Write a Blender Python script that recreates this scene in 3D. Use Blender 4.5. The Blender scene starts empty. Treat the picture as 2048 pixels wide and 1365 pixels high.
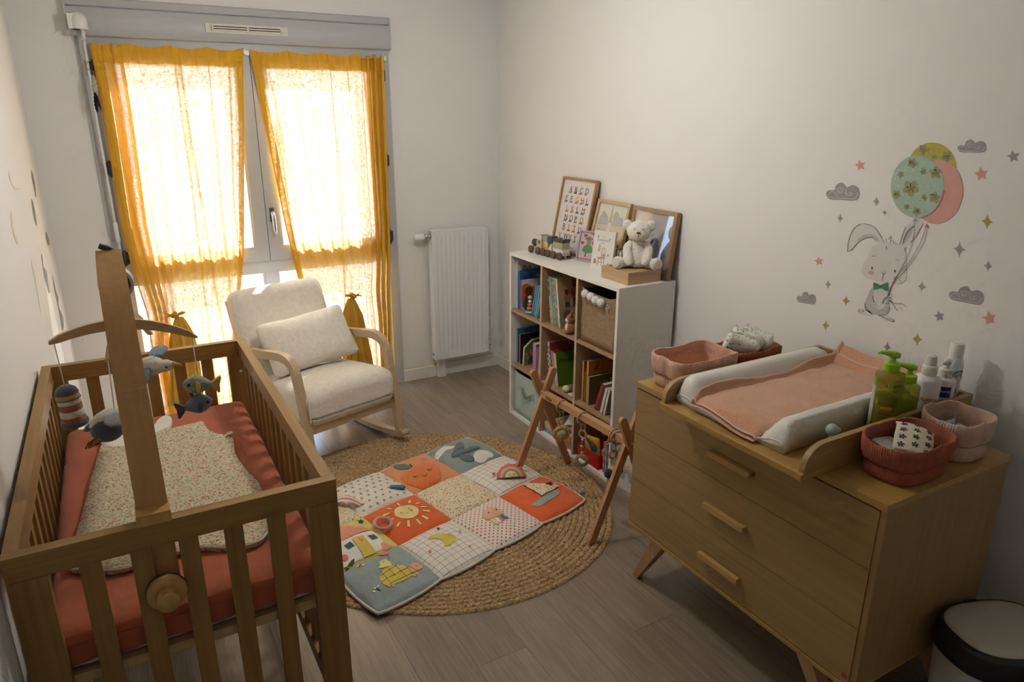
import bpy, bmesh, math, random
from mathutils import Vector, Matrix, Euler, noise
from mathutils.geometry import tessellate_polygon

random.seed(7)
PI = math.pi
scene = bpy.context.scene
COL = scene.collection

# ------------------------------------------------------------------ camera
CAM_F, CAM_YAW, CAM_PITCH, CAM_ROLL = 1403.83, 0.5138, 0.3132, 0.0019
CAM_P = Vector((-2.3666, -4.4054, 1.80))
_fw = Vector((math.sin(CAM_YAW) * math.cos(CAM_PITCH), math.cos(CAM_YAW) * math.cos(CAM_PITCH), -math.sin(CAM_PITCH)))
_r0 = Vector((math.cos(CAM_YAW), -math.sin(CAM_YAW), 0))
_u0 = _r0.cross(_fw)
_r = _r0 * math.cos(CAM_ROLL) + _u0 * math.sin(CAM_ROLL)
_u = -_r0 * math.sin(CAM_ROLL) + _u0 * math.cos(CAM_ROLL)
cd = bpy.data.cameras.new('camera')
cd.sensor_width = 36.0
cd.lens = CAM_F / 2048 * 36.0
cd.clip_start = 0.05
cam = bpy.data.objects.new('camera', cd)
COL.objects.link(cam)
cam.matrix_world = Matrix(((_r.x, _u.x, -_fw.x, CAM_P.x), (_r.y, _u.y, -_fw.y, CAM_P.y), (_r.z, _u.z, -_fw.z, CAM_P.z), (0, 0, 0, 1)))
scene.camera = cam

# ------------------------------------------------------------------ world, sun, exposure
vs = scene.view_settings
vs.view_transform = 'Standard'
vs.look = 'None'
vs.gamma = 1.0
vs.use_curve_mapping = False
vs.exposure = EXPOSURE = 0.95
world = bpy.data.worlds.new('world')
scene.world = world
world.use_nodes = True
_bg = world.node_tree.nodes['Background']
_bg.inputs[0].default_value = (0.62, 0.73, 1.0, 1)
_bg.inputs[1].default_value = 3.3
sd = bpy.data.lights.new('sun', 'SUN')
sd.energy = 17.0
sd.angle = 0.02
sd.color = (1.0, 0.97, 0.93)
sun = bpy.data.objects.new('sun', sd)
COL.objects.link(sun)
sun.rotation_euler = Vector((-0.43, -0.54, -0.65)).to_track_quat('-Z', 'Y').to_euler()
sun.location = (1, 4, 6)
# sampling portal lying in the window opening (adds no light of its own)
pd = bpy.data.lights.new('window_portal', 'AREA')
pd.shape = 'RECTANGLE'
pd.size, pd.size_y = 1.66, 2.2
pd.cycles.is_portal = True
po = bpy.data.objects.new('window_portal', pd)
COL.objects.link(po)
po.location = (-1.578, 0.27, 1.12)
po.rotation_euler = (-PI / 2, 0, 0)
scene.cycles.max_bounces = 6
scene.cycles.diffuse_bounces = 4
scene.cycles.glossy_bounces = 2
scene.cycles.transparent_max_bounces = 12
scene.cycles.use_adaptive_sampling = True
scene.cycles.adaptive_threshold = 0.07
scene.cycles.adaptive_min_samples = 12
scene.cycles.caustics_reflective = False
scene.cycles.caustics_refractive = False
scene.cycles.sample_clamp_indirect = 8.0
scene.cycles.use_denoising = True


# ------------------------------------------------------------------ measuring helpers: a photo pixel to a point on a plane of the room
def ray(u, v):
    return _fw * CAM_F + _r * (u - 1024) + _u * (682.5 - v)


def at_x(u, v, x):
    d = ray(u, v)
    return CAM_P + d * ((x - CAM_P.x) / d.x)


def at_y(u, v, y):
    d = ray(u, v)
    return CAM_P + d * ((y - CAM_P.y) / d.y)


def at_z(u, v, z):
    d = ray(u, v)
    return CAM_P + d * ((z - CAM_P.z) / d.z)


# ------------------------------------------------------------------ colour and material helpers
def lin(c):
    if isinstance(c, str):
        c = c.lstrip('#')
        c = [int(c[i:i + 2], 16) / 255 for i in (0, 2, 4)]
        c = [x / 12.92 if x <= 0.04045 else ((x + 0.055) / 1.055) ** 2.4 for x in c]
    return (c[0], c[1], c[2], 1.0)


def new_mat(name):
    m = bpy.data.materials.new(name)
    m.use_nodes = True
    nt = m.node_tree
    nt.nodes.clear()
    out = nt.nodes.new('ShaderNodeOutputMaterial')
    b = nt.nodes.new('ShaderNodeBsdfPrincipled')
    nt.links.new(b.outputs[0], out.inputs[0])
    return m, nt, b, out


def nd(nt, kind, ins=None, **props):
    n = nt.nodes.new(kind)
    for k, v in props.items():
        setattr(n, k, v)
    for k, v in (ins or {}).items():
        s = n.inputs[k]
        if isinstance(v, bpy.types.NodeSocket):
            nt.links.new(v, s)
        else:
            s.default_value = v
    return n


def ramp(nt, fac, stops, interp='LINEAR'):
    n = nt.nodes.new('ShaderNodeValToRGB')
    nt.links.new(fac, n.inputs[0])
    cr = n.color_ramp
    cr.interpolation = interp
    while len(cr.elements) < len(stops):
        cr.elements.new(0.5)
    for e, (p, c) in zip(cr.elements, stops):
        e.position = p
        e.color = lin(c)
    return n.outputs[0]


def coords(nt, scale=(1, 1, 1), rnd=True):
    tc = nd(nt, 'ShaderNodeTexCoord')
    vec = tc.outputs['Object']
    if rnd:
        oi = nd(nt, 'ShaderNodeObjectInfo')
        mu = nd(nt, 'ShaderNodeMath', {0: oi.outputs['Random'], 1: 37.0}, operation='MULTIPLY')
        vec = nd(nt, 'ShaderNodeVectorMath', {0: vec, 1: mu.outputs[0]}, operation='ADD').outputs[0]
    return nd(nt, 'ShaderNodeMapping', {'Vector': vec, 'Scale': scale}).outputs[0]


def bump(nt, b, height, strength=0.3, dist=0.002):
    n = nd(nt, 'ShaderNodeBump', {'Strength': strength, 'Distance': dist, 'Height': height})
    nt.links.new(n.outputs[0], b.inputs['Normal'])


MATS = {}


def P(name, col, rough=0.5, bs=0, bst=0.3, bd=0.002, var=0.0, vs_=6.0, metal=0.0, sheen=0.0, spec=0.5, coat=0.0, alpha=1.0):
    """plain painted / moulded / cloth surface: one colour with slight variation and a fine relief"""
    if name in MATS:
        return MATS[name]
    m, nt, b, out = new_mat(name)
    c = lin(col)
    b.inputs['Base Color'].default_value = c
    b.inputs['Roughness'].default_value = rough
    b.inputs['Metallic'].default_value = metal
    b.inputs['Specular IOR Level'].default_value = spec
    if coat:
        b.inputs['Coat Weight'].default_value = coat
        b.inputs['Coat Roughness'].default_value = 0.15
    if sheen:
        b.inputs['Sheen Weight'].default_value = sheen
        b.inputs['Sheen Roughness'].default_value = 0.6
    if alpha < 1:
        b.inputs['Alpha'].default_value = alpha
    if bs or var:
        v = coords(nt)
    if var:
        nz = nd(nt, 'ShaderNodeTexNoise', {'Vector': v, 'Scale': vs_, 'Detail': 4.0})
        lo = [max(0, x * (1 - var)) for x in c[:3]]
        hi = [min(1, x * (1 + var)) for x in c[:3]]
        nt.links.new(ramp(nt, nz.outputs[0], [(0.3, lo), (0.7, hi)]), b.inputs['Base Color'])
    if bs:
        nz = nd(nt, 'ShaderNodeTexNoise', {'Vector': v, 'Scale': float(bs), 'Detail': 3.0, 'Roughness': 0.6})
        bump(nt, b, nz.outputs[0], bst, bd)
    MATS[name] = m
    return m


def wood(name, c1, c2, grain='x', rough=0.45, scale=1.0, coat=0.0, contrast=1.0, bst=0.12, knots=True):
    if name in MATS:
        return MATS[name]
    m, nt, b, out = new_mat(name)
    st = {'x': (1.2, 22, 22), 'y': (22, 1.2, 22), 'z': (22, 22, 1.2)}[grain]
    v = coords(nt, tuple(s * scale for s in st))
    n1 = nd(nt, 'ShaderNodeTexNoise', {'Vector': v, 'Scale': 1.0, 'Detail': 5.0, 'Roughness': 0.65, 'Distortion': 0.6})
    v2 = coords(nt, tuple(s * scale * (4.0 if s > 2 else 2.0) for s in st))
    n2 = nd(nt, 'ShaderNodeTexNoise', {'Vector': v2, 'Scale': 1.0, 'Detail': 2.0})
    mx = nd(nt, 'ShaderNodeMath', {0: n1.outputs[0], 1: n2.outputs[0]}, operation='ADD')
    hf = nd(nt, 'ShaderNodeMath', {0: mx.outputs[0], 1: 0.5}, operation='MULTIPLY')
    d = 0.16 / contrast
    col = ramp(nt, hf.outputs[0], [(0.5 - d, c1), (0.5 + d, c2)])
    if knots:
        st3 = {'x': (3.0, 9, 9), 'y': (9, 3.0, 9), 'z': (9, 9, 3.0)}[grain]
        v3 = coords(nt, st3)
        vo = nd(nt, 'ShaderNodeTexVoronoi', {'Vector': v3, 'Scale': 0.45})
        kf = ramp(nt, vo.outputs[0], [(0.0, (1, 1, 1)), (0.06, (0, 0, 0))])
        km = nd(nt, 'ShaderNodeMath', {0: kf, 1: 0.45}, operation='MULTIPLY')
        dk = [x * 0.35 for x in lin(c1)[:3]]
        mixk = nd(nt, 'ShaderNodeMixRGB', {'Fac': km.outputs[0], 'Color1': col, 'Color2': (dk[0], dk[1], dk[2], 1)})
        col = mixk.outputs[0]
    nt.links.new(col, b.inputs['Base Color'])
    b.inputs['Roughness'].default_value = rough
    if coat:
        b.inputs['Coat Weight'].default_value = coat
        b.inputs['Coat Roughness'].default_value = 0.25
    bump(nt, b, n2.outputs[0], bst, 0.001)
    MATS[name] = m
    return m


def fuzzy(name, col, scale=180, strength=0.8, dist=0.004, sheen=0.4, var=0.12):
    return P(name, col, 0.95, bs=scale, bst=strength, bd=dist, var=var, vs_=scale * 0.35, sheen=sheen, spec=0.15)


def cloth(name, col, scale=350, strength=0.35, var=0.06, sheen=0.15):
    return P(name, col, 0.9, bs=scale, bst=strength, bd=0.0015, var=var, vs_=14, sheen=sheen, spec=0.2)


def speckle(name, base, spots, scale, bumps=True, size=(0.18, 0.26)):
    """small multi-coloured print: voronoi cells whose random value picks a spot colour"""
    if name in MATS:
        return MATS[name]
    m, nt, b, out = new_mat(name)
    v = coords(nt, (1, 1, 1), False)
    col = None
    basec = lin(base)
    prev = None
    for i, (c, sc, lo) in enumerate(spots):
        vo = nd(nt, 'ShaderNodeTexVoronoi', {'Vector': nd(nt, 'ShaderNodeMapping', {'Vector': v, 'Location': (i * 3.1, i * 1.7, i * 0.9), 'Rotation': (0.3 * i, 0.2 * i, 0.9 * i), 'Scale': (1, 1.25, 1)}).outputs[0], 'Scale': sc * scale})
        f = ramp(nt, vo.outputs['Distance'], [(lo, (1, 1, 1)), (lo + 0.07, (0, 0, 0))])
        mix = nd(nt, 'ShaderNodeMixRGB', {'Fac': f, 'Color2': lin(c)})
        if prev is None:
            mix.inputs['Color1'].default_value = basec
        else:
            nt.links.new(prev, mix.inputs['Color1'])
        prev = mix.outputs[0]
    nt.links.new(prev, b.inputs['Base Color'])
    b.inputs['Roughness'].default_value = 0.9
    b.inputs['Specular IOR Level'].default_value = 0.2
    if bumps:
        nz = nd(nt, 'ShaderNodeTexNoise', {'Vector': v, 'Scale': 300.0})
        bump(nt, b, nz.outputs[0], 0.2, 0.001)
    MATS[name] = m
    return m


# ------------------------------------------------------------------ mesh helpers
def link(o, parent=None):
    COL.objects.link(o)
    if parent is not None:
        o.parent = parent
    return o


def fin(name, bm, mat, parent=None, bevel=0.0, smooth=True, seg=2, loc=None, rot=None, recalc=True, ang=0.6):
    if bevel:
        es = [e for e in bm.edges if len(e.link_faces) == 2 and e.calc_face_angle(0) > ang]
        bmesh.ops.bevel(bm, geom=es, offset=bevel, segments=seg, affect='EDGES', profile=0.6, clamp_overlap=True)
    if recalc:
        bmesh.ops.recalc_face_normals(bm, faces=bm.faces[:])
    me = bpy.data.meshes.new(name)
    bm.to_mesh(me)
    bm.free()
    if smooth:
        me.polygons.foreach_set('use_smooth', [True] * len(me.polygons))
        if bevel or smooth == 'auto':
            try:
                me.set_sharp_from_angle(angle=math.radians(50))
            except Exception:
                pass
    me.materials.append(mat)
    o = bpy.data.objects.new(name, me)
    link(o, parent)
    if loc is not None:
        o.location = loc
    if rot is not None:
        o.rotation_euler = rot
    return o


def thing(name, label, cat, loc=(0, 0, 0), rz=0.0, group=None, rot=None):
    o = bpy.data.objects.new(name, None)
    o.empty_display_size = 0.05
    COL.objects.link(o)
    o.location = loc
    o.rotation_euler = rot if rot is not None else (0, 0, rz)
    o['label'] = label
    o['category'] = cat
    if group:
        o['group'] = group
    return o


def tag(o, label, cat, group=None):
    o['label'] = label
    o['category'] = cat
    if group:
        o['group'] = group
    return o


def struct(o, label=None, cat=None):
    o['kind'] = 'structure'
    if label:
        o['label'] = label
    if cat:
        o['category'] = cat
    return o


def nb():
    return bmesh.new()


def box(bm, x0, x1, y0, y1, z0, z1, M=None):
    vs_ = [bm.verts.new(p) for p in ((x0, y0, z0), (x1, y0, z0), (x1, y1, z0), (x0, y1, z0), (x0, y0, z1), (x1, y0, z1), (x1, y1, z1), (x0, y1, z1))]
    for f in ((0, 3, 2, 1), (4, 5, 6, 7), (0, 1, 5, 4), (1, 2, 6, 5), (2, 3, 7, 6), (3, 0, 4, 7)):
        bm.faces.new([vs_[i] for i in f])
    if M is not None:
        for v in vs_:
            v.co = M @ v.co
    return bm


def bx(*a, M=None):
    return box(bmesh.new(), *a, M=M)


def loft(bm, rings, cap0=True, cap1=True, closed=True):
    """skin a list of equally long point loops"""
    rows = [[bm.verts.new(p) for p in r] for r in rings]
    n = len(rows[0])
    for a, b in zip(rows, rows[1:]):
        for i in range(n if closed else n - 1):
            j = (i + 1) % n
            bm.faces.new((a[i], a[j], b[j], b[i]))
    if closed and cap0:
        bm.faces.new(rows[0][::-1])
    if closed and cap1:
        bm.faces.new(rows[-1])
    return bm


def lathe(bm, prof, n=24, cap0=True, cap1=True, c=(0, 0, 0)):
    return loft(bm, [[(c[0] + r * math.cos(2 * PI * i / n), c[1] + r * math.sin(2 * PI * i / n), c[2] + z) for i in range(n)] for r, z in prof], cap0, cap1)


def frame_of(t, ref=Vector((0, 0, 1))):
    t = t.normalized()
    if abs(t.dot(ref)) > 0.95:
        ref = Vector((0, 1, 0))
    a = ref.cross(t).normalized()
    return a, t.cross(a)


def tube(bm, pts, rad, n=10, cap=True, ref=None, shape=None):
    """swept section along pts; shape = list of (a, b) section points, else a circle"""
    pts = [Vector(p) for p in pts]
    rings = []
    N = len(pts)
    a = None
    for i, p in enumerate(pts):
        t = (pts[min(i + 1, N - 1)] - pts[max(i - 1, 0)])
        if ref is not None:
            a, b = frame_of(t, Vector(ref))
        elif a is None:
            a, b = frame_of(t)
        else:
            t = t.normalized()
            a = (a - t * a.dot(t)).normalized()
            b = t.cross(a)
        if isinstance(rad, (list, tuple)):
            q_ = i * (len(rad) - 1) / (N - 1)
            k_ = min(int(q_), len(rad) - 2)
            r = rad[k_] + (rad[k_ + 1] - rad[k_]) * (q_ - k_)
        else:
            r = rad
        if shape:
            rings.append([p + a * (r * s) + b * (r * q) for s, q in shape])
        else:
            rings.append([p + a * (r * math.cos(2 * PI * k / n)) + b * (r * math.sin(2 * PI * k / n)) for k in range(n)])
    return loft(bm, rings, cap, cap)


def ball(bm, c, r, n=14, m=10):
    """ellipsoid; r = radius or three radii"""
    if not isinstance(r, (tuple, list)):
        r = (r, r, r)
    c = Vector(c)
    rings = []
    for j in range(1, m):
        ph = PI * j / m
        rings.append([c + Vector((r[0] * math.sin(ph) * math.cos(2 * PI * i / n), r[1] * math.sin(ph) * math.sin(2 * PI * i / n), -r[2] * math.cos(ph))) for i in range(n)])
    rows = [[bm.verts.new(p) for p in q] for q in rings]
    b0 = bm.verts.new(c - Vector((0, 0, r[2])))
    b1 = bm.verts.new(c + Vector((0, 0, r[2])))
    for a, b in zip(rows, rows[1:]):
        for i in range(n):
            j = (i + 1) % n
            bm.faces.new((a[i], a[j], b[j], b[i]))
    for i in range(n):
        j = (i + 1) % n
        bm.faces.new((b0, rows[0][j], rows[0][i]))
        bm.faces.new((b1, rows[-1][i], rows[-1][j]))
    return bm


def torus(bm, c, R, r, axis='z', n=28, m=10, M=None):
    rings = []
    vs_ = []
    for i in range(n):
        t = 2 * PI * i / n
        row = []
        for j in range(m):
            p = 2 * PI * j / m
            q = Vector(((R + r * math.cos(p)) * math.cos(t), (R + r * math.cos(p)) * math.sin(t), r * math.sin(p)))
            if axis == 'x':
                q = Vector((q.z, q.x, q.y))
            elif axis == 'y':
                q = Vector((q.x, q.z, q.y))
            if M is not None:
                q = M @ q
            row.append(bm.verts.new(Vector(c) + q))
        vs_.append(row)
    for i in range(n):
        for j in range(m):
            bm.faces.new((vs_[i][j], vs_[(i + 1) % n][j], vs_[(i + 1) % n][(j + 1) % m], vs_[i][(j + 1) % m]))
    return bm


def rbox(bm, sx, sy, sz, r, n=12, puff=0.0, c=(0, 0, 0), fn=None):
    """soft cushion: rounded box of full size sx, sy, sz; fn(x, y, z) may move each point afterwards"""
    t = bmesh.new()
    bmesh.ops.create_cube(t, size=2.0)
    bmesh.ops.subdivide_edges(t, edges=t.edges[:], cuts=n, use_grid_fill=True)
    h = (sx / 2, sy / 2, sz / 2)
    for v in t.verts:
        p = [v.co[i] * h[i] for i in range(3)]
        # concentrate points near the edges
        q = [math.copysign(min(abs(p[i]), h[i] - r) if h[i] > r else 0.0, p[i]) for i in range(3)]
        d = Vector([(p[i] - q[i]) for i in range(3)])
        if d.length > 1e-9:
            d = d.normalized() * r
        w = Vector(q) + d
        fx, fy = w.x / h[0], w.y / h[1]
        w.z += math.copysign(1, w.z) * puff * max(0, 1 - fx * fx) * max(0, 1 - fy * fy) * (abs(w.z) / h[2])
        if fn:
            w = Vector(fn(w.x, w.y, w.z))
        v.co = w + Vector(c)
    me = bpy.data.meshes.new('t')
    t.to_mesh(me)
    t.free()
    bm.from_mesh(me)
    bpy.data.meshes.remove(me)
    return bm


def gridsurf(bm, nu, nv, f, thick=0.0, closed_u=False):
    """surface f(u, v) over the unit square"""
    rows = [[bm.verts.new(f(i / nu, j / nv)) for i in range(nu + (0 if closed_u else 1))] for j in range(nv + 1)]
    n = len(rows[0])
    for a, b in zip(rows, rows[1:]):
        for i in range(n if closed_u else n - 1):
            k = (i + 1) % n
            bm.faces.new((a[i], a[k], b[k], b[i]))
    return bm


def poly(bm, pts, cuts=0, fmap=None):
    """flat outline filled with triangles; fmap(x, y) -> 3D point"""
    t = bmesh.new()
    vs_ = [t.verts.new((p[0], p[1], 0)) for p in pts]
    for tri in tessellate_polygon([[Vector((p[0], p[1], 0)) for p in pts]]):
        try:
            t.faces.new([vs_[i] for i in tri])
        except ValueError:
            pass
    for _ in range(cuts):
        bmesh.ops.subdivide_edges(t, edges=t.edges[:], cuts=1, use_grid_fill=True)
        bmesh.ops.triangulate(t, faces=t.faces[:])
    off = {}
    for v in t.verts:
        off[v] = bm.verts.new(fmap(v.co.x, v.co.y) if fmap else v.co)
    for f in t.faces:
        bm.faces.new([off[v] for v in f.verts])
    t.free()
    return bm


def prism(bm, pts, d0, d1, fmap):
    """outline pts extruded between depths d0 and d1; fmap(x, y, d) -> 3D"""
    a = [bm.verts.new(fmap(p[0], p[1], d0)) for p in pts]
    b = [bm.verts.new(fmap(p[0], p[1], d1)) for p in pts]
    n = len(pts)
    for tri in tessellate_polygon([[Vector((p[0], p[1], 0)) for p in pts]]):
        bm.faces.new([a[i] for i in tri])
        bm.faces.new([b[i] for i in tri][::-1])
    for i in range(n):
        j = (i + 1) % n
        bm.faces.new((a[i], a[j], b[j], b[i]))
    return bm


def ell(cx, cy, rx, ry, n=28, a0=0.0, a1=2 * PI, rot=0.0):
    full = abs(a1 - a0 - 2 * PI) < 1e-6
    out = []
    for i in range(n if full else n + 1):
        t = a0 + (a1 - a0) * i / n
        x, y = rx * math.cos(t), ry * math.sin(t)
        out.append((cx + x * math.cos(rot) - y * math.sin(rot), cy + x * math.sin(rot) + y * math.cos(rot)))
    return out


def star(cx, cy, R, r, n=5, rot=-PI / 2, sx=1.0):
    return [(cx + sx * (R if i % 2 == 0 else r) * math.cos(rot + PI * i / n), cy + (R if i % 2 == 0 else r) * math.sin(rot + PI * i / n)) for i in range(2 * n)]


def stroke(pts, w, taper=False):
    """ribbon outline along a 2D polyline"""
    P2 = [Vector((p[0], p[1])) for p in pts]
    L, R_ = [], []
    N = len(P2)
    for i, p in enumerate(P2):
        t = (P2[min(i + 1, N - 1)] - P2[max(i - 1, 0)])
        t = t.normalized() if t.length > 1e-9 else Vector((1, 0))
        nrm = Vector((-t.y, t.x))
        ww = w * (math.sin(PI * (i + 0.4) / (N - 0.2)) if taper else 1.0) / 2
        L.append(tuple(p + nrm * ww))
        R_.append(tuple(p - nrm * ww))
    return L + R_[::-1]


def smooth2(pts, k=4, closed=False):
    """Catmull-Rom through 2D or 3D points"""
    P2 = [Vector(p) for p in pts]
    n = len(P2)
    out = []
    rng = range(n) if closed else range(n - 1)
    for i in rng:
        p0 = P2[(i - 1) % n] if (closed or i > 0) else P2[i]
        p1, p2 = P2[i], P2[(i + 1) % n]
        p3 = P2[(i + 2) % n] if (closed or i + 2 < n) else p2
        for j in range(k):
            t = j / k
            out.append(0.5 * ((2 * p1) + (p2 - p0) * t + (2 * p0 - 5 * p1 + 4 * p2 - p3) * t * t + (3 * p1 - p0 - 3 * p2 + p3) * t ** 3))
    if not closed:
        out.append(P2[-1])
    return [tuple(p) for p in out]


def lerp(a, b, t):
    return a + (b - a) * t


def interp(tab, z):
    """piecewise linear table [(z, x), ...] sorted by falling z"""
    if z >= tab[0][0]:
        return tab[0][1]
    for (z0, x0), (z1, x1) in zip(tab, tab[1:]):
        if z >= z1:
            return lerp(x0, x1, (z0 - z) / (z0 - z1))
    return tab[-1][1]


def text(name, s, size, mat, parent, M, align='LEFT', ext=0.0002, shear=0.0, space=1.0):
    cu = bpy.data.curves.new(name, 'FONT')
    cu.body = s
    cu.size = size
    cu.align_x = align
    cu.extrude = ext
    cu.shear = shear
    cu.space_character = space
    cu.resolution_u = 3
    cu.materials.append(mat)
    t = bpy.data.objects.new(name, cu)
    me = bpy.data.meshes.new_from_object(t)
    bpy.data.objects.remove(t)
    bpy.data.curves.remove(cu)
    o = bpy.data.objects.new(name, me)
    link(o, parent)
    o.matrix_local = M
    return o


def basis(o, ex, ey):
    """matrix whose local x runs along ex and local y along ey, at o"""
    ex = Vector(ex).normalized()
    ey = Vector(ey)
    ey = (ey - ex * ey.dot(ex)).normalized()
    ez = ex.cross(ey)
    o = Vector(o)
    return Matrix(((ex.x, ey.x, ez.x, o.x), (ex.y, ey.y, ez.y, o.y), (ex.z, ey.z, ez.z, o.z), (0, 0, 0, 1)))


def dup(root, loc=None, rz=None, label=None, group=None):
    r = root.copy()
    COL.objects.link(r)
    if loc is not None:
        r.location = loc
    if rz is not None:
        r.rotation_euler = (0, 0, rz)
    if label:
        r['label'] = label
    if group:
        r['group'] = group
    for ch in list(root.children):
        c = ch.copy()
        COL.objects.link(c)
        c.parent = r
        for g in list(ch.children):
            d = g.copy()
            COL.objects.link(d)
            d.parent = c
    return r


# ================================================================== THE SETTING
XL, YF, ZC = -2.672, -4.98, 2.52          # wall beside the crib, wall behind the camera, ceiling
WX0, WX1, WZ1 = -2.405, -0.757, 2.335     # window opening
M_wall = P('wall_paint', (0.82, 0.812, 0.795), 0.85)
M_trim = P('white_trim', (0.80, 0.79, 0.76), 0.45)
M_grey = P('window_grey', (0.50, 0.505, 0.52), 0.42)
M_black = P('black_rubber', (0.02, 0.02, 0.022), 0.6)
M_steel = P('steel', (0.55, 0.54, 0.52), 0.3, metal=1.0)
M_dark = P('dark_grey_plastic', (0.05, 0.052, 0.06), 0.5)
M_whitepl = P('white_plastic', (0.82, 0.82, 0.80), 0.35)


def floor_mat():
    m, nt, b, out = new_mat('oak_laminate')
    v = coords(nt, (16, 1.1, 10))
    n1 = nd(nt, 'ShaderNodeTexNoise', {'Vector': v, 'Scale': 1.0, 'Detail': 6.0, 'Roughness': 0.7, 'Distortion': 0.8})
    v2 = coords(nt, (130, 5, 10))
    n2 = nd(nt, 'ShaderNodeTexNoise', {'Vector': v2, 'Scale': 1.0, 'Detail': 2.0})
    mx = nd(nt, 'ShaderNodeMath', {0: n1.outputs[0], 1: n2.outputs[0]}, operation='ADD')
    hf = nd(nt, 'ShaderNodeMath', {0: mx.outputs[0], 1: 0.5}, operation='MULTIPLY')
    col = ramp(nt, hf.outputs[0], [(0.30, (0.215, 0.162, 0.114)), (0.52, (0.28, 0.22, 0.162)), (0.72, (0.345, 0.28, 0.212))])
    oi = nd(nt, 'ShaderNodeObjectInfo')
    tone = nd(nt, 'ShaderNodeMapRange', {'Value': oi.outputs['Random'], 'To Min': 0.90, 'To Max': 1.08})
    hs = nd(nt, 'ShaderNodeHueSaturation', {'Color': col, 'Value': tone.outputs[0]})
    v3 = coords(nt, (9, 3, 5))
    vo = nd(nt, 'ShaderNodeTexVoronoi', {'Vector': v3, 'Scale': 0.5})
    kf = ramp(nt, vo.outputs[0], [(0.0, (1, 1, 1)), (0.07, (0, 0, 0))])
    km = nd(nt, 'ShaderNodeMath', {0: kf, 1: 0.4}, operation='MULTIPLY')
    mk = nd(nt, 'ShaderNodeMixRGB', {'Fac': km.outputs[0], 'Color1': hs.outputs[0], 'Color2': (0.10, 0.07, 0.05, 1)})
    nt.links.new(mk.outputs[0], b.inputs['Base Color'])
    b.inputs['Roughness'].default_value = 0.27
    b.inputs['Specular IOR Level'].default_value = 0.75
    return m


M_floor = floor_mat()
fl = fin('floor', bx(XL - 0.15, 0.15, YF - 0.15, 0.25, -0.12, -0.0105), P('floor_underlay', (0.12, 0.09, 0.07), 0.8), smooth=False)
struct(fl, 'greige oak laminate floor laid in long planks', 'floor')
PW, PL = 0.193, 1.285
pm = None
row = 0
x = XL
while x < -0.001:
    w = min(PW, -x)
    y = YF - (row * 0.47) % PL
    while y < 0.0:
        a, b_ = max(y, YF), min(y + PL, 0.0)
        if b_ - a > 0.02:
            full = abs(b_ - a - PL) < 1e-6 and abs(w - PW) < 1e-6
            if full and pm:
                o = bpy.data.objects.new('plank', pm)
                link(o, fl)
            else:
                o = fin('plank', bx(-w / 2 + 0.0004, w / 2 - 0.0004, -(b_ - a) / 2 + 0.0004, (b_ - a) / 2 - 0.0004, -0.0105, 0.0), M_floor, fl, bevel=0.0009, seg=1)
                if full:
                    pm = o.data
            o.location = (x + w / 2, (a + b_) / 2, 0)
        y += PL
    x += PW
    row += 1

# walls
bm = nb()
T = 0.26
box(bm, XL - 0.1, WX0, 0, T, 0, ZC)
box(bm, WX1, 0.1, 0, T, 0, ZC)
box(bm, WX0, WX1, 0, T, WZ1, ZC)
box(bm, WX0, WX1, 0.02, T, -0.1, 0.03)
struct(fin('wall_back', bm, M_wall, smooth=False), 'cream painted wall around the tall window', 'wall')
struct(fin('wall_right', bx(0, 0.1, YF - 0.1, 0, 0, ZC), M_wall, smooth=False), 'cream painted wall behind the cube shelf and dresser', 'wall')
struct(fin('wall_left', bx(XL - 0.1, XL, YF - 0.1, 0, 0, ZC), M_wall, smooth=False), 'cream painted wall beside the crib', 'wall')
struct(fin('wall_front', bx(XL, 0, YF - 0.1, YF, 0, ZC), M_wall, smooth=False), 'cream painted wall opposite the window', 'wall')
struct(fin('ceiling', bx(XL - 0.1, 0.1, YF - 0.1, T, ZC, ZC + 0.1), P('ceiling_paint', (0.82, 0.81, 0.79), 0.9), smooth=False), 'white painted ceiling', 'ceiling')


def baseboard(name, a, b, nrm, label):
    """skirting from a to b, standing off the wall along nrm"""
    a, b, nrm = Vector(a), Vector(b), Vector(nrm)
    prof = [(0, 0), (0.012, 0), (0.012, 0.080), (0.009, 0.0862), (0, 0.0862)]
    bm_ = nb()
    loft(bm_, [[a + nrm * s + Vector((0, 0, z)) for s, z in prof], [b + nrm * s + Vector((0, 0, z)) for s, z in prof]])
    o = struct(fin(name, bm_, M_trim, smooth=False), label, 'baseboard')
    bm_ = nb()
    loft(bm_, [[q + nrm * s + Vector((0, 0, z)) for s, z in ((0, 0.0862), (0.0085, 0.0862), (0, 0.0905))] for q in (a, b)])
    fin('sealant_bead', bm_, P('aged_sealant', (0.62, 0.50, 0.30), 0.6), o, smooth=False)


baseboard('baseboard_back', (WX1, 0, 0), (0, 0, 0), (0, -1, 0), 'white skirting board under the radiator')
baseboard('baseboard_right', (0, 0, 0), (0, YF, 0), (-1, 0, 0), 'white skirting board behind the furniture')
baseboard('baseboard_left', (XL, 0, 0), (XL, YF, 0), (1, 0, 0), 'white skirting board beside the crib')

# ------------------------------------------------------------------ ground outside
og = fin('ground_outside', bx(-40, 40, 0.6, 60, -3.2, -3.0), P('pale_paving', (0.55, 0.53, 0.50), 0.9, var=0.15, vs_=0.6), smooth=False)
struct(og, 'sunlit pale paving outside the window', 'ground')

# ------------------------------------------------------------------ window
win = bpy.data.objects.new('window_1', None)
COL.objects.link(win)
win.location = (0, 0, 0)
struct(win, 'tall grey two-leaf window with low fixed panes', 'window')


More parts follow.
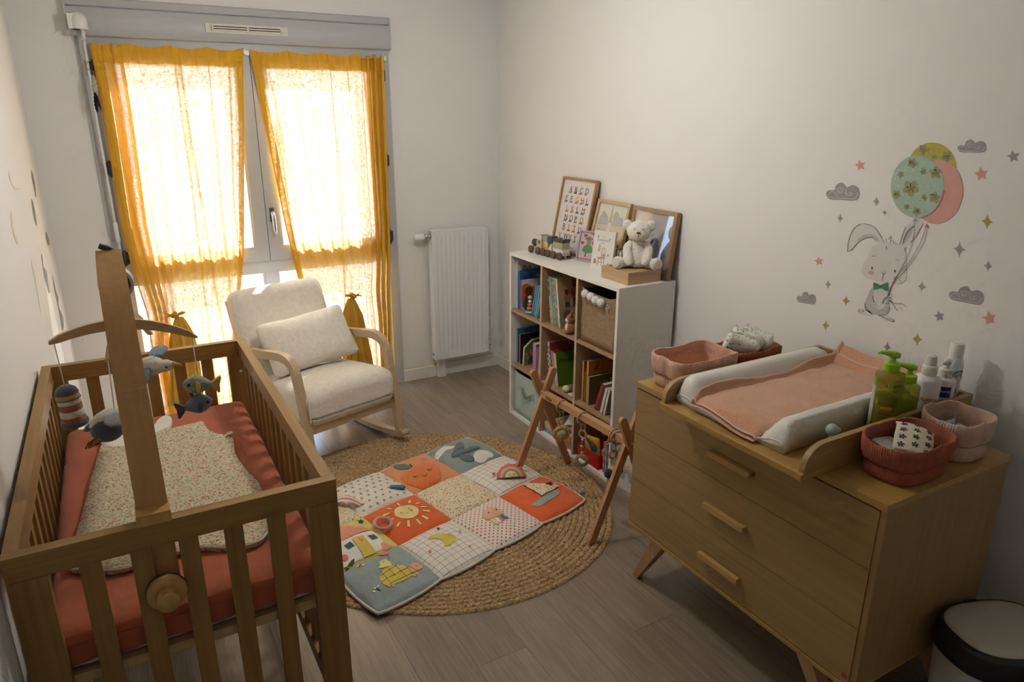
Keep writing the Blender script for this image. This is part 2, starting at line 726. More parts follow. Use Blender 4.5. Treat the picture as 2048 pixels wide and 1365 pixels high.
def glass_mat():
    m, nt, b, out = new_mat('window_glass')
    nt.nodes.remove(b)
    tr = nd(nt, 'ShaderNodeBsdfTransparent', {'Color': (0.93, 0.96, 0.97, 1)})
    gl = nd(nt, 'ShaderNodeBsdfGlossy', {'Roughness': 0.02})
    lw = nd(nt, 'ShaderNodeLayerWeight', {'Blend': 0.5})
    pw_ = nd(nt, 'ShaderNodeMath', {0: lw.outputs['Facing'], 1: 5.0}, operation='POWER')
    fr = nd(nt, 'ShaderNodeMapRange', {'Value': pw_.outputs[0], 'To Min': 0.03, 'To Max': 0.8})
    mx = nd(nt, 'ShaderNodeMixShader', {0: fr.outputs[0], 1: tr.outputs[0], 2: gl.outputs[0]})
    nt.links.new(mx.outputs[0], out.inputs[0])
    return m


M_glass = glass_mat()
FY0, FY1 = -0.012, 0.075
Z_T0, Z_T1 = 0.885, 0.950        # transom
XM = -1.578                      # meeting stiles
bm = nb()
box(bm, WX0, WX0 + 0.065, FY0, FY1, 0.0, 2.17)
box(bm, WX1 - 0.065, WX1, FY0, FY1, 0.0, 2.17)
box(bm, WX0 + 0.065, WX1 - 0.065, FY0, FY1, 2.115, 2.17)
box(bm, WX0 + 0.065, WX1 - 0.065, FY0, FY1, 0.0, 0.075)
fin('outer_frame', bm, M_grey, win, bevel=0.003)
fin('transom', bx(WX0 + 0.065, WX1 - 0.065, FY0, FY1, Z_T0, Z_T1), M_grey, win, bevel=0.003)
fin('mullion', bx(XM - 0.035, XM + 0.035, FY0 + 0.004, FY1, 0.075, Z_T0), M_grey, win, bevel=0.003)


def rect_frame(bm_, x0, x1, z0, z1, w, y0, y1):
    box(bm_, x0, x0 + w, y0, y1, z0, z1)
    box(bm_, x1 - w, x1, y0, y1, z0, z1)
    box(bm_, x0 + w, x1 - w, y0, y1, z0, z0 + w)
    box(bm_, x0 + w, x1 - w, y0, y1, z1 - w, z1)


for (x0, x1, hx) in ((WX0 + 0.058, XM - 0.002, WX0 + 0.058), (XM + 0.002, WX1 - 0.058, WX1 - 0.058)):
    bm = nb()
    rect_frame(bm, x0, x1, 0.952, 2.125, 0.074, -0.032, 0.045)
    s = fin('sash', bm, M_grey, win, bevel=0.004)
    bm = nb()
    rect_frame(bm, x0 + 0.074, x1 - 0.074, 1.026, 2.051, 0.012, -0.024, 0.0)
    fin('glazing_bead', bm, M_grey, s, bevel=0.002)
    fin('pane', bx(x0 + 0.07, x1 - 0.07, 0.008, 0.014, 1.022, 2.055), M_glass, s, smooth=False)
    for hz in (2.02, 1.52, 1.04):
        bm = nb()
        lathe(bm, [(0.006, -0.042), (0.009, -0.036), (0.009, 0.036), (0.006, 0.042)], 12, c=(hx, -0.04, hz))
        box(bm, hx - 0.02, hx + 0.02, -0.038, -0.028, hz - 0.032, hz + 0.032)
        fin('hinge', bm, M_dark, s, smooth='auto')
    if hx > XM:
        hb = nb()
        box(hb, XM + 0.022, XM + 0.046, -0.040, -0.031, 1.185, 1.265)
        ho = fin('handle', hb, P('handle_plate', (0.10, 0.10, 0.11), 0.4), s, bevel=0.006)
        hb = nb()
        tube(hb, smooth2([(XM + 0.034, -0.036, 1.235), (XM + 0.034, -0.062, 1.236), (XM + 0.035, -0.072, 1.22), (XM + 0.037, -0.072, 1.17), (XM + 0.04, -0.068, 1.115)], 5), [0.011, 0.011, 0.0115, 0.011, 0.010, 0.006], 12)
        fin('lever', hb, P('satin_chrome', (0.72, 0.72, 0.73), 0.28, metal=0.9), ho)
for (x0, x1) in ((WX0 + 0.065, XM - 0.035), (XM + 0.035, WX1 - 0.065)):
    bm = nb()
    rect_frame(bm, x0, x1, 0.075, Z_T0, 0.014, -0.004, 0.02)
    fin('lower_glazing_bead', bm, M_grey, win, bevel=0.002)
    fin('lower_pane', bx(x0, x1, 0.022, 0.028, 0.075, Z_T0), M_glass, win, smooth=False)
# rolled-up shutter slats' bottom rail and outside sill
fin('outside_sill', bx(WX0, WX1, 0.075, 0.33, -0.02, 0.03), P('grey_stone', (0.45, 0.45, 0.46), 0.7), win, bevel=0.004)

# roller shutter box with air vent
sb = thing('roller_shutter_box', 'long grey roller shutter box above the yellow curtains', 'shutter box')
HX0, HX1 = -2.425, -0.755
bm = nb()
loft(bm, [[(xx, -0.036, 2.168), (xx, -0.043, 2.176), (xx, -0.043, 2.298), (xx, -0.036, 2.304), (xx, 0.0, 2.304), (xx, 0.0, 2.168)] for xx in (HX0, HX1)])
fin('case', bm, M_grey, sb, bevel=0.002)
bm = nb()
loft(bm, [[(xx, -0.036, 2.306), (xx, -0.041, 2.312), (xx, -0.034, 2.342), (xx, 0.0, 2.352), (xx, 0.0, 2.306)] for xx in (HX0, HX1)])
fin('upper_lid', bm, M_grey, sb, bevel=0.002)
fin('end_cap', bx(HX1 - 0.004, HX1 + 0.006, -0.046, 0, 2.166, 2.345), M_grey, sb, bevel=0.002)
fin('end_cap', bx(HX0 - 0.006, HX0 + 0.004, -0.046, 0, 2.166, 2.345), M_grey, sb, bevel=0.002)
vx0, vx1, vz0, vz1 = -1.79, -1.36, 2.212, 2.258
M_vent = P('cream_vent_plastic', (0.66, 0.64, 0.54), 0.45)
bm = nb()
box(bm, vx0, vx1, -0.050, -0.043, vz0, vz1)
ve = fin('air_vent', bm, M_vent, sb, bevel=0.002)
ve['label'] = 'cream slotted air vent'
bm = nb()
box(bm, vx0 + 0.04, vx1 - 0.04, -0.0506, -0.047, vz0 + 0.012, vz1 - 0.008)
fin('dark_slot', bm, M_black, ve, smooth=False)
for k in range(3):
    zz = vz0 + 0.0115 + k * 0.0115
    fin('slat', bx(vx0 + 0.03, vx1 - 0.03, -0.060, -0.049, zz, zz + 0.0065), M_vent, ve, bevel=0.001)
for xx in (vx0 + 0.03, (vx0 + vx1) / 2 - 0.003, vx1 - 0.04):
    fin('vent_rib', bx(xx, xx + 0.008, -0.058, -0.049, vz0 + 0.008, vz1 - 0.006), M_vent, ve, bevel=0.001)

# crank of the shutter
ck = thing('shutter_crank', 'white shutter crank rod hanging down the window frame', 'crank')
gx = -2.375
bm = nb()
lathe(bm, [(0.0, 0.048), (0.020, 0.044), (0.034, 0.030), (0.040, 0.008), (0.040, -0.026), (0.036, -0.032), (0, -0.032)][::-1], 20, False, False, c=(gx, -0.072, 2.225))
box(bm, gx - 0.046, gx, -0.10, -0.046, 2.193, 2.262)
fin('gear_cap', bm, M_whitepl, ck, bevel=0.004)
bm = nb()
tube(bm, [(gx + 0.012, -0.075, 2.195), (gx + 0.011, -0.074, 2.165), (gx + 0.010, -0.070, 2.145)], 0.0085, 10)
torus(bm, (gx + 0.013, -0.075, 2.175), 0.0085, 0.0022, 'z', 14, 6)
torus(bm, (gx + 0.0105, -0.072, 2.155), 0.0085, 0.0022, 'z', 14, 6)
fin('universal_joint', bm, M_whitepl, ck)
bm = nb()
tube(bm, [(gx + 0.010, -0.070, 2.145), (gx + 0.006, -0.052, 1.75), (gx + 0.009, -0.050, 1.24), (gx + 0.012, -0.050, 1.0)], 0.006, 10)
fin('rod', bm, M_whitepl, ck)
bm = nb()
lathe(bm, [(0.007, 0), (0.011, 0.005), (0.0115, 0.10), (0.008, 0.11)], 12, c=(gx + 0.0095, -0.050, 1.13))
fin('grip', bm, M_whitepl, ck)

# ------------------------------------------------------------------ curtains
def curtain_mat():
    m, nt, b, out = new_mat('sheer_mustard_linen')
    nt.nodes.remove(b)
    v = coords(nt, (1, 1, 1), False)
    df = nd(nt, 'ShaderNodeBsdfDiffuse', {'Color': lin((0.86, 0.47, 0.045))})
    tl = nd(nt, 'ShaderNodeBsdfTranslucent', {'Color': lin((0.93, 0.76, 0.46))})
    tp = nd(nt, 'ShaderNodeBsdfTransparent', {'Color': (1.0, 0.97, 0.90, 1)})
    # woven threads
    va = nd(nt, 'ShaderNodeMapping', {'Vector': v, 'Scale': (430, 60, 45)}).outputs[0]
    vb = nd(nt, 'ShaderNodeMapping', {'Vector': v, 'Scale': (45, 60, 430)}).outputs[0]
    na = nd(nt, 'ShaderNodeTexNoise', {'Vector': va, 'Scale': 1.0, 'Detail': 0.0})
    nb_ = nd(nt, 'ShaderNodeTexNoise', {'Vector': vb, 'Scale': 1.0, 'Detail': 0.0})
    ml = nd(nt, 'ShaderNodeMath', {0: na.outputs[0], 1: nb_.outputs[0]}, operation='ADD')
    # long soft creases where the cloth lies double
    vc = nd(nt, 'ShaderNodeMapping', {'Vector': v, 'Scale': (7.5, 2, 0.30)}).outputs[0]
    nc = nd(nt, 'ShaderNodeTexNoise', {'Vector': vc, 'Scale': 1.0, 'Detail': 0.0, 'Distortion': 0.25})
    ce = nd(nt, 'ShaderNodeMath', {0: nd(nt, 'ShaderNodeMath', {0: nc.outputs[0], 1: 0.5}, operation='SUBTRACT').outputs[0]}, operation='ABSOLUTE')
    cr_ = nd(nt, 'ShaderNodeMapRange', {'Value': ce.outputs[0], 'From Min': 0.0, 'From Max': 0.030, 'To Min': 0.22, 'To Max': 1.0})
    mr = nd(nt, 'ShaderNodeMapRange', {'Value': ml.outputs[0], 'From Min': 0.72, 'From Max': 1.28, 'To Min': 0.01, 'To Max': 0.11})
    tf = nd(nt, 'ShaderNodeMath', {0: mr.outputs[0], 1: cr_.outputs[0]}, operation='MULTIPLY')
    th = nd(nt, 'ShaderNodeMapRange', {'Value': ml.outputs[0], 'From Min': 0.72, 'From Max': 1.28, 'To Min': 0.10, 'To Max': 0.38})
    tm = nd(nt, 'ShaderNodeMath', {0: th.outputs[0], 1: cr_.outputs[0]}, operation='MULTIPLY')
    m1 = nd(nt, 'ShaderNodeMixShader', {0: tm.outputs[0], 1: df.outputs[0], 2: tl.outputs[0]})
    m2 = nd(nt, 'ShaderNodeMixShader', {0: tf.outputs[0], 1: m1.outputs[0], 2: tp.outputs[0]})
    nt.links.new(m2.outputs[0], out.inputs[0])
    return m


M_curtain = curtain_mat()
M_gather = cloth('gathered_mustard_linen', (0.60, 0.33, 0.035), 300, 0.3)


def curtain(label, xl, xr, dense, knot, ztop, seed, tail_w):
    """dense: which side the cloth is bunched on (0 = small x, 1 = large x)"""
    root = thing('curtain', label, 'curtain', group='mustard curtains on the window leaves')
    kx, kz = knot
    zbot = 0.10

    def surf(u, v, off=0.0):
        z = lerp(ztop, zbot, v)
        a, b = interp(xl, z), interp(xr, z)
        q = 1 - u if dense else u
        # bunch a third of the cloth into the outer seventh of the width
        if q < 0.36:
            t = q / 0.36 * 0.17
            dn = 1.0
        else:
            t = 0.17 + (q - 0.36) / 0.64 * 0.83
            dn = max(0.0, 1 - (q - 0.36) / 0.05)
        if dense:
            t = 1 - t
        w = b - a
        x = a + w * t
        soft = min(1.0, v * 6 + 0.12)
        ph = seed * 2.1
        fold = math.sin(2 * PI * q * 9.2 + ph + 0.9 * math.sin(2.2 * v + seed))
        y = -0.060 + 0.007 * soft * fold * (1 - dn) + 0.004 * math.sin(2 * PI * q * 23 + ph + 3 * v)
        y += dn * 0.022 * math.sin(2 * PI * q / 0.36 * 3.0 + ph)
        x += dn * 0.018 * math.cos(2 * PI * q / 0.36 * 3.0 + ph) * (1 if q < 0.36 else 0.4)
        y += 0.010 * noise.noise(Vector((x * 5, z * 1.2, seed))) * soft
        # hooks: the top edge sags between them
        z -= 0.016 * abs(math.sin(PI * u * 5.0)) ** 0.7 * max(0, 1 - v * 14)
        # drawn towards the knot
        dx, dz = x - kx, z - kz
        d = math.hypot(dx, dz)
        an = math.atan2(dz, dx)
        pull = math.exp(-(d / 0.16) ** 2)
        y += -0.030 * pull + 0.012 * math.sin(an * 9) * math.exp(-((d - 0.09) / 0.08) ** 2)
        if dz > 0:
            y += 0.006 * math.sin(dx * 160) * math.exp(-(dx / 0.07) ** 2) * math.exp(-dz / 0.5)
        x -= dx * 0.35 * pull
        return Vector((x, y - off, z))

    bm_ = nb()
    gridsurf(bm_, 190, 110, lambda u, v: surf(u, v))
    fin('cloth', bm_, M_curtain, root, recalc=False)
    hb_ = 0.094 / (ztop - zbot)
    bm_ = nb()
    gridsurf(bm_, 190, 6, lambda u, v: surf(u, v * hb_, 0.0025))
    fin('heading_band', bm_, M_curtain, root, recalc=False)
    for (u0, u1) in (((0.0, 0.022), (0.965, 1.0)) if dense == 0 else ((0.0, 0.045), (0.978, 1.0))):
        bm_ = nb()
        gridsurf(bm_, 4, 110, lambda u, v: surf(lerp(u0, u1, u), v, 0.003))
        fin('side_hem', bm_, M_curtain, root, recalc=False)
    # gathered tail tied in front of the cloth
    bm_ = nb()

    def tail(u, v):
        an = 2 * PI * u
        L = 0.52
        w = lerp(0.018, tail_w * 0.62, min(1, v * 4.5) ** 0.8) + tail_w * 0.38 * v
        pl = 1 + (0.12 + 0.16 * min(1, v * 3)) * math.sin(an * 8 + seed + 0.5 * math.sin(4 * v)) + 0.10 * math.sin(an * 15 + 2 * v)
        sw = 0.02 * math.sin(2.5 * v + seed)
        return Vector((kx + sw + w * pl * math.cos(an), -0.150 + w * 0.55 * pl * math.sin(an), kz - 0.005 - L * v))
    gridsurf(bm_, 112, 26, tail, closed_u=True)
    fin('gathered_tail', bm_, M_gather, root, recalc=False)
    bm_ = nb()

    def ruff(u, v):
        an = 2 * PI * u
        r = lerp(0.016, 0.045, v) * (1 + 0.25 * math.sin(an * 9 + seed))
        return Vector((kx + r * math.cos(an), -0.150 + r * 0.6 * math.sin(an), kz + 0.004 + 0.022 * v * (0.6 + 0.4 * math.sin(an * 5))))
    gridsurf(bm_, 90, 4, ruff, closed_u=True)
    fin('ruffle', bm_, M_gather, root, recalc=False)
    bm_ = nb()
    torus(bm_, (kx, -0.150, kz), 0.017, 0.004, 'z', 24, 8)
    fin('tie', bm_, cloth('mustard_cord', (0.45, 0.24, 0.04)), root)
    # wire hooks and slim rod
    bm_ = nb()
    xa, xb = interp(xl, ztop), interp(xr, ztop)
    tube(bm_, [(xa - 0.012, -0.048, ztop - 0.022), (xb + 0.012, -0.048, ztop - 0.022)], 0.005, 10)
    rod = fin('curtain_rod', bm_, M_whitepl)
    tag(rod, 'slim white rod carrying the curtain ' + ('beside the crib' if dense == 0 else 'nearest the radiator'), 'curtain rod')
    for xx in (xa - 0.010, xb + 0.010):
        bm_ = nb()
        box(bm_, xx - 0.007, xx + 0.007, -0.056, -0.030, ztop - 0.034, ztop - 0.010)
        fin('bracket', bm_, M_whitepl, rod, bevel=0.002)
    return root


curtain('mustard sheer linen curtain nearest the crib, its lower part gathered in a tail',
        [(2.142, -2.328), (1.83, -2.320), (1.22, -2.324), (0.92, -2.300), (0.1, -2.27)],
        [(2.142, -1.612), (1.74, -1.65), (1.04, -1.727), (0.47, -1.84), (0.1, -1.86)], 0, (-2.150, 0.705), 2.142, 1.3, 0.075)
curtain('mustard sheer linen curtain nearest the radiator, its tail hanging behind the armchair',
        [(2.139, -1.579), (1.6, -1.524), (1.165, -1.481), (0.775, -1.428), (0.1, -1.36)],
        [(2.139, -0.806), (1.12, -0.824), (0.31, -0.857), (0.1, -0.86)], 1, (-1.120, 0.690), 2.139, 4.2, 0.082)

# feather charm on the hinge
fc = thing('feather_charm', 'small charm with white and dark feathers on the window hinge', 'charm')
p0 = at_y(183, 118, -0.07)
p1 = at_y(184, 145, -0.10)
bm = nb()
tube(bm, smooth2([p0, at_y(173, 128, -0.10), at_y(174, 138, -0.11), at_y(186, 143, -0.11), at_y(188, 152, -0.11)], 5), 0.0018, 6)
fin('cord', bm, P('tan_cord', (0.45, 0.30, 0.12), 0.8), fc)


def feather(name, a, b, w, mat):
    a, b = Vector(a), Vector(b)
    ax = (b - a)
    sd_ = ax.cross(Vector((0, 1, 0))).normalized()
    bm_ = nb()
    n = 14
    rows = []
    for i in range(n + 1):
        t = i / n
        ww = w * math.sin(PI * min(1, t * 0.92 + 0.05)) ** 0.6 * (0.9 + 0.2 * math.sin(i * 2.4))
        c_ = a + ax * t
        rows.append([c_ + sd_ * ww * s + Vector((0, 0.006 * (1 - s * s) * -1, -abs(s) * ww * 0.5)) for s in (-1, -0.5, 0, 0.5, 1)])
    loft(bm_, rows, closed=False)
    bmesh.ops.solidify(bm_, geom=bm_.faces[:], thickness=0.0015)
    fin(name, bm_, mat, fc)


feather('white_feather', at_y(186, 150, -0.11), at_y(192, 195, -0.11), 0.014, fuzzy('white_down', (0.75, 0.74, 0.70), 200))
feather('dark_feather', at_y(189, 185, -0.112), at_y(194, 224, -0.112), 0.009, P('dark_down', (0.03, 0.03, 0.035), 0.8))
feather('dark_feather', at_y(191, 185, -0.115), at_y(202, 219, -0.115), 0.006, P('dark_down', (0.03, 0.03, 0.035), 0.8))

# ------------------------------------------------------------------ radiator
rd = thing('radiator', 'tall white ribbed panel radiator with a thermostat valve', 'radiator', (-0.34, -0.06, 0))
M_rad = P('radiator_enamel', (0.80, 0.80, 0.80), 0.35)
rw, rz0, rz1 = 0.206, 0.152, 1.056
bm = nb()


def rad_front(u, v):
    xx = lerp(-rw + 0.006, rw - 0.006, u)
    zz = lerp(rz0 + 0.004, rz1 - 0.006, v)
    e = min(1.0, max(0.0, (min(v, 1 - v) - 0.035) / 0.012))
    k = (xx + rw - 0.03) / 0.0333
    f = k - math.floor(k)
    g = 0.0
    if 0 <= k < 11.2:
        g = 1.0 if f > 0.32 else max(0.0, abs(f - 0.16) / 0.16) ** 2
        dep = 0.007 * (1 - g)
    else:
        dep = 0
    return Vector((xx, -0.042 + dep * e, zz))


gridsurf(bm, 124, 60, rad_front)
fin('front_panel', bm, M_rad, rd, recalc=False)
fin('back_panel', bx(-rw + 0.004, rw - 0.004, 0.012, 0.020, rz0 + 0.01, rz1 - 0.01), M_rad, rd, bevel=0.002)
for s in (-1, 1):
    fin('side_cover', bx(s * rw - 0.004 if s < 0 else rw - 0.006, -rw + 0.006 if s < 0 else rw + 0.004, -0.0425, 0.022, rz0, rz1), M_rad, rd, bevel=0.002)
bm = nb()
box(bm, -rw, rw, -0.0425, 0.022, rz1 - 0.006, rz1 + 0.002)
fin('top_grille', bm, M_rad, rd, bevel=0.002)
fin('bottom_edge', bx(-rw + 0.004, rw - 0.004, -0.0425, 0.020, rz0, rz0 + 0.005), M_rad, rd, bevel=0.001)
bm = nb()
tube(bm, [(-rw, -0.015, 1.022), (-rw - 0.05, -0.015, 1.022)], 0.010, 12)
tube(bm, [(-rw - 0.006, -0.015, 1.022), (-rw - 0.016, -0.015, 1.022)], 0.017, 6)
tube(bm, [(-rw - 0.044, -0.015, 1.022), (-rw - 0.052, -0.015, 1.022)], 0.016, 12)
tube(bm, [(-rw - 0.028, -0.015, 1.022), (-rw - 0.028, 0.045, 1.022)], 0.009, 10)
vv = fin('valve', bm, M_steel, rd)
bm = nb()
tube(bm, [(-rw - 0.050, -0.015, 1.022), (-rw - 0.060, -0.015, 1.022), (-rw - 0.088, -0.015, 1.022), (-rw - 0.112, -0.015, 1.022), (-rw - 0.118, -0.015, 1.022)], [0.020, 0.0235, 0.0235, 0.019, 0.014], 20)
fin('thermostat_head', bm, M_whitepl, vv)
bm = nb()
tube(bm, [(rw, -0.015, 0.205), (rw + 0.022, -0.015, 0.205)], 0.012, 6)
tube(bm, [(rw + 0.014, -0.015, 0.205), (rw + 0.014, -0.050, 0.21)], 0.009, 10)
tube(bm, [(rw + 0.02, -0.015, 0.205), (rw + 0.02, 0.045, 0.2)], 0.008, 10)
fin('return_valve', bm, M_steel, rd)
bm = nb()
tube(bm, [(-rw - 0.001, -0.012, 0.192), (-rw - 0.009, -0.012, 0.192)], 0.011, 6)
fin('plug', bm, M_steel, rd)
tag(fin('pipe_duct', bx(-0.505, -0.450, -0.045, -0.012, 0.0, 0.155), M_trim, bevel=0.004), 'white pipe duct between radiator and floor', 'duct')

# ------------------------------------------------------------------ ceiling lamp
LAMP_W = 13.5
lp = thing('ceiling_lamp', 'round white ceiling lamp above the middle of the room', 'lamp', (-1.35, -1.85, ZC))
bm = nb()
lathe(bm, [(0.065, 0), (0.068, -0.012), (0.05, -0.03), (0.02, -0.036)][::-1], 24)
fin('canopy', bm, M_whitepl, lp)
bm = nb()
lathe(bm, [(0.018, -0.09), (0.022, -0.07), (0.022, -0.034)], 16)
fin('socket', bm, M_whitepl, lp)
bm = nb()
ball(bm, (0, 0, -0.115), (0.03, 0.03, 0.035), 16, 10)
em, ent, eb, eo = new_mat('lit_bulb')
eb.inputs['Emission Color'].default_value = (1.0, 0.85, 0.66, 1)
eb.inputs['Emission Strength'].default_value = 20.0
fin('bulb', bm, em, lp)
ld = bpy.data.lights.new('ceiling_lamp_light', 'POINT')
ld.energy = LAMP_W
ld.color = (1.0, 0.975, 0.94)
ld.shadow_soft_size = 0.10
lo = bpy.data.objects.new('ceiling_lamp_light', ld)
link(lo, lp)
lo.location = (0, 0, -0.27)

# ================================================================== CRIB AND BEDDING
CX0, CX1, CY0, CY1, CH = -2.659, -2.002, -2.912, -1.654, 0.976
M_oak = wood('crib_oak', (0.24, 0.125, 0.030), (0.36, 0.205, 0.060), 'x', 0.45, coat=0.05)
M_oak_y = wood('crib_oak_long', (0.24, 0.125, 0.030), (0.36, 0.205, 0.060), 'y', 0.45, coat=0.05)
M_oak_z = wood('crib_oak_upright', (0.235, 0.12, 0.029), (0.35, 0.20, 0.058), 'z', 0.45, coat=0.05)
M_pine = wood('pale_pine', (0.52, 0.36, 0.17), (0.66, 0.48, 0.26), 'x', 0.5)
crib = thing('crib', 'honey oak slatted baby crib against the wall', 'crib', ((CX0 + CX1) / 2, (CY0 + CY1) / 2, 0))
hx, hy = (CX1 - CX0) / 2, (CY1 - CY0) / 2
RT, RH, PWD = 0.028, 0.056, 0.069
for sy in (-1, 1):
    y0, y1 = (-hy, -hy + RT) if sy < 0 else (hy - RT, hy)
    fin('top_rail', bx(-hx, hx, y0, y1, CH - RH, CH), M_oak, crib, bevel=0.003)
    fin('bottom_rail', bx(-hx + PWD, hx - PWD, y0 + 0.002, y1 - 0.002, 0.20, 0.256), M_oak, crib, bevel=0.003)
    for sx in (-1, 1):
        x0, x1 = (-hx, -hx + PWD) if sx < 0 else (hx - PWD, hx)
        fin('post', bx(x0, x1, y0, y1, 0, CH - RH - 0.0008), M_oak_z, crib, bevel=0.003)
    n = 5
    inner = 2 * (hx - PWD)
    gap = (inner - n * 0.040) / (n + 1)
    for k in range(n):
        xx = -hx + PWD + gap + k * (0.040 + gap)
        fin('slat', bx(xx, xx + 0.040, (y0 + y1) / 2 - 0.008, (y0 + y1) / 2 + 0.008, 0.256, CH - RH), M_oak_z, crib, bevel=0.0025)
for sx in (-1, 1):
    x0, x1 = (-hx, -hx + RT) if sx < 0 else (hx - RT, hx)
    fin('side_top_rail', bx(x0, x1, -hy + RT + 0.0006, hy - RT - 0.0006, CH - RH, CH), M_oak_y, crib, bevel=0.003)
    fin('side_bottom_rail', bx(x0, x1, -hy + RT, hy - RT, 0.20, 0.256), M_oak_y, crib, bevel=0.003)
    n = 13
    inner = 2 * (hy - RT)
    gap = (inner - n * 0.034) / (n + 1)
    for k in range(n):
        yy = -hy + RT + gap + k * (0.034 + gap)
        fin('side_slat', bx((x0 + x1) / 2 - 0.007, (x0 + x1) / 2 + 0.007, yy, yy + 0.034, 0.256, CH - RH), M_oak_z, crib, bevel=0.0025)
# slatted base under the mattress
BZ = 0.645
for y0 in (-hy + 0.032, hy - 0.062):
    fin('base_rail', bx(-hx + 0.034, hx - 0.034, y0, y0 + 0.030, BZ - 0.028, BZ - 0.003), M_pine, crib, bevel=0.002)
for k in range(11):
    yy = -hy + 0.10 + k * (2 * hy - 0.24) / 10
    fin('base_slat', bx(-hx + 0.036, hx - 0.036, yy, yy + 0.045, BZ - 0.018, BZ - 0.004), M_pine, crib, bevel=0.002)
for sx in (-1, 1):
    for y0 in (-hy + 0.040, hy - 0.075):
        bm = nb()
        xx = sx * (hx - 0.034)
        prism(bm, [(0, -0.10), (0.03, -0.10), (0.035, -0.05), (0.03, -0.026), (0, -0.026)], min(xx, xx - sx * 0.012), max(xx, xx - sx * 0.012), lambda a, b, d: Vector((d, y0 + a, BZ + b)))
        fin('base_bracket', bm, M_pine, crib, bevel=0.002)
for sy in (-1, 1):
    for sx in (-1, 1):
        bm = nb()
        ball(bm, (sx * (hx - 0.030), sy * (hy - 0.032 - 0.02), CH - 0.115), 0.006, 10, 6)
        fin('screw_cap', bm, M_steel, crib)

# mattress
mt = thing('crib_mattress', 'crib mattress in a terracotta fitted sheet', 'mattress', (crib.location.x, crib.location.y, BZ))
MXH, MYH, MTH = 0.296, 0.597, 0.102
bm = nb()
rbox(bm, 2 * MXH - 0.012, 2 * MYH - 0.012, 0.08, 0.02, 8, c=(0, 0, 0.042))
fin('core', bm, P('mattress_white', (0.75, 0.74, 0.70), 0.9), mt)
bm = nb()


def sheet_fn(x, y, z):
    e = max(abs(x) / MXH, abs(y) / MYH)
    w = 0.004 * noise.noise(Vector((x * 6, y * 6, 1.0))) + 0.003 * noise.noise(Vector((x * 16, y * 3, 4.0)))
    if z > 0.02:
        z += w * 1.3 - 0.004 * max(0, e - 0.85) * 6
        if x > 0.2:
            z -= 0.0035 * (0.5 + 0.5 * math.sin(y * 62)) * min(1, (x - 0.2) / 0.08)
    else:
        x += w * (1 if abs(x) > MXH * 0.9 else 0)
        y += w * 1.6 * (1 if abs(y) > MYH * 0.9 else 0) + (0.002 * math.sin(x * 90) if abs(y) > MYH * 0.9 else 0)
    return (x, y, z)


rbox(bm, 2 * MXH, 2 * MYH, 0.098, 0.030, 40, c=(0, 0, 0.054), fn=sheet_fn)
fin('fitted_sheet', bm, cloth('terracotta_cotton', (0.42, 0.112, 0.052), 260, 0.25, 0.08), mt)

# sleeping bag
BAGZ = BZ + 0.113


def zp3(x, y):
    q = at_z(x * 0.5236, 650 + y * 0.5236, BAGZ)
    return (q.x, q.y)


bag_out = [(393, 470), (440, 478), (520, 462), (600, 425), (690, 398), (770, 376), (784, 392), (800, 412), (838, 426), (884, 428), (894, 462), (900, 500), (922, 540), (948, 572), (975, 598), (990, 615), (1010, 670),
           (1036, 735), (1032, 780), (1000, 828), (950, 848), (880, 860), (790, 856), (720, 864), (640, 884), (560, 906), (500, 932), (440, 945), (370, 948), (305, 942), (262, 930), (290, 830), (302, 780), (326, 700), (345, 620), (362, 560), (380, 500)]
collar = [(378, 428), (384, 404), (405, 400), (440, 408), (490, 420), (540, 415), (585, 398), (604, 372), (628, 356), (650, 356), (658, 370), (652, 392), (628, 408), (600, 425), (520, 464), (440, 480), (398, 474)]
bag = thing('baby_sleeping_bag', 'floral print baby sleeping bag with cream collar laid in the crib', 'sleeping bag', (crib.location.x, crib.location.y, BAGZ))
M_flo = speckle('ditsy_floral', (0.56, 0.49, 0.34), [((0.22, 0.19, 0.09), 1.0, 0.27), ((0.68, 0.62, 0.48), 1.1, 0.24), ((0.42, 0.10, 0.07), 0.62, 0.20), ((0.34, 0.27, 0.12), 0.8, 0.22), ((0.56, 0.17, 0.12), 0.40, 0.17), ((0.66, 0.58, 0.42), 0.9, 0.18)], 120)


def bag_map(lift, amp, edge=None):
    ox, oy = bag.location.x, bag.location.y

    def f(x, y):
        z = amp * noise.noise(Vector((x * 7, y * 7, 2))) + amp * 0.6 * noise.noise(Vector((x * 17, y * 13, 5)))
        return Vector((x - ox, y - oy, lift + z))
    return f


def cloth_poly(pts, cuts, fmap, thick, name, mat, parent):
    bm_ = nb()
    poly(bm_, pts, cuts, fmap)
    bmesh.ops.remove_doubles(bm_, verts=bm_.verts[:], dist=1e-6)
    for f in bm_.faces:
        f.normal_update()
        if f.normal.z < 0:
            f.normal_flip()
    be = [e for e in bm_.edges if e.is_boundary]
    ex = bmesh.ops.extrude_edge_only(bm_, edges=be)
    for v in ex['geom']:
        if isinstance(v, bmesh.types.BMVert):
            v.co.z -= thick
    return fin(name, bm_, mat, parent)


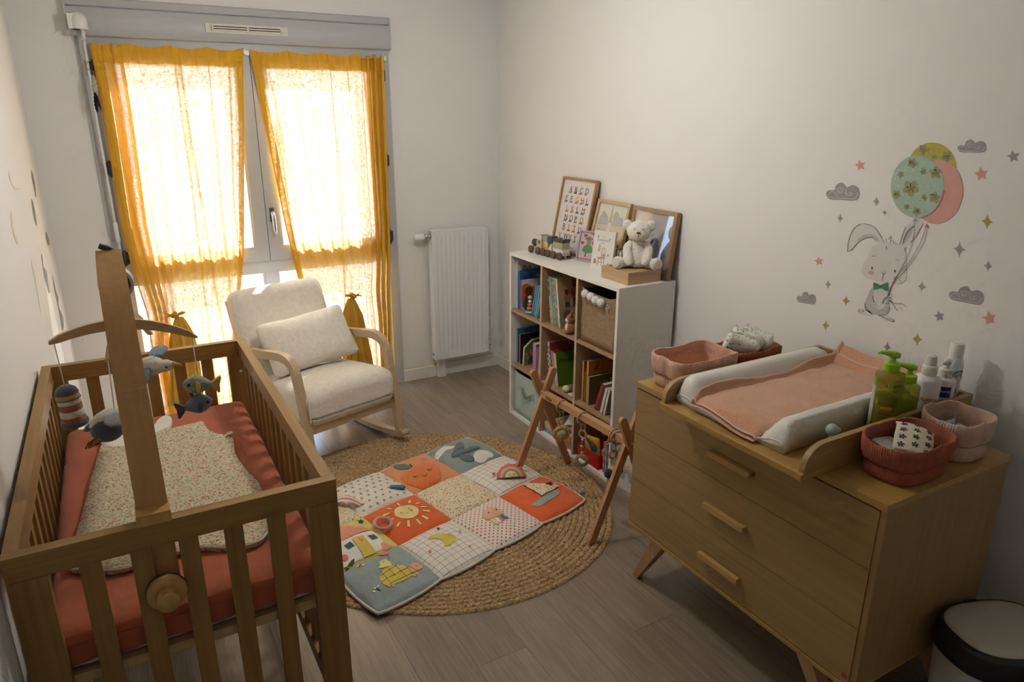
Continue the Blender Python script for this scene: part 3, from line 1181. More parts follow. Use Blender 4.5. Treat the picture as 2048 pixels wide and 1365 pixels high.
pts = [zp3(*p) for p in smooth2([p for p in bag_out], 3, True)]
cloth_poly(pts, 3, bag_map(0.010, 0.006), 0.016, 'floral_body', M_flo, bag)
cloth_poly([zp3(*p) for p in smooth2(collar, 3, True)], 3, bag_map(0.009, 0.005), 0.013, 'cream_collar', cloth('cream_cotton', (0.72, 0.68, 0.58), 300), bag)
bm = nb()
ring = [Vector((a - bag.location.x, b - bag.location.y, 0.006 + 0.006 * noise.noise(Vector((a * 7, b * 7, 2))))) for a, b in [zp3(*p) for p in smooth2(bag_out[16:32], 4)]]
tube(bm, ring, 0.0035, 6)
fin('piping', bm, cloth('cream_cotton', (0.72, 0.68, 0.58), 300), bag)
bm = nb()
q = zp3(880, 432)
for k in range(5):
    ball(bm, (q[0] - bag.location.x + 0.006 * math.cos(k * 1.3), q[1] - bag.location.y + 0.006 * math.sin(k * 1.3), 0.016), (0.006, 0.006, 0.005), 8, 6)
fin('shoulder_ruffle', bm, M_flo, bag)

# ------------------------------------------------------------------ mobile
MY = -2.872
AX = -2.388
M_beech = wood('beech', (0.46, 0.255, 0.085), (0.57, 0.335, 0.125), 'z', 0.45, knots=False, contrast=0.7)
M_beech_x = wood('beech_bar', (0.46, 0.29, 0.14), (0.58, 0.39, 0.20), 'x', 0.5, knots=False, contrast=0.7)
mob = thing('crib_mobile', 'wooden crib mobile with curved arm clamped to the end rail', 'mobile', (AX, MY, 0.78))
tp = at_y(217, 507, -2.63)
apath = smooth2([(0, 0.0), (0, 0.20), (0.008, 0.36), (0.045, 0.52), (0.115, 0.64), (tp.y - MY, tp.z - 0.78)], 6)
xs = lerp(0, tp.x - AX, 1)
bm = nb()
rings = []
for i, (yy, zz) in enumerate(apath):
    t = i / (len(apath) - 1)
    w = lerp(0.0315, 0.027, t)
    if t > 0.9:
        w *= lerp(1, 0.9, (t - 0.9) / 0.1)
    a = apath[max(0, i - 1)]
    b = apath[min(len(apath) - 1, i + 1)]
    ty, tz = b[0] - a[0], b[1] - a[1]
    L = math.hypot(ty, tz)
    ny, nz = -tz / L, ty / L
    h = 0.010
    cx = xs * max(0, (zz - 0.2)) / (tp.z - 0.98)
    rings.append([(cx - w, yy + ny * h, zz + nz * h), (cx + w, yy + ny * h, zz + nz * h), (cx + w, yy - ny * h, zz - nz * h), (cx - w, yy - ny * h, zz - nz * h)])
loft(bm, rings)
fin('arm', bm, M_beech, mob, bevel=0.003)
fin('rail_hook', bx(-0.033, 0.033, -0.046, 0.016, 0.1965, 0.222), M_beech, mob, bevel=0.003)
bm = nb()
tube(bm, [(0, -0.062, 0.03), (0, 0.02, 0.03)], 0.008, 12)
fin('clamp_screw', bm, M_beech, mob)
bm = nb()
tube(bm, [(0, -0.040, 0.03), (0, -0.044, 0.03), (0, -0.056, 0.03), (0, -0.060, 0.03)], [0.036, 0.040, 0.040, 0.037], 36)
cdisc = fin('clamp_disc', bm, M_beech, mob)
bm = nb()
torus(bm, (0, -0.0395, 0.03), 0.037, 0.0035, 'y', 36, 8)
fin('rubber_ring', bm, M_black, cdisc)
bm = nb()
tube(bm, [(0, -0.060, 0.03), (0, -0.066, 0.03), (0, -0.092, 0.03), (0, -0.096, 0.03)], [0.019, 0.0225, 0.0225, 0.020], 30)
fin('knob', bm, M_beech, cdisc)
# motor at the tip and clip
TP = tp - Vector((AX, MY, 0.78))
ctr = at_y(232, 568, -2.60) - Vector((AX, MY, 0.78))
bm = nb()
tube(bm, [ctr + Vector((0, -0.008, 0)), ctr + Vector((0, -0.004, 0)), ctr + Vector((0, 0.03, 0)), ctr + Vector((0, 0.034, 0))], [0.034, 0.037, 0.037, 0.034], 30)
mbx = fin('music_box', bm, P('cream_rim', (0.62, 0.56, 0.45), 0.6), mob)
bm = nb()
tube(bm, [ctr + Vector((0, -0.012, 0)), ctr + Vector((0, -0.007, 0))], [0.026, 0.031], 30)
fin('navy_face', bm, fuzzy('navy_felt', (0.035, 0.038, 0.06), 200), mbx)
bm = nb()
box(bm, TP.x - 0.008, TP.x + 0.012, TP.y - 0.006, TP.y + 0.01, TP.z - 0.002, TP.z + 0.008)
tube(bm, [TP + Vector((-0.016, 0, 0.018)), TP + Vector((0, 0, 0.010)), TP + Vector((0.014, 0, 0.004))], [0.006, 0.008, 0.004], 8)
fin('cord_clip', bm, M_dark, mob, bevel=0.002)

OFF = Vector((AX, MY, 0.78))
YC = -2.53
cc = at_y(247, 652, YC)
eL, eR = at_y(97, 687, YC - 0.03), at_y(394, 674, YC + 0.03)
eN, eF = at_y(216, 722, YC - 0.17), at_y(300, 668, YC + 0.19)


def crossbar(name, a, b, top, hgt, mat):
    """flat arched bar between two ends"""
    mid = (a + b) / 2
    mid.z = top
    pts_ = []
    N = 16
    d = (b - a)
    side = Vector((-d.y, d.x, 0)).normalized() * 0.006
    up = Vector((0, 0, 1))
    rings_ = []
    for i in range(N + 1):
        t = i / N
        s = 4 * t * (1 - t)
        c_ = a.lerp(b, t)
        c_.z += (top - (a.z + b.z) / 2) * s
        hh = hgt * (0.55 + 0.45 * s) * (0.45 if i in (0, N) else 1)
        rings_.append([c_ - side - up * hh - OFF, c_ + side - up * hh - OFF, c_ + side + up * hh - OFF, c_ - side + up * hh - OFF])
    bm_ = nb()
    loft(bm_, rings_)
    return fin(name, bm_, mat, mob, bevel=0.003)


crossbar('crossbar', eL, eR, cc.z + 0.004, 0.013, M_beech_x)
crossbar('crossbar', eN, eF, cc.z + 0.018, 0.013, M_beech_x)
bm = nb()
tube(bm, [cc - OFF + Vector((0, 0, 0.012)), ctr + Vector((0, 0.014, -0.03))], 0.0016, 6)
fin('cord', bm, P('white_cord', (0.72, 0.70, 0.64), 0.8), mob)


def hang(a, b, root_off):
    bm_ = nb()
    tube(bm_, [Vector(a) - root_off, Vector(b) - root_off], 0.0013, 6)
    return bm_


M_cord = P('white_cord', (0.72, 0.70, 0.64), 0.8)
M_nvy = fuzzy('slate_plush', (0.075, 0.082, 0.105), 260, 0.6)
M_cream = fuzzy('cream_plush', (0.66, 0.61, 0.50), 260, 0.9)
M_rust = fuzzy('rust_plush', (0.34, 0.075, 0.04), 260, 0.6)
M_must = fuzzy('mustard_plush', (0.50, 0.27, 0.05), 260, 0.6)
M_sage = fuzzy('sage_plush', (0.27, 0.30, 0.22), 260, 0.6)
M_blu = fuzzy('dusty_blue_plush', (0.14, 0.20, 0.25), 260, 0.6)
M_gry = fuzzy('grey_plush', (0.17, 0.17, 0.175), 260, 0.6)
M_eye = P('black_bead', (0.012, 0.012, 0.014), 0.2)

# lighthouse
lt = at_y(129, 771, YC - 0.03)
sc = (at_y(240, 800, YC - 0.03) - at_y(140, 800, YC - 0.03)).length / 100   # metres per pixel there
lh = thing('plush_lighthouse', 'plush lighthouse with rust and cream stripes hanging from the mobile', 'plush toy', lt - Vector((-0.006, 0, 99 * sc)), rot=(0.0, -0.06, 0))
H = 99 * sc
R0 = 24 * sc
bm = nb()
lathe(bm, [(0.001, 0), (R0 * 1.12, 0.0), (R0 * 1.22, 0.006), (R0 * 1.16, 0.013), (R0 * 0.95, 0.014)], 26)
fin('base_brim', bm, M_nvy, lh)
for k, (z0, z1, m_) in enumerate(((0.05, 0.24, M_rust), (0.24, 0.40, M_cream), (0.40, 0.55, M_rust), (0.55, 0.68, M_cream))):
    bm = nb()
    ra, rb = lerp(1.04, 0.90, z0), lerp(1.04, 0.90, z1)
    lathe(bm, [(R0 * ra * 0.96, H * z0), (R0 * ra * 1.03, H * (z0 + 0.02)), (R0 * rb * 1.05, H * (z1 - 0.02)), (R0 * rb * 0.96, H * z1)], 26, False, False)
    fin('stripe', bm, m_, lh)
bm = nb()
lathe(bm, [(R0 * 0.98, H * 0.68), (R0 * 1.03, H * 0.70), (R0 * 1.0, H * 0.80), (R0 * 0.95, H * 0.81)], 26, False, False)
lan = fin('lantern_band', bm, M_must, lh)
bm = nb()
torus(bm, (0, 0, H * 0.685), R0 * 1.02, 0.0016, 'z', 26, 6)
fin('stitch_line', bm, M_nvy, lan)
bm = nb()
lathe(bm, [(R0 * 1.0, H * 0.80), (R0 * 1.02, H * 0.82), (R0 * 0.86, H * 0.91), (R0 * 0.5, H * 0.98), (0.001, H * 1.0)], 26, False, True)
fin('dome', bm, M_nvy, lh)
fin('cord', hang(eL + Vector((0.010, 0, 0.012)), lt, lh.location), M_cord, lh, rot=(0, 0.06, 0))


def fish(name, label, c, s, L, Hh, body, accent, tailm, flip, tilt):
    root = thing(name, label, 'plush toy', c, rot=(0, tilt, 0))
    prof = [(0.0, 0.02), (0.05, 0.30), (0.15, 0.62), (0.30, 0.92), (0.45, 1.0), (0.60, 0.82), (0.75, 0.52), (0.86, 0.30), (0.92, 0.26)]
    bm_ = nb()
    rings_ = []
    for t, h in prof:
        rings_.append([((-0.5 + t) * L * flip, 0.42 * h * Hh * math.cos(2 * PI * k / 16), 0.5 * h * Hh * math.sin(2 * PI * k / 16)) for k in range(16)])
    loft(bm_, rings_)
    fin('body', bm_, body, root)
    bm_ = nb()
    prism(bm_, smooth2([(0.36, 0.06), (0.62, 0.42), (0.66, 0.30), (0.63, 0.02), (0.66, -0.34), (0.60, -0.42), (0.36, -0.06)], 2, True), -0.006, 0.006, lambda a, b, d: Vector((a * L * flip, d, b * Hh)))
    fin('tail', bm_, tailm, root, bevel=0.002)
    bm_ = nb()
    prism(bm_, smooth2([(-0.14, 0.20), (-0.08, 0.24), (0.02, 0.05), (0.0, -0.26), (-0.10, -0.22), (-0.12, 0)], 2, True), -0.42 * Hh - 0.003, -0.34 * Hh, lambda a, b, d: Vector((a * L * flip, d, b * Hh)))
    fin('fin', bm_, accent, root, bevel=0.002)
    bm_ = nb()
    ball(bm_, (-0.33 * L * flip, -0.27 * Hh, 0.05 * Hh), 0.0042, 10, 8)
    fin('eye', bm_, M_eye, root)
    return root


yF = YC + 0.03
f1 = at_y(398, 769, yF)
f2 = at_y(394, 809, yF)
sc = (at_y(440, 790, yF) - at_y(340, 790, yF)).length / 100
fa = fish('plush_fish', 'sage green plush fish with yellow tail hanging from the mobile', f1, sc, 66 * sc, 44 * sc, M_sage, P('yellow_strip', (0.62, 0.42, 0.06), 0.8), fuzzy('yellow_plush', (0.60, 0.38, 0.06), 260), 1, 0.16)
fb = fish('plush_fish', 'slate blue plush fish with dark tail below the green fish', f2, sc, 66 * sc, 45 * sc, M_blu, M_nvy, M_nvy, -1, -0.14)
fin('cord', hang(eR + Vector((-0.012, 0, 0.0)), f1 + Vector((0, 0, 0.016)), f1), M_cord, fa, rot=(0, -0.16, 0))
bm = nb()
tube(bm, [Vector((-0.004, 0, 16 * sc)), Vector((-0.006, 0, 30 * sc))], 0.0045, 8)
fin('ribbon_loop', bm, M_nvy, fb)


def gull(label, c, s, wing, belly, rotz, tilt):
    root = thing('plush_seagull', label, 'plush toy', c, rot=(tilt, 0, rotz))
    bm_ = nb()
    rings_ = []
    for t, h in [(0.0, 0.05), (0.08, 0.45), (0.22, 0.62), (0.34, 0.60), (0.45, 0.85), (0.62, 1.0), (0.8, 0.8), (0.94, 0.4), (1.0, 0.06)]:
        rings_.append([((t - 0.5) * 0.095 * s, 0.024 * h * s * math.cos(2 * PI * k / 16), 0.024 * h * s * math.sin(2 * PI * k / 16) + (0.012 * s * (0.35 - t) if t < 0.35 else 0)) for k in range(16)])
    loft(bm_, rings_)
    fin('body', bm_, M_cream, root)
    for sgn in (-1, 1):
        bm_ = nb()
        rings_ = []
        for t, h in [(0, 0.55), (0.25, 0.8), (0.55, 1.0), (0.82, 0.85), (0.96, 0.45), (1.0, 0.1)]:
            cy = sgn * (0.018 + 0.062 * t) * s
            rings_.append([(0.012 * s + 0.010 * t * s + 0.022 * h * s * math.cos(2 * PI * k / 12), cy, 0.010 * s - 0.02 * t * s + 0.006 * h * s * math.sin(2 * PI * k / 12)) for k in range(12)])
        loft(bm_, rings_)
        fin('wing', bm_, wing, root)
        bm_ = nb()
        ball(bm_, (-0.036 * s, sgn * 0.0135 * s, 0.010 * s), 0.003, 8, 6)
        fin('eye', bm_, M_eye, root)
        bm_ = nb()
        rings_ = [[(0.03 * s + 0.03 * t * s + 0.008 * h * s * math.cos(2 * PI * k / 8), sgn * 0.010 * s, -0.022 * s - 0.014 * t * s + 0.004 * h * s * math.sin(2 * PI * k / 8)) for k in range(8)] for t, h in ((0, 0.6), (0.6, 1.2), (1, 0.3))]
        loft(bm_, rings_)
        fin('foot', bm_, M_must, root)
    bm_ = nb()
    tube(bm_, [(-0.045 * s, 0, 0.008 * s), (-0.066 * s, 0, 0.004 * s)], [0.007 * s, 0.002 * s], 10)
    fin('beak', bm_, M_must, root)
    if belly:
        bm_ = nb()
        ball(bm_, (0.018 * s, 0, -0.012 * s), (0.03 * s, 0.026 * s, 0.026 * s), 18, 12)
        fin('dark_belly', bm_, M_nvy, root)
    return root


g1 = at_y(232, 838, YC - 0.17)
ga = gull('cream plush seagull with dark belly hanging next to the striped lighthouse', g1, 1.2, M_gry, True, -2.75, 0.35)
fin('cord', hang(eN, g1 + Vector((0, 0, 0.02)), g1), M_cord)
_c = bpy.context.scene.collection.objects[-1]
_c.parent = ga
_c.matrix_local = ga.matrix_basis.to_3x3().inverted().to_4x4()
g2 = at_y(312, 732, YC + 0.19)
gb = gull('cream plush seagull with blue wings hanging behind the mobile arm', g2, 1.15, M_blu, False, 2.55, -0.45)
fin('cord', hang(eF, g2 + Vector((0, 0, 0.015)), g2), M_cord)
_c = bpy.context.scene.collection.objects[-1]
_c.parent = gb
_c.matrix_local = gb.matrix_basis.to_3x3().inverted().to_4x4()

# ================================================================== ROCKING CHAIR
CTH = 0.29
chair = thing('rocking_chair', 'cream boucle rocking armchair with pale wooden frame', 'armchair', (-1.513, -0.562, 0), CTH)
M_ash = wood('pale_ash', (0.45, 0.32, 0.19), (0.59, 0.45, 0.29), 'y', 0.4, knots=False, contrast=0.6, coat=0.1)
M_bou = fuzzy('cream_boucle', (0.84, 0.78, 0.68), 130, 0.65, 0.007, 0.3, 0.06)
CW = 0.597 / 2


def bar(name, pts, w, h, parent, mat, k=5, ref=(1, 0, 0), bev=0.006):
    sp = smooth2(pts, k) if k else pts
    bm_ = nb()
    tube(bm_, sp, 1.0, shape=[(-w / 2, -h / 2), (w / 2, -h / 2), (w / 2, h / 2), (-w / 2, h / 2)], ref=ref)
    return fin(name, bm_, mat, parent, bevel=bev, seg=3)


for s in (-1, 1):
    x = s * (CW - 0.018)
    # armrest running over into the front leg
    bar('armrest', [(x, 0.30, 0.525), (x, 0.05, 0.562), (x, -0.16, 0.598), (x, -0.25, 0.605), (x, -0.310, 0.585), (x, -0.345, 0.53), (x, -0.375, 0.40), (x, -0.405, 0.24), (x, -0.430, 0.065)], 0.044, 0.036, chair, M_ash, 6)
    # rocker
    rk = []
    for i in range(15):
        y = lerp(-0.475, 0.365, i / 14)
        rk.append((x, y, 0.022 + 0.30 * (y + 0.06) ** 2))
    bar('rocker', rk, 0.030, 0.044, chair, M_ash, 0)
    bar('back_leg', [(x, 0.30, 0.075), (x, 0.27, 0.25), (x, 0.275, 0.50), (x, 0.30, 0.55)], 0.036, 0.034, chair, M_ash, 4)
    bar('back_upright', [(x * 0.93, 0.16, 0.22), (x * 0.93, 0.285, 0.52), (x * 0.93, 0.385, 0.79)], 0.030, 0.034, chair, M_ash, 4)
    bar('side_rail', [(x * 0.95, -0.385, 0.235), (x * 0.95, 0.22, 0.19)], 0.028, 0.05, chair, M_ash, 0)
bar('front_rail', [(-CW + 0.03, -0.388, 0.240), (CW - 0.03, -0.388, 0.240)], 0.028, 0.052, chair, M_ash, 0, ref=(0, 0, 1))
bar('back_rail', [(-CW + 0.04, 0.372, 0.745), (CW - 0.04, 0.372, 0.745)], 0.022, 0.05, chair, M_ash, 0, ref=(0, 0, 1))
for y, z in ((-0.470, 0.070), (0.355, 0.075)):
    for sx_ in (-1, 1):
        bm = nb()
        tube(bm, [(sx_ * (CW - 0.040), y, z), (sx_ * (CW + 0.006), y, z)], 0.017, 16)
        fin('dowel_end', bm, M_ash, chair, smooth='auto')

SW = 0.555


def seat_fn(x, y, z):
    # front edge rolls over, slight crown
    z += 0.018 * (1 - (x / (SW / 2)) ** 2) * (1 if z > 0 else 0)
    z += -0.075 * (y / 0.29) * 0.5 - 0.0
    if z > 0 and y < -0.2:
        z -= 0.03 * ((-y - 0.2) / 0.1) ** 2 * 0.6
    return (x, y, z)


bm = nb()
rbox(bm, SW, 0.62, 0.205, 0.055, 22, 0.010, c=(0, -0.118, 0.316), fn=seat_fn)
se = fin('seat_cushion', bm, M_bou, chair)
bm = nb()
tube(bm, smooth2([(-SW / 2 + 0.02, -0.415, 0.425), (-SW / 2 + 0.008, -0.428, 0.37), (-SW / 2 + 0.008, -0.428, 0.29)], 6), 0.004, 6)
fin('seam', bm, M_bou, se)
bm = nb()
A = Matrix.Translation((0, 0.240, 0.565)) @ Matrix.Rotation(math.radians(-23), 4, 'X')
rbox(bm, SW + 0.012, 0.145, 0.61, 0.06, 20, fn=lambda x, y, z: A @ Vector((x, y - (0.012 * (1 - (x / 0.27) ** 2) if y < 0 else 0), z)))
fin('back_cushion', bm, M_bou, chair)

bm = nb()
pc = chair.matrix_basis @ Vector((0.006, 0.010, 0.582))


def pil(x, y, z):
    u, v = x / 0.26, z / 0.155
    t = (1 - min(1, abs(u)) ** 3.2) * (1 - min(1, abs(v)) ** 3.2)
    y = math.copysign(1, y) * (0.012 + 0.062 * t ** 0.6) * (abs(y) / 0.065)
    return (x * (1 - 0.03 * (1 - abs(v))), y, z * (1 - 0.04 * (1 - abs(u))) + 0.006 * noise.noise(Vector((x * 9, z * 9, 3))))


rbox(bm, 0.52, 0.13, 0.31, 0.03, 22, fn=pil)
pw = fin('lumbar_pillow', bm, M_bou, None, loc=pc, rot=(math.radians(-33), math.radians(-4), CTH - 0.05))
tag(pw, 'rectangular cream boucle pillow resting on the rocking armchair', 'pillow')

# ================================================================== RUG
rug = thing('jute_rug', 'large round braided natural jute rug', 'rug', (-1.226, -1.629, 0), rz=math.radians(135))
rug.scale = (1.045, 0.955, 1)


def jute_mat():
    m, nt, b, out = new_mat('jute')
    v = coords(nt, (1, 1, 1), False)
    n1 = nd(nt, 'ShaderNodeTexNoise', {'Vector': v, 'Scale': 95.0, 'Detail': 5.0, 'Roughness': 0.8})
    n2 = nd(nt, 'ShaderNodeTexNoise', {'Vector': v, 'Scale': 5.0, 'Detail': 3.0})
    col = ramp(nt, n1.outputs[0], [(0.33, (0.11, 0.06, 0.026)), (0.44, (0.36, 0.23, 0.11)), (0.58, (0.60, 0.42, 0.22)), (0.74, (0.82, 0.65, 0.41))])
    tone = nd(nt, 'ShaderNodeMapRange', {'Value': n2.outputs[0], 'From Min': 0.3, 'From Max': 0.7, 'To Min': 0.88, 'To Max': 1.1})
    hs = nd(nt, 'ShaderNodeHueSaturation', {'Color': col, 'Value': tone.outputs[0]})
    nt.links.new(hs.outputs[0], b.inputs['Base Color'])
    b.inputs['Roughness'].default_value = 0.95
    b.inputs['Specular IOR Level'].default_value = 0.15
    bump(nt, b, n1.outputs[0], 0.9, 0.005)
    return m


M_jute = jute_mat()
RR, RWD = 0.838, 0.0254
nring = int(RR / RWD)
for k in range(nring):
    r0 = 0.003 + k * RWD
    rm = r0 + RWD / 2
    n = max(24, int(2 * PI * rm / 0.0075))
    nb_ = max(3, round(2 * PI * rm / 0.034))
    bm = nb()
    rows = []
    for j in range(8):
        s = -1 + 2 * j / 7
        row = []
        for i in range(n):
            th = 2 * PI * i / n
            ph = nb_ * th + k * 1.9
            ch = math.sin(ph + abs(s) * 2.2)
            ch2 = math.sin(ph * 2 + s * 2.4)
            z = 0.002 + 0.0085 * math.sqrt(max(0, 1 - s * s * 0.98)) + (0.0034 * ch + 0.0010 * ch2) * (1 - s * s)
            rr = rm + s * RWD / 2 * (1 + 0.06 * math.sin(ph)) + (0.003 * noise.noise(Vector((math.cos(th) * 3, math.sin(th) * 3, k))) if k == nring - 1 else 0)
            row.append((rr * math.cos(th), rr * math.sin(th), z))
        rows.append(row)
    last = [(x * (1 + 0.001 / rm), y * (1 + 0.001 / rm), 0.0005) for x, y, z in rows[-1]]
    loft(bm, rows + ([last] if k == nring - 1 else []), False, False)
    fin('braid_ring', bm, M_jute, rug, recalc=False)
# loose fibres at the rim
bm = nb()
for i in range(16):
    th = random.choice([-0.95, -0.5, -0.2, 0.1, 0.3]) - math.radians(135) + random.uniform(-0.15, 0.15)
    p = Vector((math.cos(th), math.sin(th), 0)) * (RR - 0.004)
    d = Vector((math.cos(th + random.uniform(-0.9, 0.9)), math.sin(th + random.uniform(-0.9, 0.9)), 0))
    tube(bm, [p + Vector((0, 0, 0.006)), p + d * 0.012 + Vector((0, 0, 0.007)), p + d * random.uniform(0.02, 0.035) + Vector((0, 0, 0.002))], 0.0007, 4)
o = fin('loose_fibre', bm, M_jute, rug)
o['kind'] = 'stuff'

# ================================================================== QUILTED PLAY MAT (3 x 4 patches)
MA = Vector((-1.728, -2.262, 0))
MU = Vector((1.142, 0.292, 0)) / 4        # one patch along the long side
MV = Vector((-0.198, 0.885, 0)) / 3       # one patch along the short side
MZ = 0.0135
mat_ = thing('play_mat', 'quilted patchwork baby play mat on the jute rug', 'play mat', (MA.x, MA.y, MZ))
INV = Matrix(((MU.x, MV.x), (MU.y, MV.y))).inverted()


def mat_h(u, v):
    """height of the padded top at patch coordinates"""
    fu, fv = u - math.floor(u), v - math.floor(v)
    a = max(0.0, 4 * fu * (1 - fu)) ** 0.42
    b = max(0.0, 4 * fv * (1 - fv)) ** 0.42
    w = 0.010 + 0.032 * a * b
    w += 0.0035 * noise.noise(Vector((u * 5, v * 5, 1))) * a * b + 0.0022 * noise.noise(Vector((u * 13, v * 9, 7))) * a * b
    # little puckers along the seams
    e = min(fu, 1 - fu, fv, 1 - fv)
    w += 0.0016 * math.sin((u + v) * 60) * math.exp(-e * 22) * a * b
    return w


def mat_p(u, v, dz=0.0):
    su, sv = abs(math.sin(PI * v)), abs(math.sin(PI * u))
    du = 0.055 * su ** 0.7 * (((u - 2) / 2) ** 15)
    dv = 0.055 * sv ** 0.7 * (((v - 1.5) / 1.5) ** 11)
    q = MU * (u + du) + MV * (v + dv)
    return Vector((q.x, q.y, mat_h(min(max(u, 0.004), 3.996), min(max(v, 0.004), 2.996)) + dz))


def px_uv(px, py, z=0.045):
    q = at_z(px, py, z)
    d = INV @ (Vector((q.x - MA.x, q.y - MA.y)))
    return (d[0], d[1])


def cf(n, c):
    return cloth('mat_' + n, c, 300, 0.25)


def grid_print(name, base, line, sp, rot=0.0):
    m, nt, b, out = new_mat(name)
    tc = nd(nt, 'ShaderNodeTexCoord')
    mp = nd(nt, 'ShaderNodeMapping', {'Vector': tc.outputs['Object'], 'Rotation': (0, 0, rot), 'Scale': (1 / sp, 1 / sp, 1)})
    sx = nd(nt, 'ShaderNodeSeparateXYZ', {0: mp.outputs[0]})
    fs = []
    for ax in (0, 1):
        fr = nd(nt, 'ShaderNodeMath', {0: sx.outputs[ax]}, operation='FRACT')
        fs.append(nd(nt, 'ShaderNodeMath', {0: fr.outputs[0], 1: 0.048}, operation='LESS_THAN').outputs[0])
    mx = nd(nt, 'ShaderNodeMath', {0: fs[0], 1: fs[1]}, operation='MAXIMUM')
    mc = nd(nt, 'ShaderNodeMixRGB', {'Fac': mx.outputs[0], 'Color1': lin(base), 'Color2': lin(line)})
    nt.links.new(mc.outputs[0], b.inputs['Base Color'])
    b.inputs['Roughness'].default_value = 0.9
    b.inputs['Specular IOR Level'].default_value = 0.2
    return m


def dot_print(name, base, dot, sp, rad, rot=0.0):
    m, nt, b, out = new_mat(name)
    tc = nd(nt, 'ShaderNodeTexCoord')
    mp = nd(nt, 'ShaderNodeMapping', {'Vector': tc.outputs['Object'], 'Rotation': (0, 0, rot), 'Scale': (1 / sp, 1 / sp, 0)})
    vo = nd(nt, 'ShaderNodeTexVoronoi', {'Vector': mp.outputs[0], 'Scale': 1.0, 'Randomness': 0.0})
    f = nd(nt, 'ShaderNodeMath', {0: vo.outputs['Distance'], 1: rad}, operation='LESS_THAN')
    mc = nd(nt, 'ShaderNodeMixRGB', {'Fac': f.outputs[0], 'Color1': lin(base), 'Color2': lin(dot)})
    nt.links.new(mc.outputs[0], b.inputs['Base Color'])
    b.inputs['Roughness'].default_value = 0.9
    b.inputs['Specular IOR Level'].default_value = 0.2
    return m


ROT = -math.atan2(MU.y, MU.x)
c_blue, c_or, c_peach, c_yel, c_white = (0.30, 0.36, 0.35), (0.72, 0.135, 0.035), (0.74, 0.30, 0.14), (0.68, 0.56, 0.16), (0.74, 0.70, 0.62)
M_grid = grid_print('mat_grid_check', c_white, (0.10, 0.11, 0.14), 0.031, ROT)
M_dots = dot_print('mat_red_dots', (0.74, 0.66, 0.58), (0.50, 0.09, 0.06), 0.0185, 0.21, ROT + 0.785)
M_ditsy = speckle('mat_ditsy', (0.72, 0.64, 0.46), [((0.62, 0.44, 0.08), 1.0, 0.24), ((0.56, 0.08, 0.03), 0.8, 0.20), ((0.14, 0.21, 0.22), 0.7, 0.17), ((0.66, 0.20, 0.10), 0.6, 0.15)], 80)
LAY = {  # (column along the long side, row): material, name
    (0, 0): (cf('slate', c_blue), 'patch'), (1, 0): (M_grid, 'patch'), (2, 0): (M_dots, 'patch'), (3, 0): (cf('orange', c_or), 'patch'),
    (0, 1): (cf('yellow', c_yel), 'patch'), (1, 1): (cf('orange', c_or), 'patch'), (2, 1): (M_ditsy, 'patch'), (3, 1): (M_grid, 'patch'),
    (0, 2): (M_ditsy, 'patch'), (1, 2): (cf('cream', (0.74, 0.69, 0.57)), 'patch'), (2, 2): (cf('peach', c_peach), 'patch'), (3, 2): (cf('sage_blue', (0.27, 0.34, 0.31)), 'patch')}
PATCH = {}
for (i, j), (m_, nm) in LAY.items():
    bm = nb()
    N = 34

    def pf(u, v):
        uu, vv_ = i + 0.001 + 0.998 * u, j + 0.001 + 0.998 * v
        p = mat_p(uu, vv_)
        if (i == 0 and u == 0) or (i == 3 and u == 1) or (j == 0 and v == 0) or (j == 2 and v == 1):
            p.z = 0.008
        return p
    gridsurf(bm, N, N, pf)
    PATCH[(i, j)] = fin(nm, bm, m_, mat_, recalc=False)
# backing with a rolled white edge
bm = nb()
loop = [mat_p(u, 0) for u in [k / 20 for k in range(80)]] + [mat_p(4, v) for v in [k / 20 for k in range(60)]] + [mat_p(u, 3) for u in [4 - k / 20 for k in range(80)]] + [mat_p(0, v) for v in [3 - k / 20 for k in range(60)]]
ctr_ = mat_p(2, 1.5)
rings = []
for off, z in ((0.0, 0.0005), (0.005, 0.003), (0.006, 0.009), (0.003, 0.014), (-0.004, 0.013)):
    rr = []
    for p in loop:
        d = Vector((p.x - ctr_.x, p.y - ctr_.y, 0)).normalized()
        rr.append((p.x + d.x * off, p.y + d.y * off, z))
    rings.append(rr)
loft(bm, rings, True, False)
fin('backing_edge', bm, cf('backing', (0.70, 0.66, 0.58)), mat_)


def applique(name, pts, m_, patch, dz=0.0022, cuts=2, px=True):
    """printed or sewn shape lying on the padded surface; pts in photo pixels or patch units"""
    uv = [px_uv(*p) for p in pts] if px else pts
    bm_ = nb()
    poly(bm_, uv, cuts, lambda a, b: mat_p(a, b, dz))
    for f in bm_.faces:
        f.normal_update()
        if f.normal.z < 0:
            f.normal_flip()
    return fin(name, bm_, m_, PATCH[patch], recalc=False)


def soft(name, pts, m_, patch, h=0.012, px=True):
    """stuffed shape sewn on"""
    uv = [px_uv(*p) for p in pts] if px else pts
    cx, cy = sum(p[0] for p in uv) / len(uv), sum(p[1] for p in uv) / len(uv)
    bm_ = nb()
    rings_ = []
    for s, z in ((1.0, 0.0), (1.0, h * 0.45), (0.88, h * 0.85), (0.6, h), (0.2, h)):
        rings_.append([mat_p(lerp(cx, p[0], s), lerp(cy, p[1], s), z) for p in uv])
    loft(bm_, rings_, False, True)
    return fin(name, bm_, m_, PATCH[patch])


Z4 = lambda x, y: (660 + x * 0.1758, 1000 + y * 0.1758)     # crop coordinates to photo pixels
Z5 = lambda x, y: (680 + x * 0.15625, 860 + y * 0.15625)
Z6 = lambda x, y: (920 + x * 0.17582, 880 + y * 0.17582)


def cz(f, pts):
    return [f(*p) for p in pts]


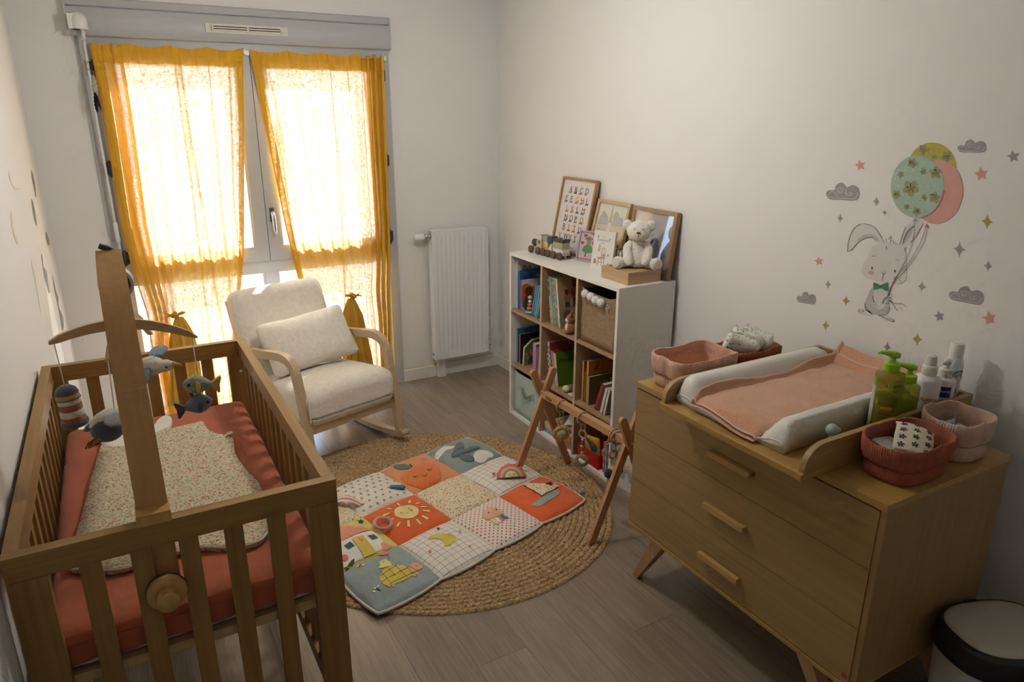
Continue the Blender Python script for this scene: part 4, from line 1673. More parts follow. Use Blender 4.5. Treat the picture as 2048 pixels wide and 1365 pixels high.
m_yel2 = cf('lemon', (0.66, 0.52, 0.10))
m_pale = cf('butter', (0.74, 0.64, 0.26))
m_coral = cf('coral', (0.72, 0.20, 0.13))
m_pinkc = cf('salmon', (0.74, 0.36, 0.24))
m_nav = cf('navy', (0.025, 0.03, 0.06))
m_whi = cf('white', (0.76, 0.73, 0.68))
m_teal = cf('teal', (0.07, 0.15, 0.15))
m_grn = cf('green', (0.06, 0.12, 0.05))
# turtle, duck, balloon
applique('turtle_shell', smooth2(cz(Z4, [(570, 880), (640, 800), (760, 765), (880, 780), (985, 825), (930, 880), (830, 935), (720, 980), (640, 995), (590, 960)]), 3, True), m_yel2, (0, 0))
applique('turtle_head', smooth2(cz(Z4, [(905, 770), (940, 728), (1000, 725), (1050, 752), (1045, 780), (990, 815), (930, 790)]), 3, True), m_pinkc, (0, 0), 0.0030)
for q in ([(640, 990), (680, 980), (690, 1008), (655, 1010)], [(700, 985), (735, 975), (742, 1000), (715, 1005)], [(930, 870), (965, 855), (985, 880), (950, 888)], [(965, 850), (1000, 835), (1012, 858), (985, 865)]):
    applique('turtle_foot', cz(Z4, q), m_pinkc, (0, 0), 0.0026)
for a, b in (((590, 850), (700, 985)), ((650, 800), (790, 940)), ((740, 770), (880, 905)), ((860, 775), (950, 860)), ((575, 890), (760, 770)), ((590, 960), (900, 790)), ((680, 980), (980, 830))):
    applique('shell_stitch', stroke(cz(Z4, [(lerp(a[0], b[0], t / 6), lerp(a[1], b[1], t / 6)) for t in range(7)]), 0.6), m_nav, (0, 0), 0.0034, 0)
applique('duck', smooth2(cz(Z4, [(560, 745), (590, 708), (640, 700), (690, 745), (705, 775), (650, 795), (590, 812), (556, 808), (575, 780)]), 3, True), m_pale, (0, 0), 0.0036)
applique('beak', cz(Z4, [(640, 695), (662, 690), (652, 710)]), m_coral, (0, 0), 0.004, 0)
applique('balloon', smooth2(cz(Z4, [(535, 605), (575, 578), (640, 572), (668, 595), (660, 625), (610, 650), (560, 635)]), 3, True), m_coral, (0, 0), 0.0026)
applique('balloon_string', stroke(cz(Z4, [(630, 650), (670, 665), (682, 695), (665, 725)]), 0.7), m_nav, (0, 0), 0.0030, 0)
for (x, y) in ((612, 738), (982, 770)):
    applique('eye', ell(*Z4(x, y), 1.3, 1.1, 8), m_nav, (0, 0), 0.0048, 0)
for q in ([(288, 740), (320, 733), (350, 745), (318, 752)], [(355, 742), (385, 733), (410, 736), (380, 752)], [(300, 765), (335, 752), (345, 760), (320, 775)], [(358, 752), (395, 755), (392, 770), (362, 762)]):
    applique('dragonfly_wing', cz(Z4, q), m_whi, (0, 0), 0.003, 0)
applique('dragonfly_body', stroke(cz(Z4, [(330, 768), (358, 735)]), 1.4), m_nav, (0, 0), 0.0036, 0)
applique('twig', stroke(cz(Z4, [(585, 1048), (548, 1030), (530, 1022)]), 1.2), m_nav, (0, 0), 0.003, 0)
applique('twig', stroke(cz(Z4, [(556, 1034), (556, 1008)]), 1.0), m_nav, (0, 0), 0.003, 0)
for (x, y) in ((512, 1050), (520, 1020), (556, 1002)):
    applique('berry', ell(*Z4(x, y), 2.2, 1.6, 10), m_whi, (0, 0), 0.0034, 0)
# moon patch
applique('moon', smooth2(cz(Z4, [(1115, 470), (1150, 425), (1220, 403), (1310, 405), (1400, 425), (1432, 450), (1425, 490), (1390, 525), (1310, 558), (1290, 515), (1270, 485), (1200, 470)]), 3, True), m_yel2, (1, 0))
applique('cheek', ell(*Z4(1390, 432), 2.4, 1.6, 10), m_pinkc, (1, 0), 0.0032, 0)
applique('eye', ell(*Z4(1350, 430), 1.0, 0.9, 8), m_nav, (1, 0), 0.0036, 0)
for (x, y, m_) in ((1232, 337, m_nav), (1478, 375, cf('star_sage', (0.36, 0.38, 0.34))), (1585, 540, m_pinkc), (1138, 600, m_coral)):
    applique('printed_star', star(*Z4(x, y), 4.6, 2.0), m_, (1, 0), 0.0028, 0)
# sun patch
applique('sun_disc', smooth2(cz(Z4, [(735, 160), (750, 115), (820, 90), (910, 86), (985, 108), (1010, 155), (990, 200), (910, 238), (820, 232), (750, 205)]), 3, True), m_pale, (1, 1))
rays = [(890, 55, 925, 18, 0), (790, 68, 0, 0, 0)]
for q in ([(888, 52), (892, 18), (926, 16), (914, 56)], [(757, 52), (776, 48), (804, 80), (790, 94)], [(632, 108), (690, 108), (714, 130), (650, 118)], [(603, 182), (688, 164), (682, 178), (605, 204)],
          [(970, 68), (990, 44), (1042, 40), (1000, 66)], [(1028, 106), (1046, 90), (1108, 86), (1090, 100)], [(1054, 152), (1060, 136), (1136, 132), (1132, 154)], [(1038, 206), (1056, 194), (1120, 216), (1108, 236)],
          [(974, 244), (994, 240), (1044, 282), (1024, 294)], [(878, 258), (904, 258), (914, 318), (884, 318)], [(784, 268), (808, 268), (774, 318), (752, 316)], [(668, 262), (712, 226), (726, 228), (690, 268)]):
    applique('sun_ray', cz(Z4, q), m_pale, (1, 1), 0.0026, 0)
applique('cheek', ell(*Z4(928, 148), 3.2, 2.0, 10), m_coral, (1, 1), 0.0032, 0)
applique('cheek', ell(*Z4(838, 190), 2.6, 1.4, 10), m_pinkc, (1, 1), 0.0032, 0)
for (x, y) in ((812, 178), (902, 132)):
    applique('eye', ell(*Z4(x, y), 1.3, 1.1, 8), m_nav, (1, 1), 0.0036, 0)
applique('smile', stroke(cz(Z4, [(865, 178), (875, 186), (888, 182), (892, 172)]), 0.5), m_nav, (1, 1), 0.0036, 0)
# house patch
applique('house_wall', cz(Z4, [(100, 510), (470, 360), (530, 400), (650, 520), (300, 690), (140, 760), (100, 700)]), m_whi, (0, 1), 0.0022, 2)
applique('house_roof', cz(Z4, [(60, 520), (60, 330), (130, 308), (260, 312), (380, 330), (462, 352), (300, 420), (140, 500)]), cf('roof_pink', (0.74, 0.33, 0.24)), (0, 1), 0.0026, 2)
for r in range(4):
    for k in range(5):
        x, y = 120 + k * 66 + r * 20 - 30, 470 - k * 26 - r * 42 + 20
        if x < 420 and y > 318:
            applique('roof_scallop', stroke(cz(Z4, [(x, y - 14), (x + 12, y), (x + 30, y + 2), (x + 48, y - 10), (x + 54, y - 26)]), 0.6), m_coral, (0, 1), 0.0034, 0)
for q in ([(428, 432), (500, 408), (550, 446), (478, 476)], [(160, 546), (232, 508), (286, 550), (212, 590)]):
    applique('house_window', cz(Z4, q), m_teal, (0, 1), 0.0034, 1)
    mx_, my_ = sum(p[0] for p in q) / 4, sum(p[1] for p in q) / 4
    applique('window_bar', stroke(cz(Z4, [((q[0][0] + q[3][0]) / 2, (q[0][1] + q[3][1]) / 2), (mx_, my_), ((q[1][0] + q[2][0]) / 2, (q[1][1] + q[2][1]) / 2)]), 0.5), m_nav, (0, 1), 0.004, 0)
applique('door_flap', cz(Z4, [(248, 478), (375, 438), (525, 590), (392, 650)]), m_yel2, (0, 1), 0.006, 2)
applique('heart', smooth2(cz(Z4, [(322, 478), (338, 470), (354, 482), (374, 476), (382, 492), (372, 515), (345, 498)]), 2, True), m_coral, (0, 1), 0.0078, 0)
applique('bird', smooth2(cz(Z4, [(578, 505), (600, 485), (640, 492), (660, 512), (700, 496), (704, 512), (660, 540), (620, 555), (595, 535)]), 2, True), m_pinkc, (0, 1), 0.003, 1)
applique('printed_star', star(*Z4(352, 245), 7.5, 3.0), m_nav, (0, 1), 0.0028, 0)
applique('flower', ell(*Z4(170, 670), 7.5, 5.5, 14), m_coral, (0, 1), 0.0036, 1)
for q in ([(200, 735), (240, 695), (275, 675), (275, 705), (240, 730)], [(160, 755), (215, 745), (235, 755), (190, 775)]):
    applique('leaf', smooth2(cz(Z4, q), 2, True), m_grn, (0, 1), 0.0032, 1)
# apple / peach patch
o = soft('stuffed_apple', smooth2(cz(Z5, [(775, 620), (800, 580), (880, 545), (940, 500), (1020, 460), (1130, 450), (1220, 475), (1285, 540), (1290, 610), (1250, 655), (1180, 680), (1130, 715), (1040, 735), (930, 715), (840, 680)]), 3, True), fuzzy('orange_plush', (0.74, 0.19, 0.03), 300, 0.4), (2, 2), 0.010)
soft('leaf', smooth2(cz(Z5, [(688, 465), (740, 452), (830, 462), (890, 480), (925, 505), (880, 522), (800, 530), (740, 518)]), 3, True), cf('leaf_green', (0.15, 0.21, 0.14)), (2, 2), 0.007)
soft('stalk', cz(Z5, [(893, 470), (910, 460), (930, 508), (915, 512)]), m_nav, (2, 2), 0.008)
applique('heart', smooth2(cz(Z5, [(1035, 382), (1060, 376), (1085, 388), (1110, 390), (1090, 412), (1050, 402)]), 2, True), m_coral, (2, 2))
for q in ([(940, 632), (965, 642), (990, 628)], [(1118, 548), (1142, 560), (1180, 550)], [(1060, 618), (1080, 630), (1105, 622), (1112, 602)]):
    applique('stitched_face', stroke(cz(Z5, q), 0.8), m_nav, (2, 2), 0.0125, 0)
for q in ([(965, 642), (960, 655)], [(985, 634), (992, 646)], [(948, 636), (940, 648)], [(1142, 560), (1140, 572)], [(1130, 554), (1122, 564)], [(1160, 556), (1166, 566)]):
    applique('stitched_lash', stroke(cz(Z5, q), 0.6), m_nav, (2, 2), 0.0125, 0)
# bird patch
m_bird = cf('bird_grey', (0.15, 0.20, 0.20))
applique('cloud', smooth2(cz(Z5, [(1212, 330), (1235, 290), (1290, 250), (1350, 218), (1420, 225), (1470, 230), (1450, 262), (1380, 275), (1330, 300), (1300, 330), (1250, 362), (1215, 358)]), 2, True), m_whi, (3, 2))
applique('cloud', smooth2(cz(Z5, [(1708, 375), (1720, 320), (1760, 285), (1820, 280), (1880, 278), (1950, 300), (1958, 330), (1900, 350), (1860, 385), (1790, 408), (1730, 400)]), 2, True), m_whi, (3, 2))
soft('stuffed_bird_body', smooth2(cz(Z5, [(1425, 355), (1440, 325), (1490, 310), (1600, 285), (1740, 236), (1785, 240), (1780, 258), (1690, 300), (1600, 330), (1520, 358), (1450, 372)]), 3, True), m_bird, (3, 2), 0.014)
soft('stuffed_bird_wing', smooth2(cz(Z5, [(1470, 270), (1485, 215), (1530, 182), (1565, 180), (1585, 215), (1590, 262), (1560, 285), (1500, 302)]), 3, True), m_bird, (3, 2), 0.010)
soft('stuffed_bird_wing', smooth2(cz(Z5, [(1525, 360), (1580, 345), (1660, 345), (1708, 365), (1718, 395), (1680, 415), (1610, 412), (1560, 395)]), 3, True), m_bird, (3, 2), 0.010)
for q in ([(1500, 300), (1505, 250), (1535, 215), (1560, 205)], [(1530, 290), (1535, 260), (1560, 240)], [(1560, 365), (1620, 360), (1690, 385)], [(1560, 380), (1620, 385), (1660, 400)]):
    applique('wing_stitch', stroke(cz(Z5, q), 0.5), cf('bird_dark', (0.07, 0.10, 0.10)), (3, 2), 0.0112, 0)
applique('eye', ell(*Z5(1466, 326), 1.2, 1.0, 8), m_nav, (3, 2), 0.0155, 0)
# stars on the cream patch
m_st = cf('star_grey', (0.30, 0.29, 0.25))
for r in range(7):
    for k in range(7):
        u, v = 1.08 + (k + 0.5 * (r % 2)) * 0.13, 2.09 + r * 0.13
        if u < 1.96:
            uv = [(u + (0.032 if q % 2 == 0 else 0.014) * math.cos(q * PI / 5 + r), v + (0.032 if q % 2 == 0 else 0.014) * math.sin(q * PI / 5 + r)) for q in range(10)]
            applique('printed_star', uv, m_st, (1, 2), 0.0024, 0, px=False)
# octopus on the dotted patch
soft('stuffed_octopus', smooth2(cz(Z6, [(258, 880), (268, 835), (320, 800), (390, 798), (450, 815), (500, 862), (470, 885), (420, 910), (360, 935), (310, 942), (275, 920)]), 3, True), cf('skin_pink', (0.74, 0.42, 0.30)), (2, 0), 0.008)
for q, m_ in (([(335, 938), (375, 925), (445, 975), (415, 992)], m_pale), ([(385, 925), (425, 912), (475, 950), (455, 972)], m_whi), ([(428, 910), (462, 898), (505, 930), (480, 950)], m_coral), ([(462, 895), (490, 880), (555, 915), (520, 925)], cf('aqua', (0.06, 0.24, 0.33)))):
    soft('ribbon_tag', cz(Z6, q), m_, (2, 0), 0.006)
for (x, y) in ((328, 875), (414, 836)):
    applique('eye', ell(*Z6(x, y), 1.6, 1.4, 8), m_nav, (2, 0), 0.0105, 0)
applique('smile', stroke(cz(Z6, [(388, 885), (400, 893), (414, 885)]), 0.5), m_coral, (2, 0), 0.0105, 0)
# boat on the orange patch
m_boat = cf('boat_grey', (0.30, 0.35, 0.34))
applique('boat_hull', smooth2(cz(Z6, [(805, 742), (880, 712), (960, 655), (1060, 592), (1115, 585), (1132, 612), (1110, 645), (1020, 705), (920, 762), (850, 765)]), 2, True), m_boat, (3, 0))
applique('boat_pennant', cz(Z6, [(690, 512), (785, 470), (806, 484), (715, 522)]), m_pale, (3, 0))
applique('boat_sail', cz(Z6, [(706, 520), (830, 524), (970, 534), (1045, 560), (1070, 508), (1085, 545), (1128, 548), (1040, 610), (930, 670), (800, 592)]), M_ditsy, (3, 0), 0.009, 2)
applique('boat_window', smooth2(cz(Z6, [(968, 538), (1010, 516), (1045, 520), (1030, 548), (990, 548)]), 2, True), m_nav, (3, 0), 0.011, 1)
# small appliques on the far check patch
applique('triangle', cz(Z5, [(1828, 455), (1860, 435), (1880, 462)]), m_coral, (3, 1), 0.0026, 0)
applique('triangle', cz(Z5, [(1545, 600), (1570, 575), (1595, 598)]), m_pale, (3, 1), 0.0026, 0)
# loops and tags sewn to the rim
bm = nb()
rbox(bm, 0.05, 0.020, 0.006, 0.003, 4)
q = at_z(1160, 983, 0.03)
fin('loop_tag', bm, cf('lilac_tag', (0.32, 0.29, 0.32)), mat_, loc=(q.x - MA.x + 0.004, q.y - MA.y, 0.018), rot=(0, 0, 0.4))

# toys lying on the mat
q = at_z(766, 1049, 0.06)
rt = thing('ring_rattle', 'clear plastic ring rattle with coloured beads on the sun patch', 'rattle', (q.x, q.y, 0.062), rot=(0.14, 0.05, 0))


def clear_mat(name, tint, fac=0.75):
    m, nt, b, out = new_mat(name)
    nt.nodes.remove(b)
    tr = nd(nt, 'ShaderNodeBsdfTransparent', {'Color': lin(tint)})
    pr = nd(nt, 'ShaderNodeBsdfPrincipled', {'Base Color': lin(tint), 'Roughness': 0.12})
    lw = nd(nt, 'ShaderNodeLayerWeight', {'Blend': 0.35})
    sc_ = nd(nt, 'ShaderNodeMapRange', {'Value': lw.outputs['Facing'], 'To Min': 1 - fac, 'To Max': 1.0})
    mx = nd(nt, 'ShaderNodeMixShader', {0: sc_.outputs[0], 1: tr.outputs[0], 2: pr.outputs[0]})
    nt.links.new(mx.outputs[0], out.inputs[0])
    return m


bm = nb()
torus(bm, (0, 0, 0), 0.038, 0.0095, 'z', 36, 12)
fin('clear_ring', bm, clear_mat('clear_pink_plastic', (0.80, 0.62, 0.62)), rt)
bcols = [(0.6, 0.08, 0.05), (0.65, 0.45, 0.08), (0.10, 0.30, 0.22), (0.12, 0.25, 0.45), (0.75, 0.35, 0.3), (0.7, 0.68, 0.6)]
for k in range(22):
    an = k * 0.245 + 2.2
    bm = nb()
    ball(bm, (0.038 * math.cos(an) + random.uniform(-0.003, 0.003), 0.038 * math.sin(an) + random.uniform(-0.003, 0.003), -0.003), 0.0033, 8, 6)
    fin('bead', bm, P('bead%d' % (k % 6), bcols[k % 6], 0.35), rt)

# rainbow cushion toy
q = at_z(1020, 966, 0.03)
rb = thing('rainbow_toy', 'small round plush rainbow toy leaning on the check patch', 'plush toy', (q.x + 0.012, q.y + 0.012, 0.044), rot=(-0.75, 0, -0.35))
for k, (r, m_) in enumerate(((0.074, m_coral), (0.060, cf('rainbow_pink', (0.74, 0.42, 0.32))), (0.047, cf('rainbow_sage', (0.30, 0.33, 0.25))), (0.034, m_pale))):
    bm = nb()
    rings = []
    for s, d in ((1.0, 0.004 + 0.002 * k), (1.0, -0.012 - 0.003 * k), (0.93, -0.018 - 0.004 * k), (0.5, -0.022 - 0.004 * k)):
        rings.append([(s * r * math.cos(PI * a / 20), d, s * r * math.sin(PI * a / 20)) for a in range(21)] + [(s * r * (1 - 2 * a / 6) * -1 if False else s * r * (-1 + 2 * a / 6), d, 0.0) for a in range(1, 6)])
    loft(bm, rings)
    fin('rainbow_band', bm, m_, rb)
bm = nb()
rings = []
for s, d in ((0.9, 0.006), (1.06, 0.0), (1.06, -0.008), (0.98, -0.012)):
    rings.append([(s * 0.076 * math.cos(PI * a / 24) * (1 + 0.03 * math.sin(a * 1.57)), d, s * 0.076 * math.sin(PI * a / 24) * (1 + 0.03 * math.sin(a * 1.57))) for a in range(25)])
loft(bm, rings, closed=False)
fin('white_piping', bm, cf('white', (0.76, 0.73, 0.68)), rb, recalc=False)
for x in (-0.012, 0.014):
    bm = nb()
    ball(bm, (x, -0.036, 0.014), 0.0025, 8, 6)
    fin('eye', bm, M_eye, rb)
bm = nb()
rbox(bm, 0.022, 0.005, 0.012, 0.002, 4, c=(-0.082, -0.004, 0.03))
fin('side_tag', bm, m_coral, rb)

# crinkle flap and blue teether at the seams
q = at_z(795, 978, 0.045)
tt = thing('teether', 'small blue and white teether lying between star and apple patches', 'teether', (q.x, q.y, 0.052), rz=-0.5)
bm = nb()
rbox(bm, 0.075, 0.022, 0.016, 0.007, 8, 0.003)
fin('body', bm, P('teether_blue', (0.05, 0.17, 0.34), 0.5), tt)
bm = nb()
rbox(bm, 0.055, 0.020, 0.014, 0.006, 8, c=(-0.012, 0.014, 0.008))
fin('white_grip', bm, P('teether_white', (0.68, 0.66, 0.60), 0.5), tt)
q = at_z(693, 1008, 0.05)
cr = thing('crinkle_toy', 'red and white striped crinkle leaf standing on the star patch', 'crinkle toy', (q.x, q.y, 0.04), rz=-0.55)
for k in range(5):
    bm = nb()
    y0, y1 = -0.03 + k * 0.012, -0.018 + k * 0.012
    gridsurf(bm, 12, 2, lambda u, v: Vector((lerp(-0.07, 0.07, u), lerp(y0, y1, v) * (1 - 0.6 * abs(2 * u - 1)), 0.012 + 0.035 * math.sin(PI * u) - 8.0 * lerp(y0, y1, v) ** 2)))
    fin('stripe', bm, m_coral if k % 2 else m_whi, cr)

# ================================================================== WOODEN BABY GYM
GTH = 0.045
gym = thing('baby_gym', 'wooden baby gym with crossed legs over the play mat', 'baby gym', (-0.612, -1.615, 0), GTH - PI / 2)
# local x runs along the bar, local y across the legs
M_gym = wood('gym_beech', (0.40, 0.20, 0.085), (0.52, 0.29, 0.14), 'z', 0.4, knots=False, contrast=0.6)
M_gym_x = wood('gym_beech_bar', (0.44, 0.24, 0.11), (0.55, 0.33, 0.17), 'x', 0.4, knots=False, contrast=0.6)
GL, GHW, GZC, GZT = 0.655, 0.184, 0.445, 0.588
sl = GHW / GZC


def gym_leg(xo, sgn, foot_z):
    # sgn: foot on local y = sgn * GHW, tip on the other side
    f_ = Vector((xo, sgn * (GHW - sl * foot_z), foot_z))
    t_ = Vector((xo, -sgn * sl * (GZT - GZC), GZT))
    d = (t_ - f_).normalized()
    n_ = Vector((0, d.z, -d.y))
    w, th = 0.018, 0.0095
    pts_ = [(-w, 0), (w, 0)]
    L = (t_ - f_).length
    out_ = []
    out_.append(f_ - n_ * w + d * (w * d.y * sgn * -0.0))
    bm_ = nb()
    outline = [(-w, 0.0), (w, 0.0)] + [(w * math.cos(a * PI / 10), L - w + w * math.sin(a * PI / 10)) for a in range(11)]
    prism(bm_, outline, xo - th, xo + th, lambda a, b, q_: Vector((q_, 0, 0)) + Vector((0, f_.y, f_.z)) + Vector((0, n_.y, n_.z)) * a + Vector((0, d.y, d.z)) * b)
    # cut the foot level
    for v in bm_.verts:
        if (v.co - Vector((v.co.x, f_.y, f_.z))).length < w * 1.2:
            k_ = (foot_z - v.co.z) / d.z
            v.co += Vector((0, d.y, d.z)) * k_
    return fin('leg', bm_, M_gym, gym, bevel=0.0035)


# local +y is world +x here (legs next to the shelf), local -y is towards the mat
gym_leg(-0.0098, 1, 0.013)
gym_leg(0.0098, -1, 0.054)
gym_leg(GL + 0.0098, 1, 0.001)
gym_leg(GL - 0.0098, -1, 0.014)
bm = nb()
tube(bm, [(0.0, 0, GZC + 0.012), (GL, 0, GZC + 0.012)], 1.0, shape=[(-0.016, -0.016), (0.016, -0.016), (0.016, 0.016), (-0.016, 0.016)], ref=(0, 0, 1))
cbar = fin('crossbar', bm, M_gym_x, gym, bevel=0.006, seg=3)
for xx in (-0.0205, GL + 0.0205):
    bm = nb()
    tube(bm, [(xx - 0.002, 0, GZC + 0.012), (xx + 0.002, 0, GZC + 0.012)], 0.006, 6)
    fin('bolt', bm, M_steel, gym)
bm = nb()
box(bm, 0.05, 0.10, -0.0185, -0.0163, GZC + 0.004, GZC + 0.016)
fin('branded_mark', bm, P('burnt_mark', (0.20, 0.10, 0.05), 0.6), cbar)

GM = gym.matrix_basis
M_ringw = wood('ring_beech', (0.38, 0.22, 0.10), (0.50, 0.31, 0.16), 'x', 0.4, knots=False, contrast=0.6)
M_link = P('olive_link', (0.30, 0.31, 0.22), 0.45)


def ring_on_bar(parent, xo, r=0.030):
    bm_ = nb()
    torus(bm_, (0, 0, 0.002), r, 0.0052, 'x', 30, 10, M=Matrix.Rotation(random.uniform(-0.35, 0.35), 3, 'Z'))
    return fin('wooden_ring', bm_, M_ringw, parent, loc=(xo, 0, 0))


def chain_link(parent, z, L=0.036, w=0.0125, rz=0.0, mat=None):
    bm_ = nb()
    pts_ = []
    for k in range(24):
        a = 2 * PI * k / 24
        pts_.append(Vector((w * math.cos(a), 0, (L / 2 - w) * (1 if math.sin(a) > 0 else -1) + w * math.sin(a))))
    pts_.append(pts_[0])
    tube(bm_, pts_, 0.0028, 8, cap=False)
    return fin('chain_link', bm_, mat or M_link, parent, loc=(0, 0, z), rot=(0, 0, rz))


def pend(name, label, xo, cat='hanging toy'):
    p = GM @ Vector((xo, 0, GZC + 0.012 - 0.012))
    return thing(name, label, cat, p, GTH - PI / 2)


# 1: sunflower rattle
t1 = pend('sunflower_rattle', 'yellow sunflower rattle hanging from the gym bar', 0.165)
ring_on_bar(t1, 0)
chain_link(t1, -0.048, 0.044, 0.008, 1.2)
bm = nb()
torus(bm, (0, 0, -0.078), 0.017, 0.0045, 'x', 24, 8)
fin('wooden_ring', bm, M_ringw, t1)
bm = nb()
ball(bm, (0, 0, -0.100), (0.006, 0.006, 0.010), 10, 8)
fin('knot', bm, M_cream, t1)
M_pet = fuzzy('petal_yellow', (0.55, 0.33, 0.08), 260, 0.5)
fl_ = bpy.data.objects.new('sunflower', None)
link(fl_, t1)
fl_.location = (0, 0, -0.145)
fl_.rotation_euler = (0.15, 0, 1.15)
for k in range(12):
    a = 2 * PI * k / 12
    bm = nb()
    ball(bm, (0.034 * math.cos(a), 0, 0.034 * math.sin(a)), (0.0125, 0.009, 0.0125), 10, 8)
    fin('petal', bm, M_pet, fl_)
bm = nb()
ball(bm, (0, 0, 0), (0.027, 0.017, 0.027), 20, 12)
fin('flower_face', bm, cloth('face_sage', (0.50, 0.50, 0.32), 300), fl_)
# 2: teething ring on beads
t2 = pend('beaded_ring_toy', 'olive teething ring on coloured beads hanging from the gym bar', 0.335)
ring_on_bar(t2, 0)
chain_link(t2, -0.045, 0.042, 0.011, 0.5)
bm = nb()
torus(bm, (0, 0, -0.080), 0.020, 0.0045, 'y', 24, 8, M=Matrix.Rotation(0.3, 3, 'Z'))
fin('wooden_ring', bm, M_ringw, t2)
bm = nb()
tube(bm, [(0, 0, -0.096), (0, 0, -0.185)], 0.0016, 6)
fin('cord', bm, M_cord, t2)
for k, (r, c) in enumerate(((0.0065, (0.68, 0.64, 0.54)), (0.009, (0.10, 0.12, 0.07)), (0.0105, (0.55, 0.30, 0.05)), (0.0095, (0.13, 0.15, 0.09)), (0.0065, (0.68, 0.64, 0.54)))):
    bm = nb()
    ball(bm, (0, 0, -0.108 - k * 0.0165), r, 14, 10)
    fin('bead', bm, P('gym_bead%d' % k, c, 0.45), t2)
bm = nb()
an = Matrix.Rotation(0.75, 3, 'Z')
for s0 in (0,):
    rings = []
    for (r, d) in ((0.017, -0.004), (0.0175, 0.004), (0.032, 0.005), (0.0335, 0.0), (0.032, -0.005), (0.017, -0.004)):
        rings.append([an @ Vector((r * math.cos(2 * PI * k / 32), d, r * math.sin(2 * PI * k / 32))) + Vector((0, 0, -0.217)) for k in range(32)])
    loft(bm, rings, False, False)
fin('teething_ring', bm, P('olive_silicone', (0.22, 0.24, 0.12), 0.55), t2)
# 3: bee plush
t3 = pend('bee_plush_toy', 'black and yellow bee plush on doubled rings next to the dresser', 0.555)
ring_on_bar(t3, 0)
t3b = ring_on_bar(t3, 0.026)
chain_link(t3, -0.052, 0.048, 0.012, 0.4)
chain_link(t3, -0.052, 0.048, 0.012, 1.6)
bm = nb()
torus(bm, (0, 0, -0.088), 0.020, 0.005, 'x', 24, 8)
fin('wooden_ring', bm, M_ringw, t3)
chain_link(t3, -0.122, 0.04, 0.009, 0.9, M_cord)
for sgn, r in ((-1, 0.024), (1, 0.022)):
    bm = nb()
    ball(bm, (0.012, sgn * 0.026, -0.172), (r * 0.9, r * 1.1, r * 0.9), 14, 10)
    fin('black_puff', bm, fuzzy('black_plush', (0.02, 0.02, 0.024), 260, 0.5), t3)
bm = nb()
ball(bm, (0.012, 0, -0.160), (0.02, 0.024, 0.02), 16, 10)
fin('yellow_body', bm, M_pet, t3)
bm = nb()
rbox(bm, 0.012, 0.034, 0.034, 0.005, 6, 0.0, c=(-0.004, -0.01, -0.212))
fin('white_wing', bm, cloth('wing_white', (0.70, 0.68, 0.62), 200), t3)

# ================================================================== CUBE SHELF
SX0, SX1, SY0, SY1, SH = -0.368, -0.022, -0.833, -1.878, 1.0256
M_lam = P('white_laminate', (0.78, 0.765, 0.73), 0.4)
M_shw = wood('shelf_oak', (0.34, 0.21, 0.11), (0.46, 0.305, 0.18), 'x', 0.5, knots=False, contrast=0.6)
M_shwz = wood('shelf_oak_upright', (0.34, 0.21, 0.11), (0.46, 0.305, 0.18), 'z', 0.5, knots=False, contrast=0.6)
shelf = thing('cube_shelf', 'white and oak cube shelf with nine compartments', 'shelf', (0, 0, 0))
fin('top_panel', bx(SX0, SX1, SY1, SY0, SH - 0.018, SH), M_lam, shelf, bevel=0.0015)
fin('bottom_panel', bx(SX0, SX1, SY1 + 0.018, SY0 - 0.018, 0.0, 0.018), M_lam, shelf, bevel=0.0015)
fin('side_panel', bx(SX0, SX1, SY0 - 0.018, SY0, 0.0, SH - 0.018), M_lam, shelf, bevel=0.0015)
fin('side_panel', bx(SX0, SX1, SY1, SY1 + 0.018, 0.0, SH - 0.018), M_lam, shelf, bevel=0.0015)
fin('back_panel', bx(SX1 - 0.004, SX1 - 0.001, SY1 + 0.004, SY0 - 0.004, 0.004, SH - 0.004), M_shwz, shelf, smooth=False)
ycol = [SY0 - 0.018, -1.181, -1.199, -1.527, -1.545, SY1 + 0.018]
for a, b in ((ycol[1], ycol[2]), (ycol[3], ycol[4])):
    fin('divider', bx(SX0 + 0.001, SX1 - 0.004, b, a, 0.018, SH - 0.018), M_shwz, shelf, bevel=0.001)
    fin('divider_edge', bx(SX0, SX0 + 0.0012, b, a, 0.018, SH - 0.018), P('oak_edge', (0.50, 0.38, 0.27), 0.5), shelf, smooth=False)
for z in (0.668, 0.324):
    for a, b in ((ycol[0], ycol[1]), (ycol[2], ycol[3]), (ycol[4], ycol[5])):
        fin('shelf_board', bx(SX0 + 0.001, SX1 - 0.004, b, a, z, z + 0.016), M_shw, shelf, bevel=0.001)
ZR = [0.685, 0.341, 0.0185]

M_page = P('paper_edge', (0.70, 0.66, 0.56), 0.9)


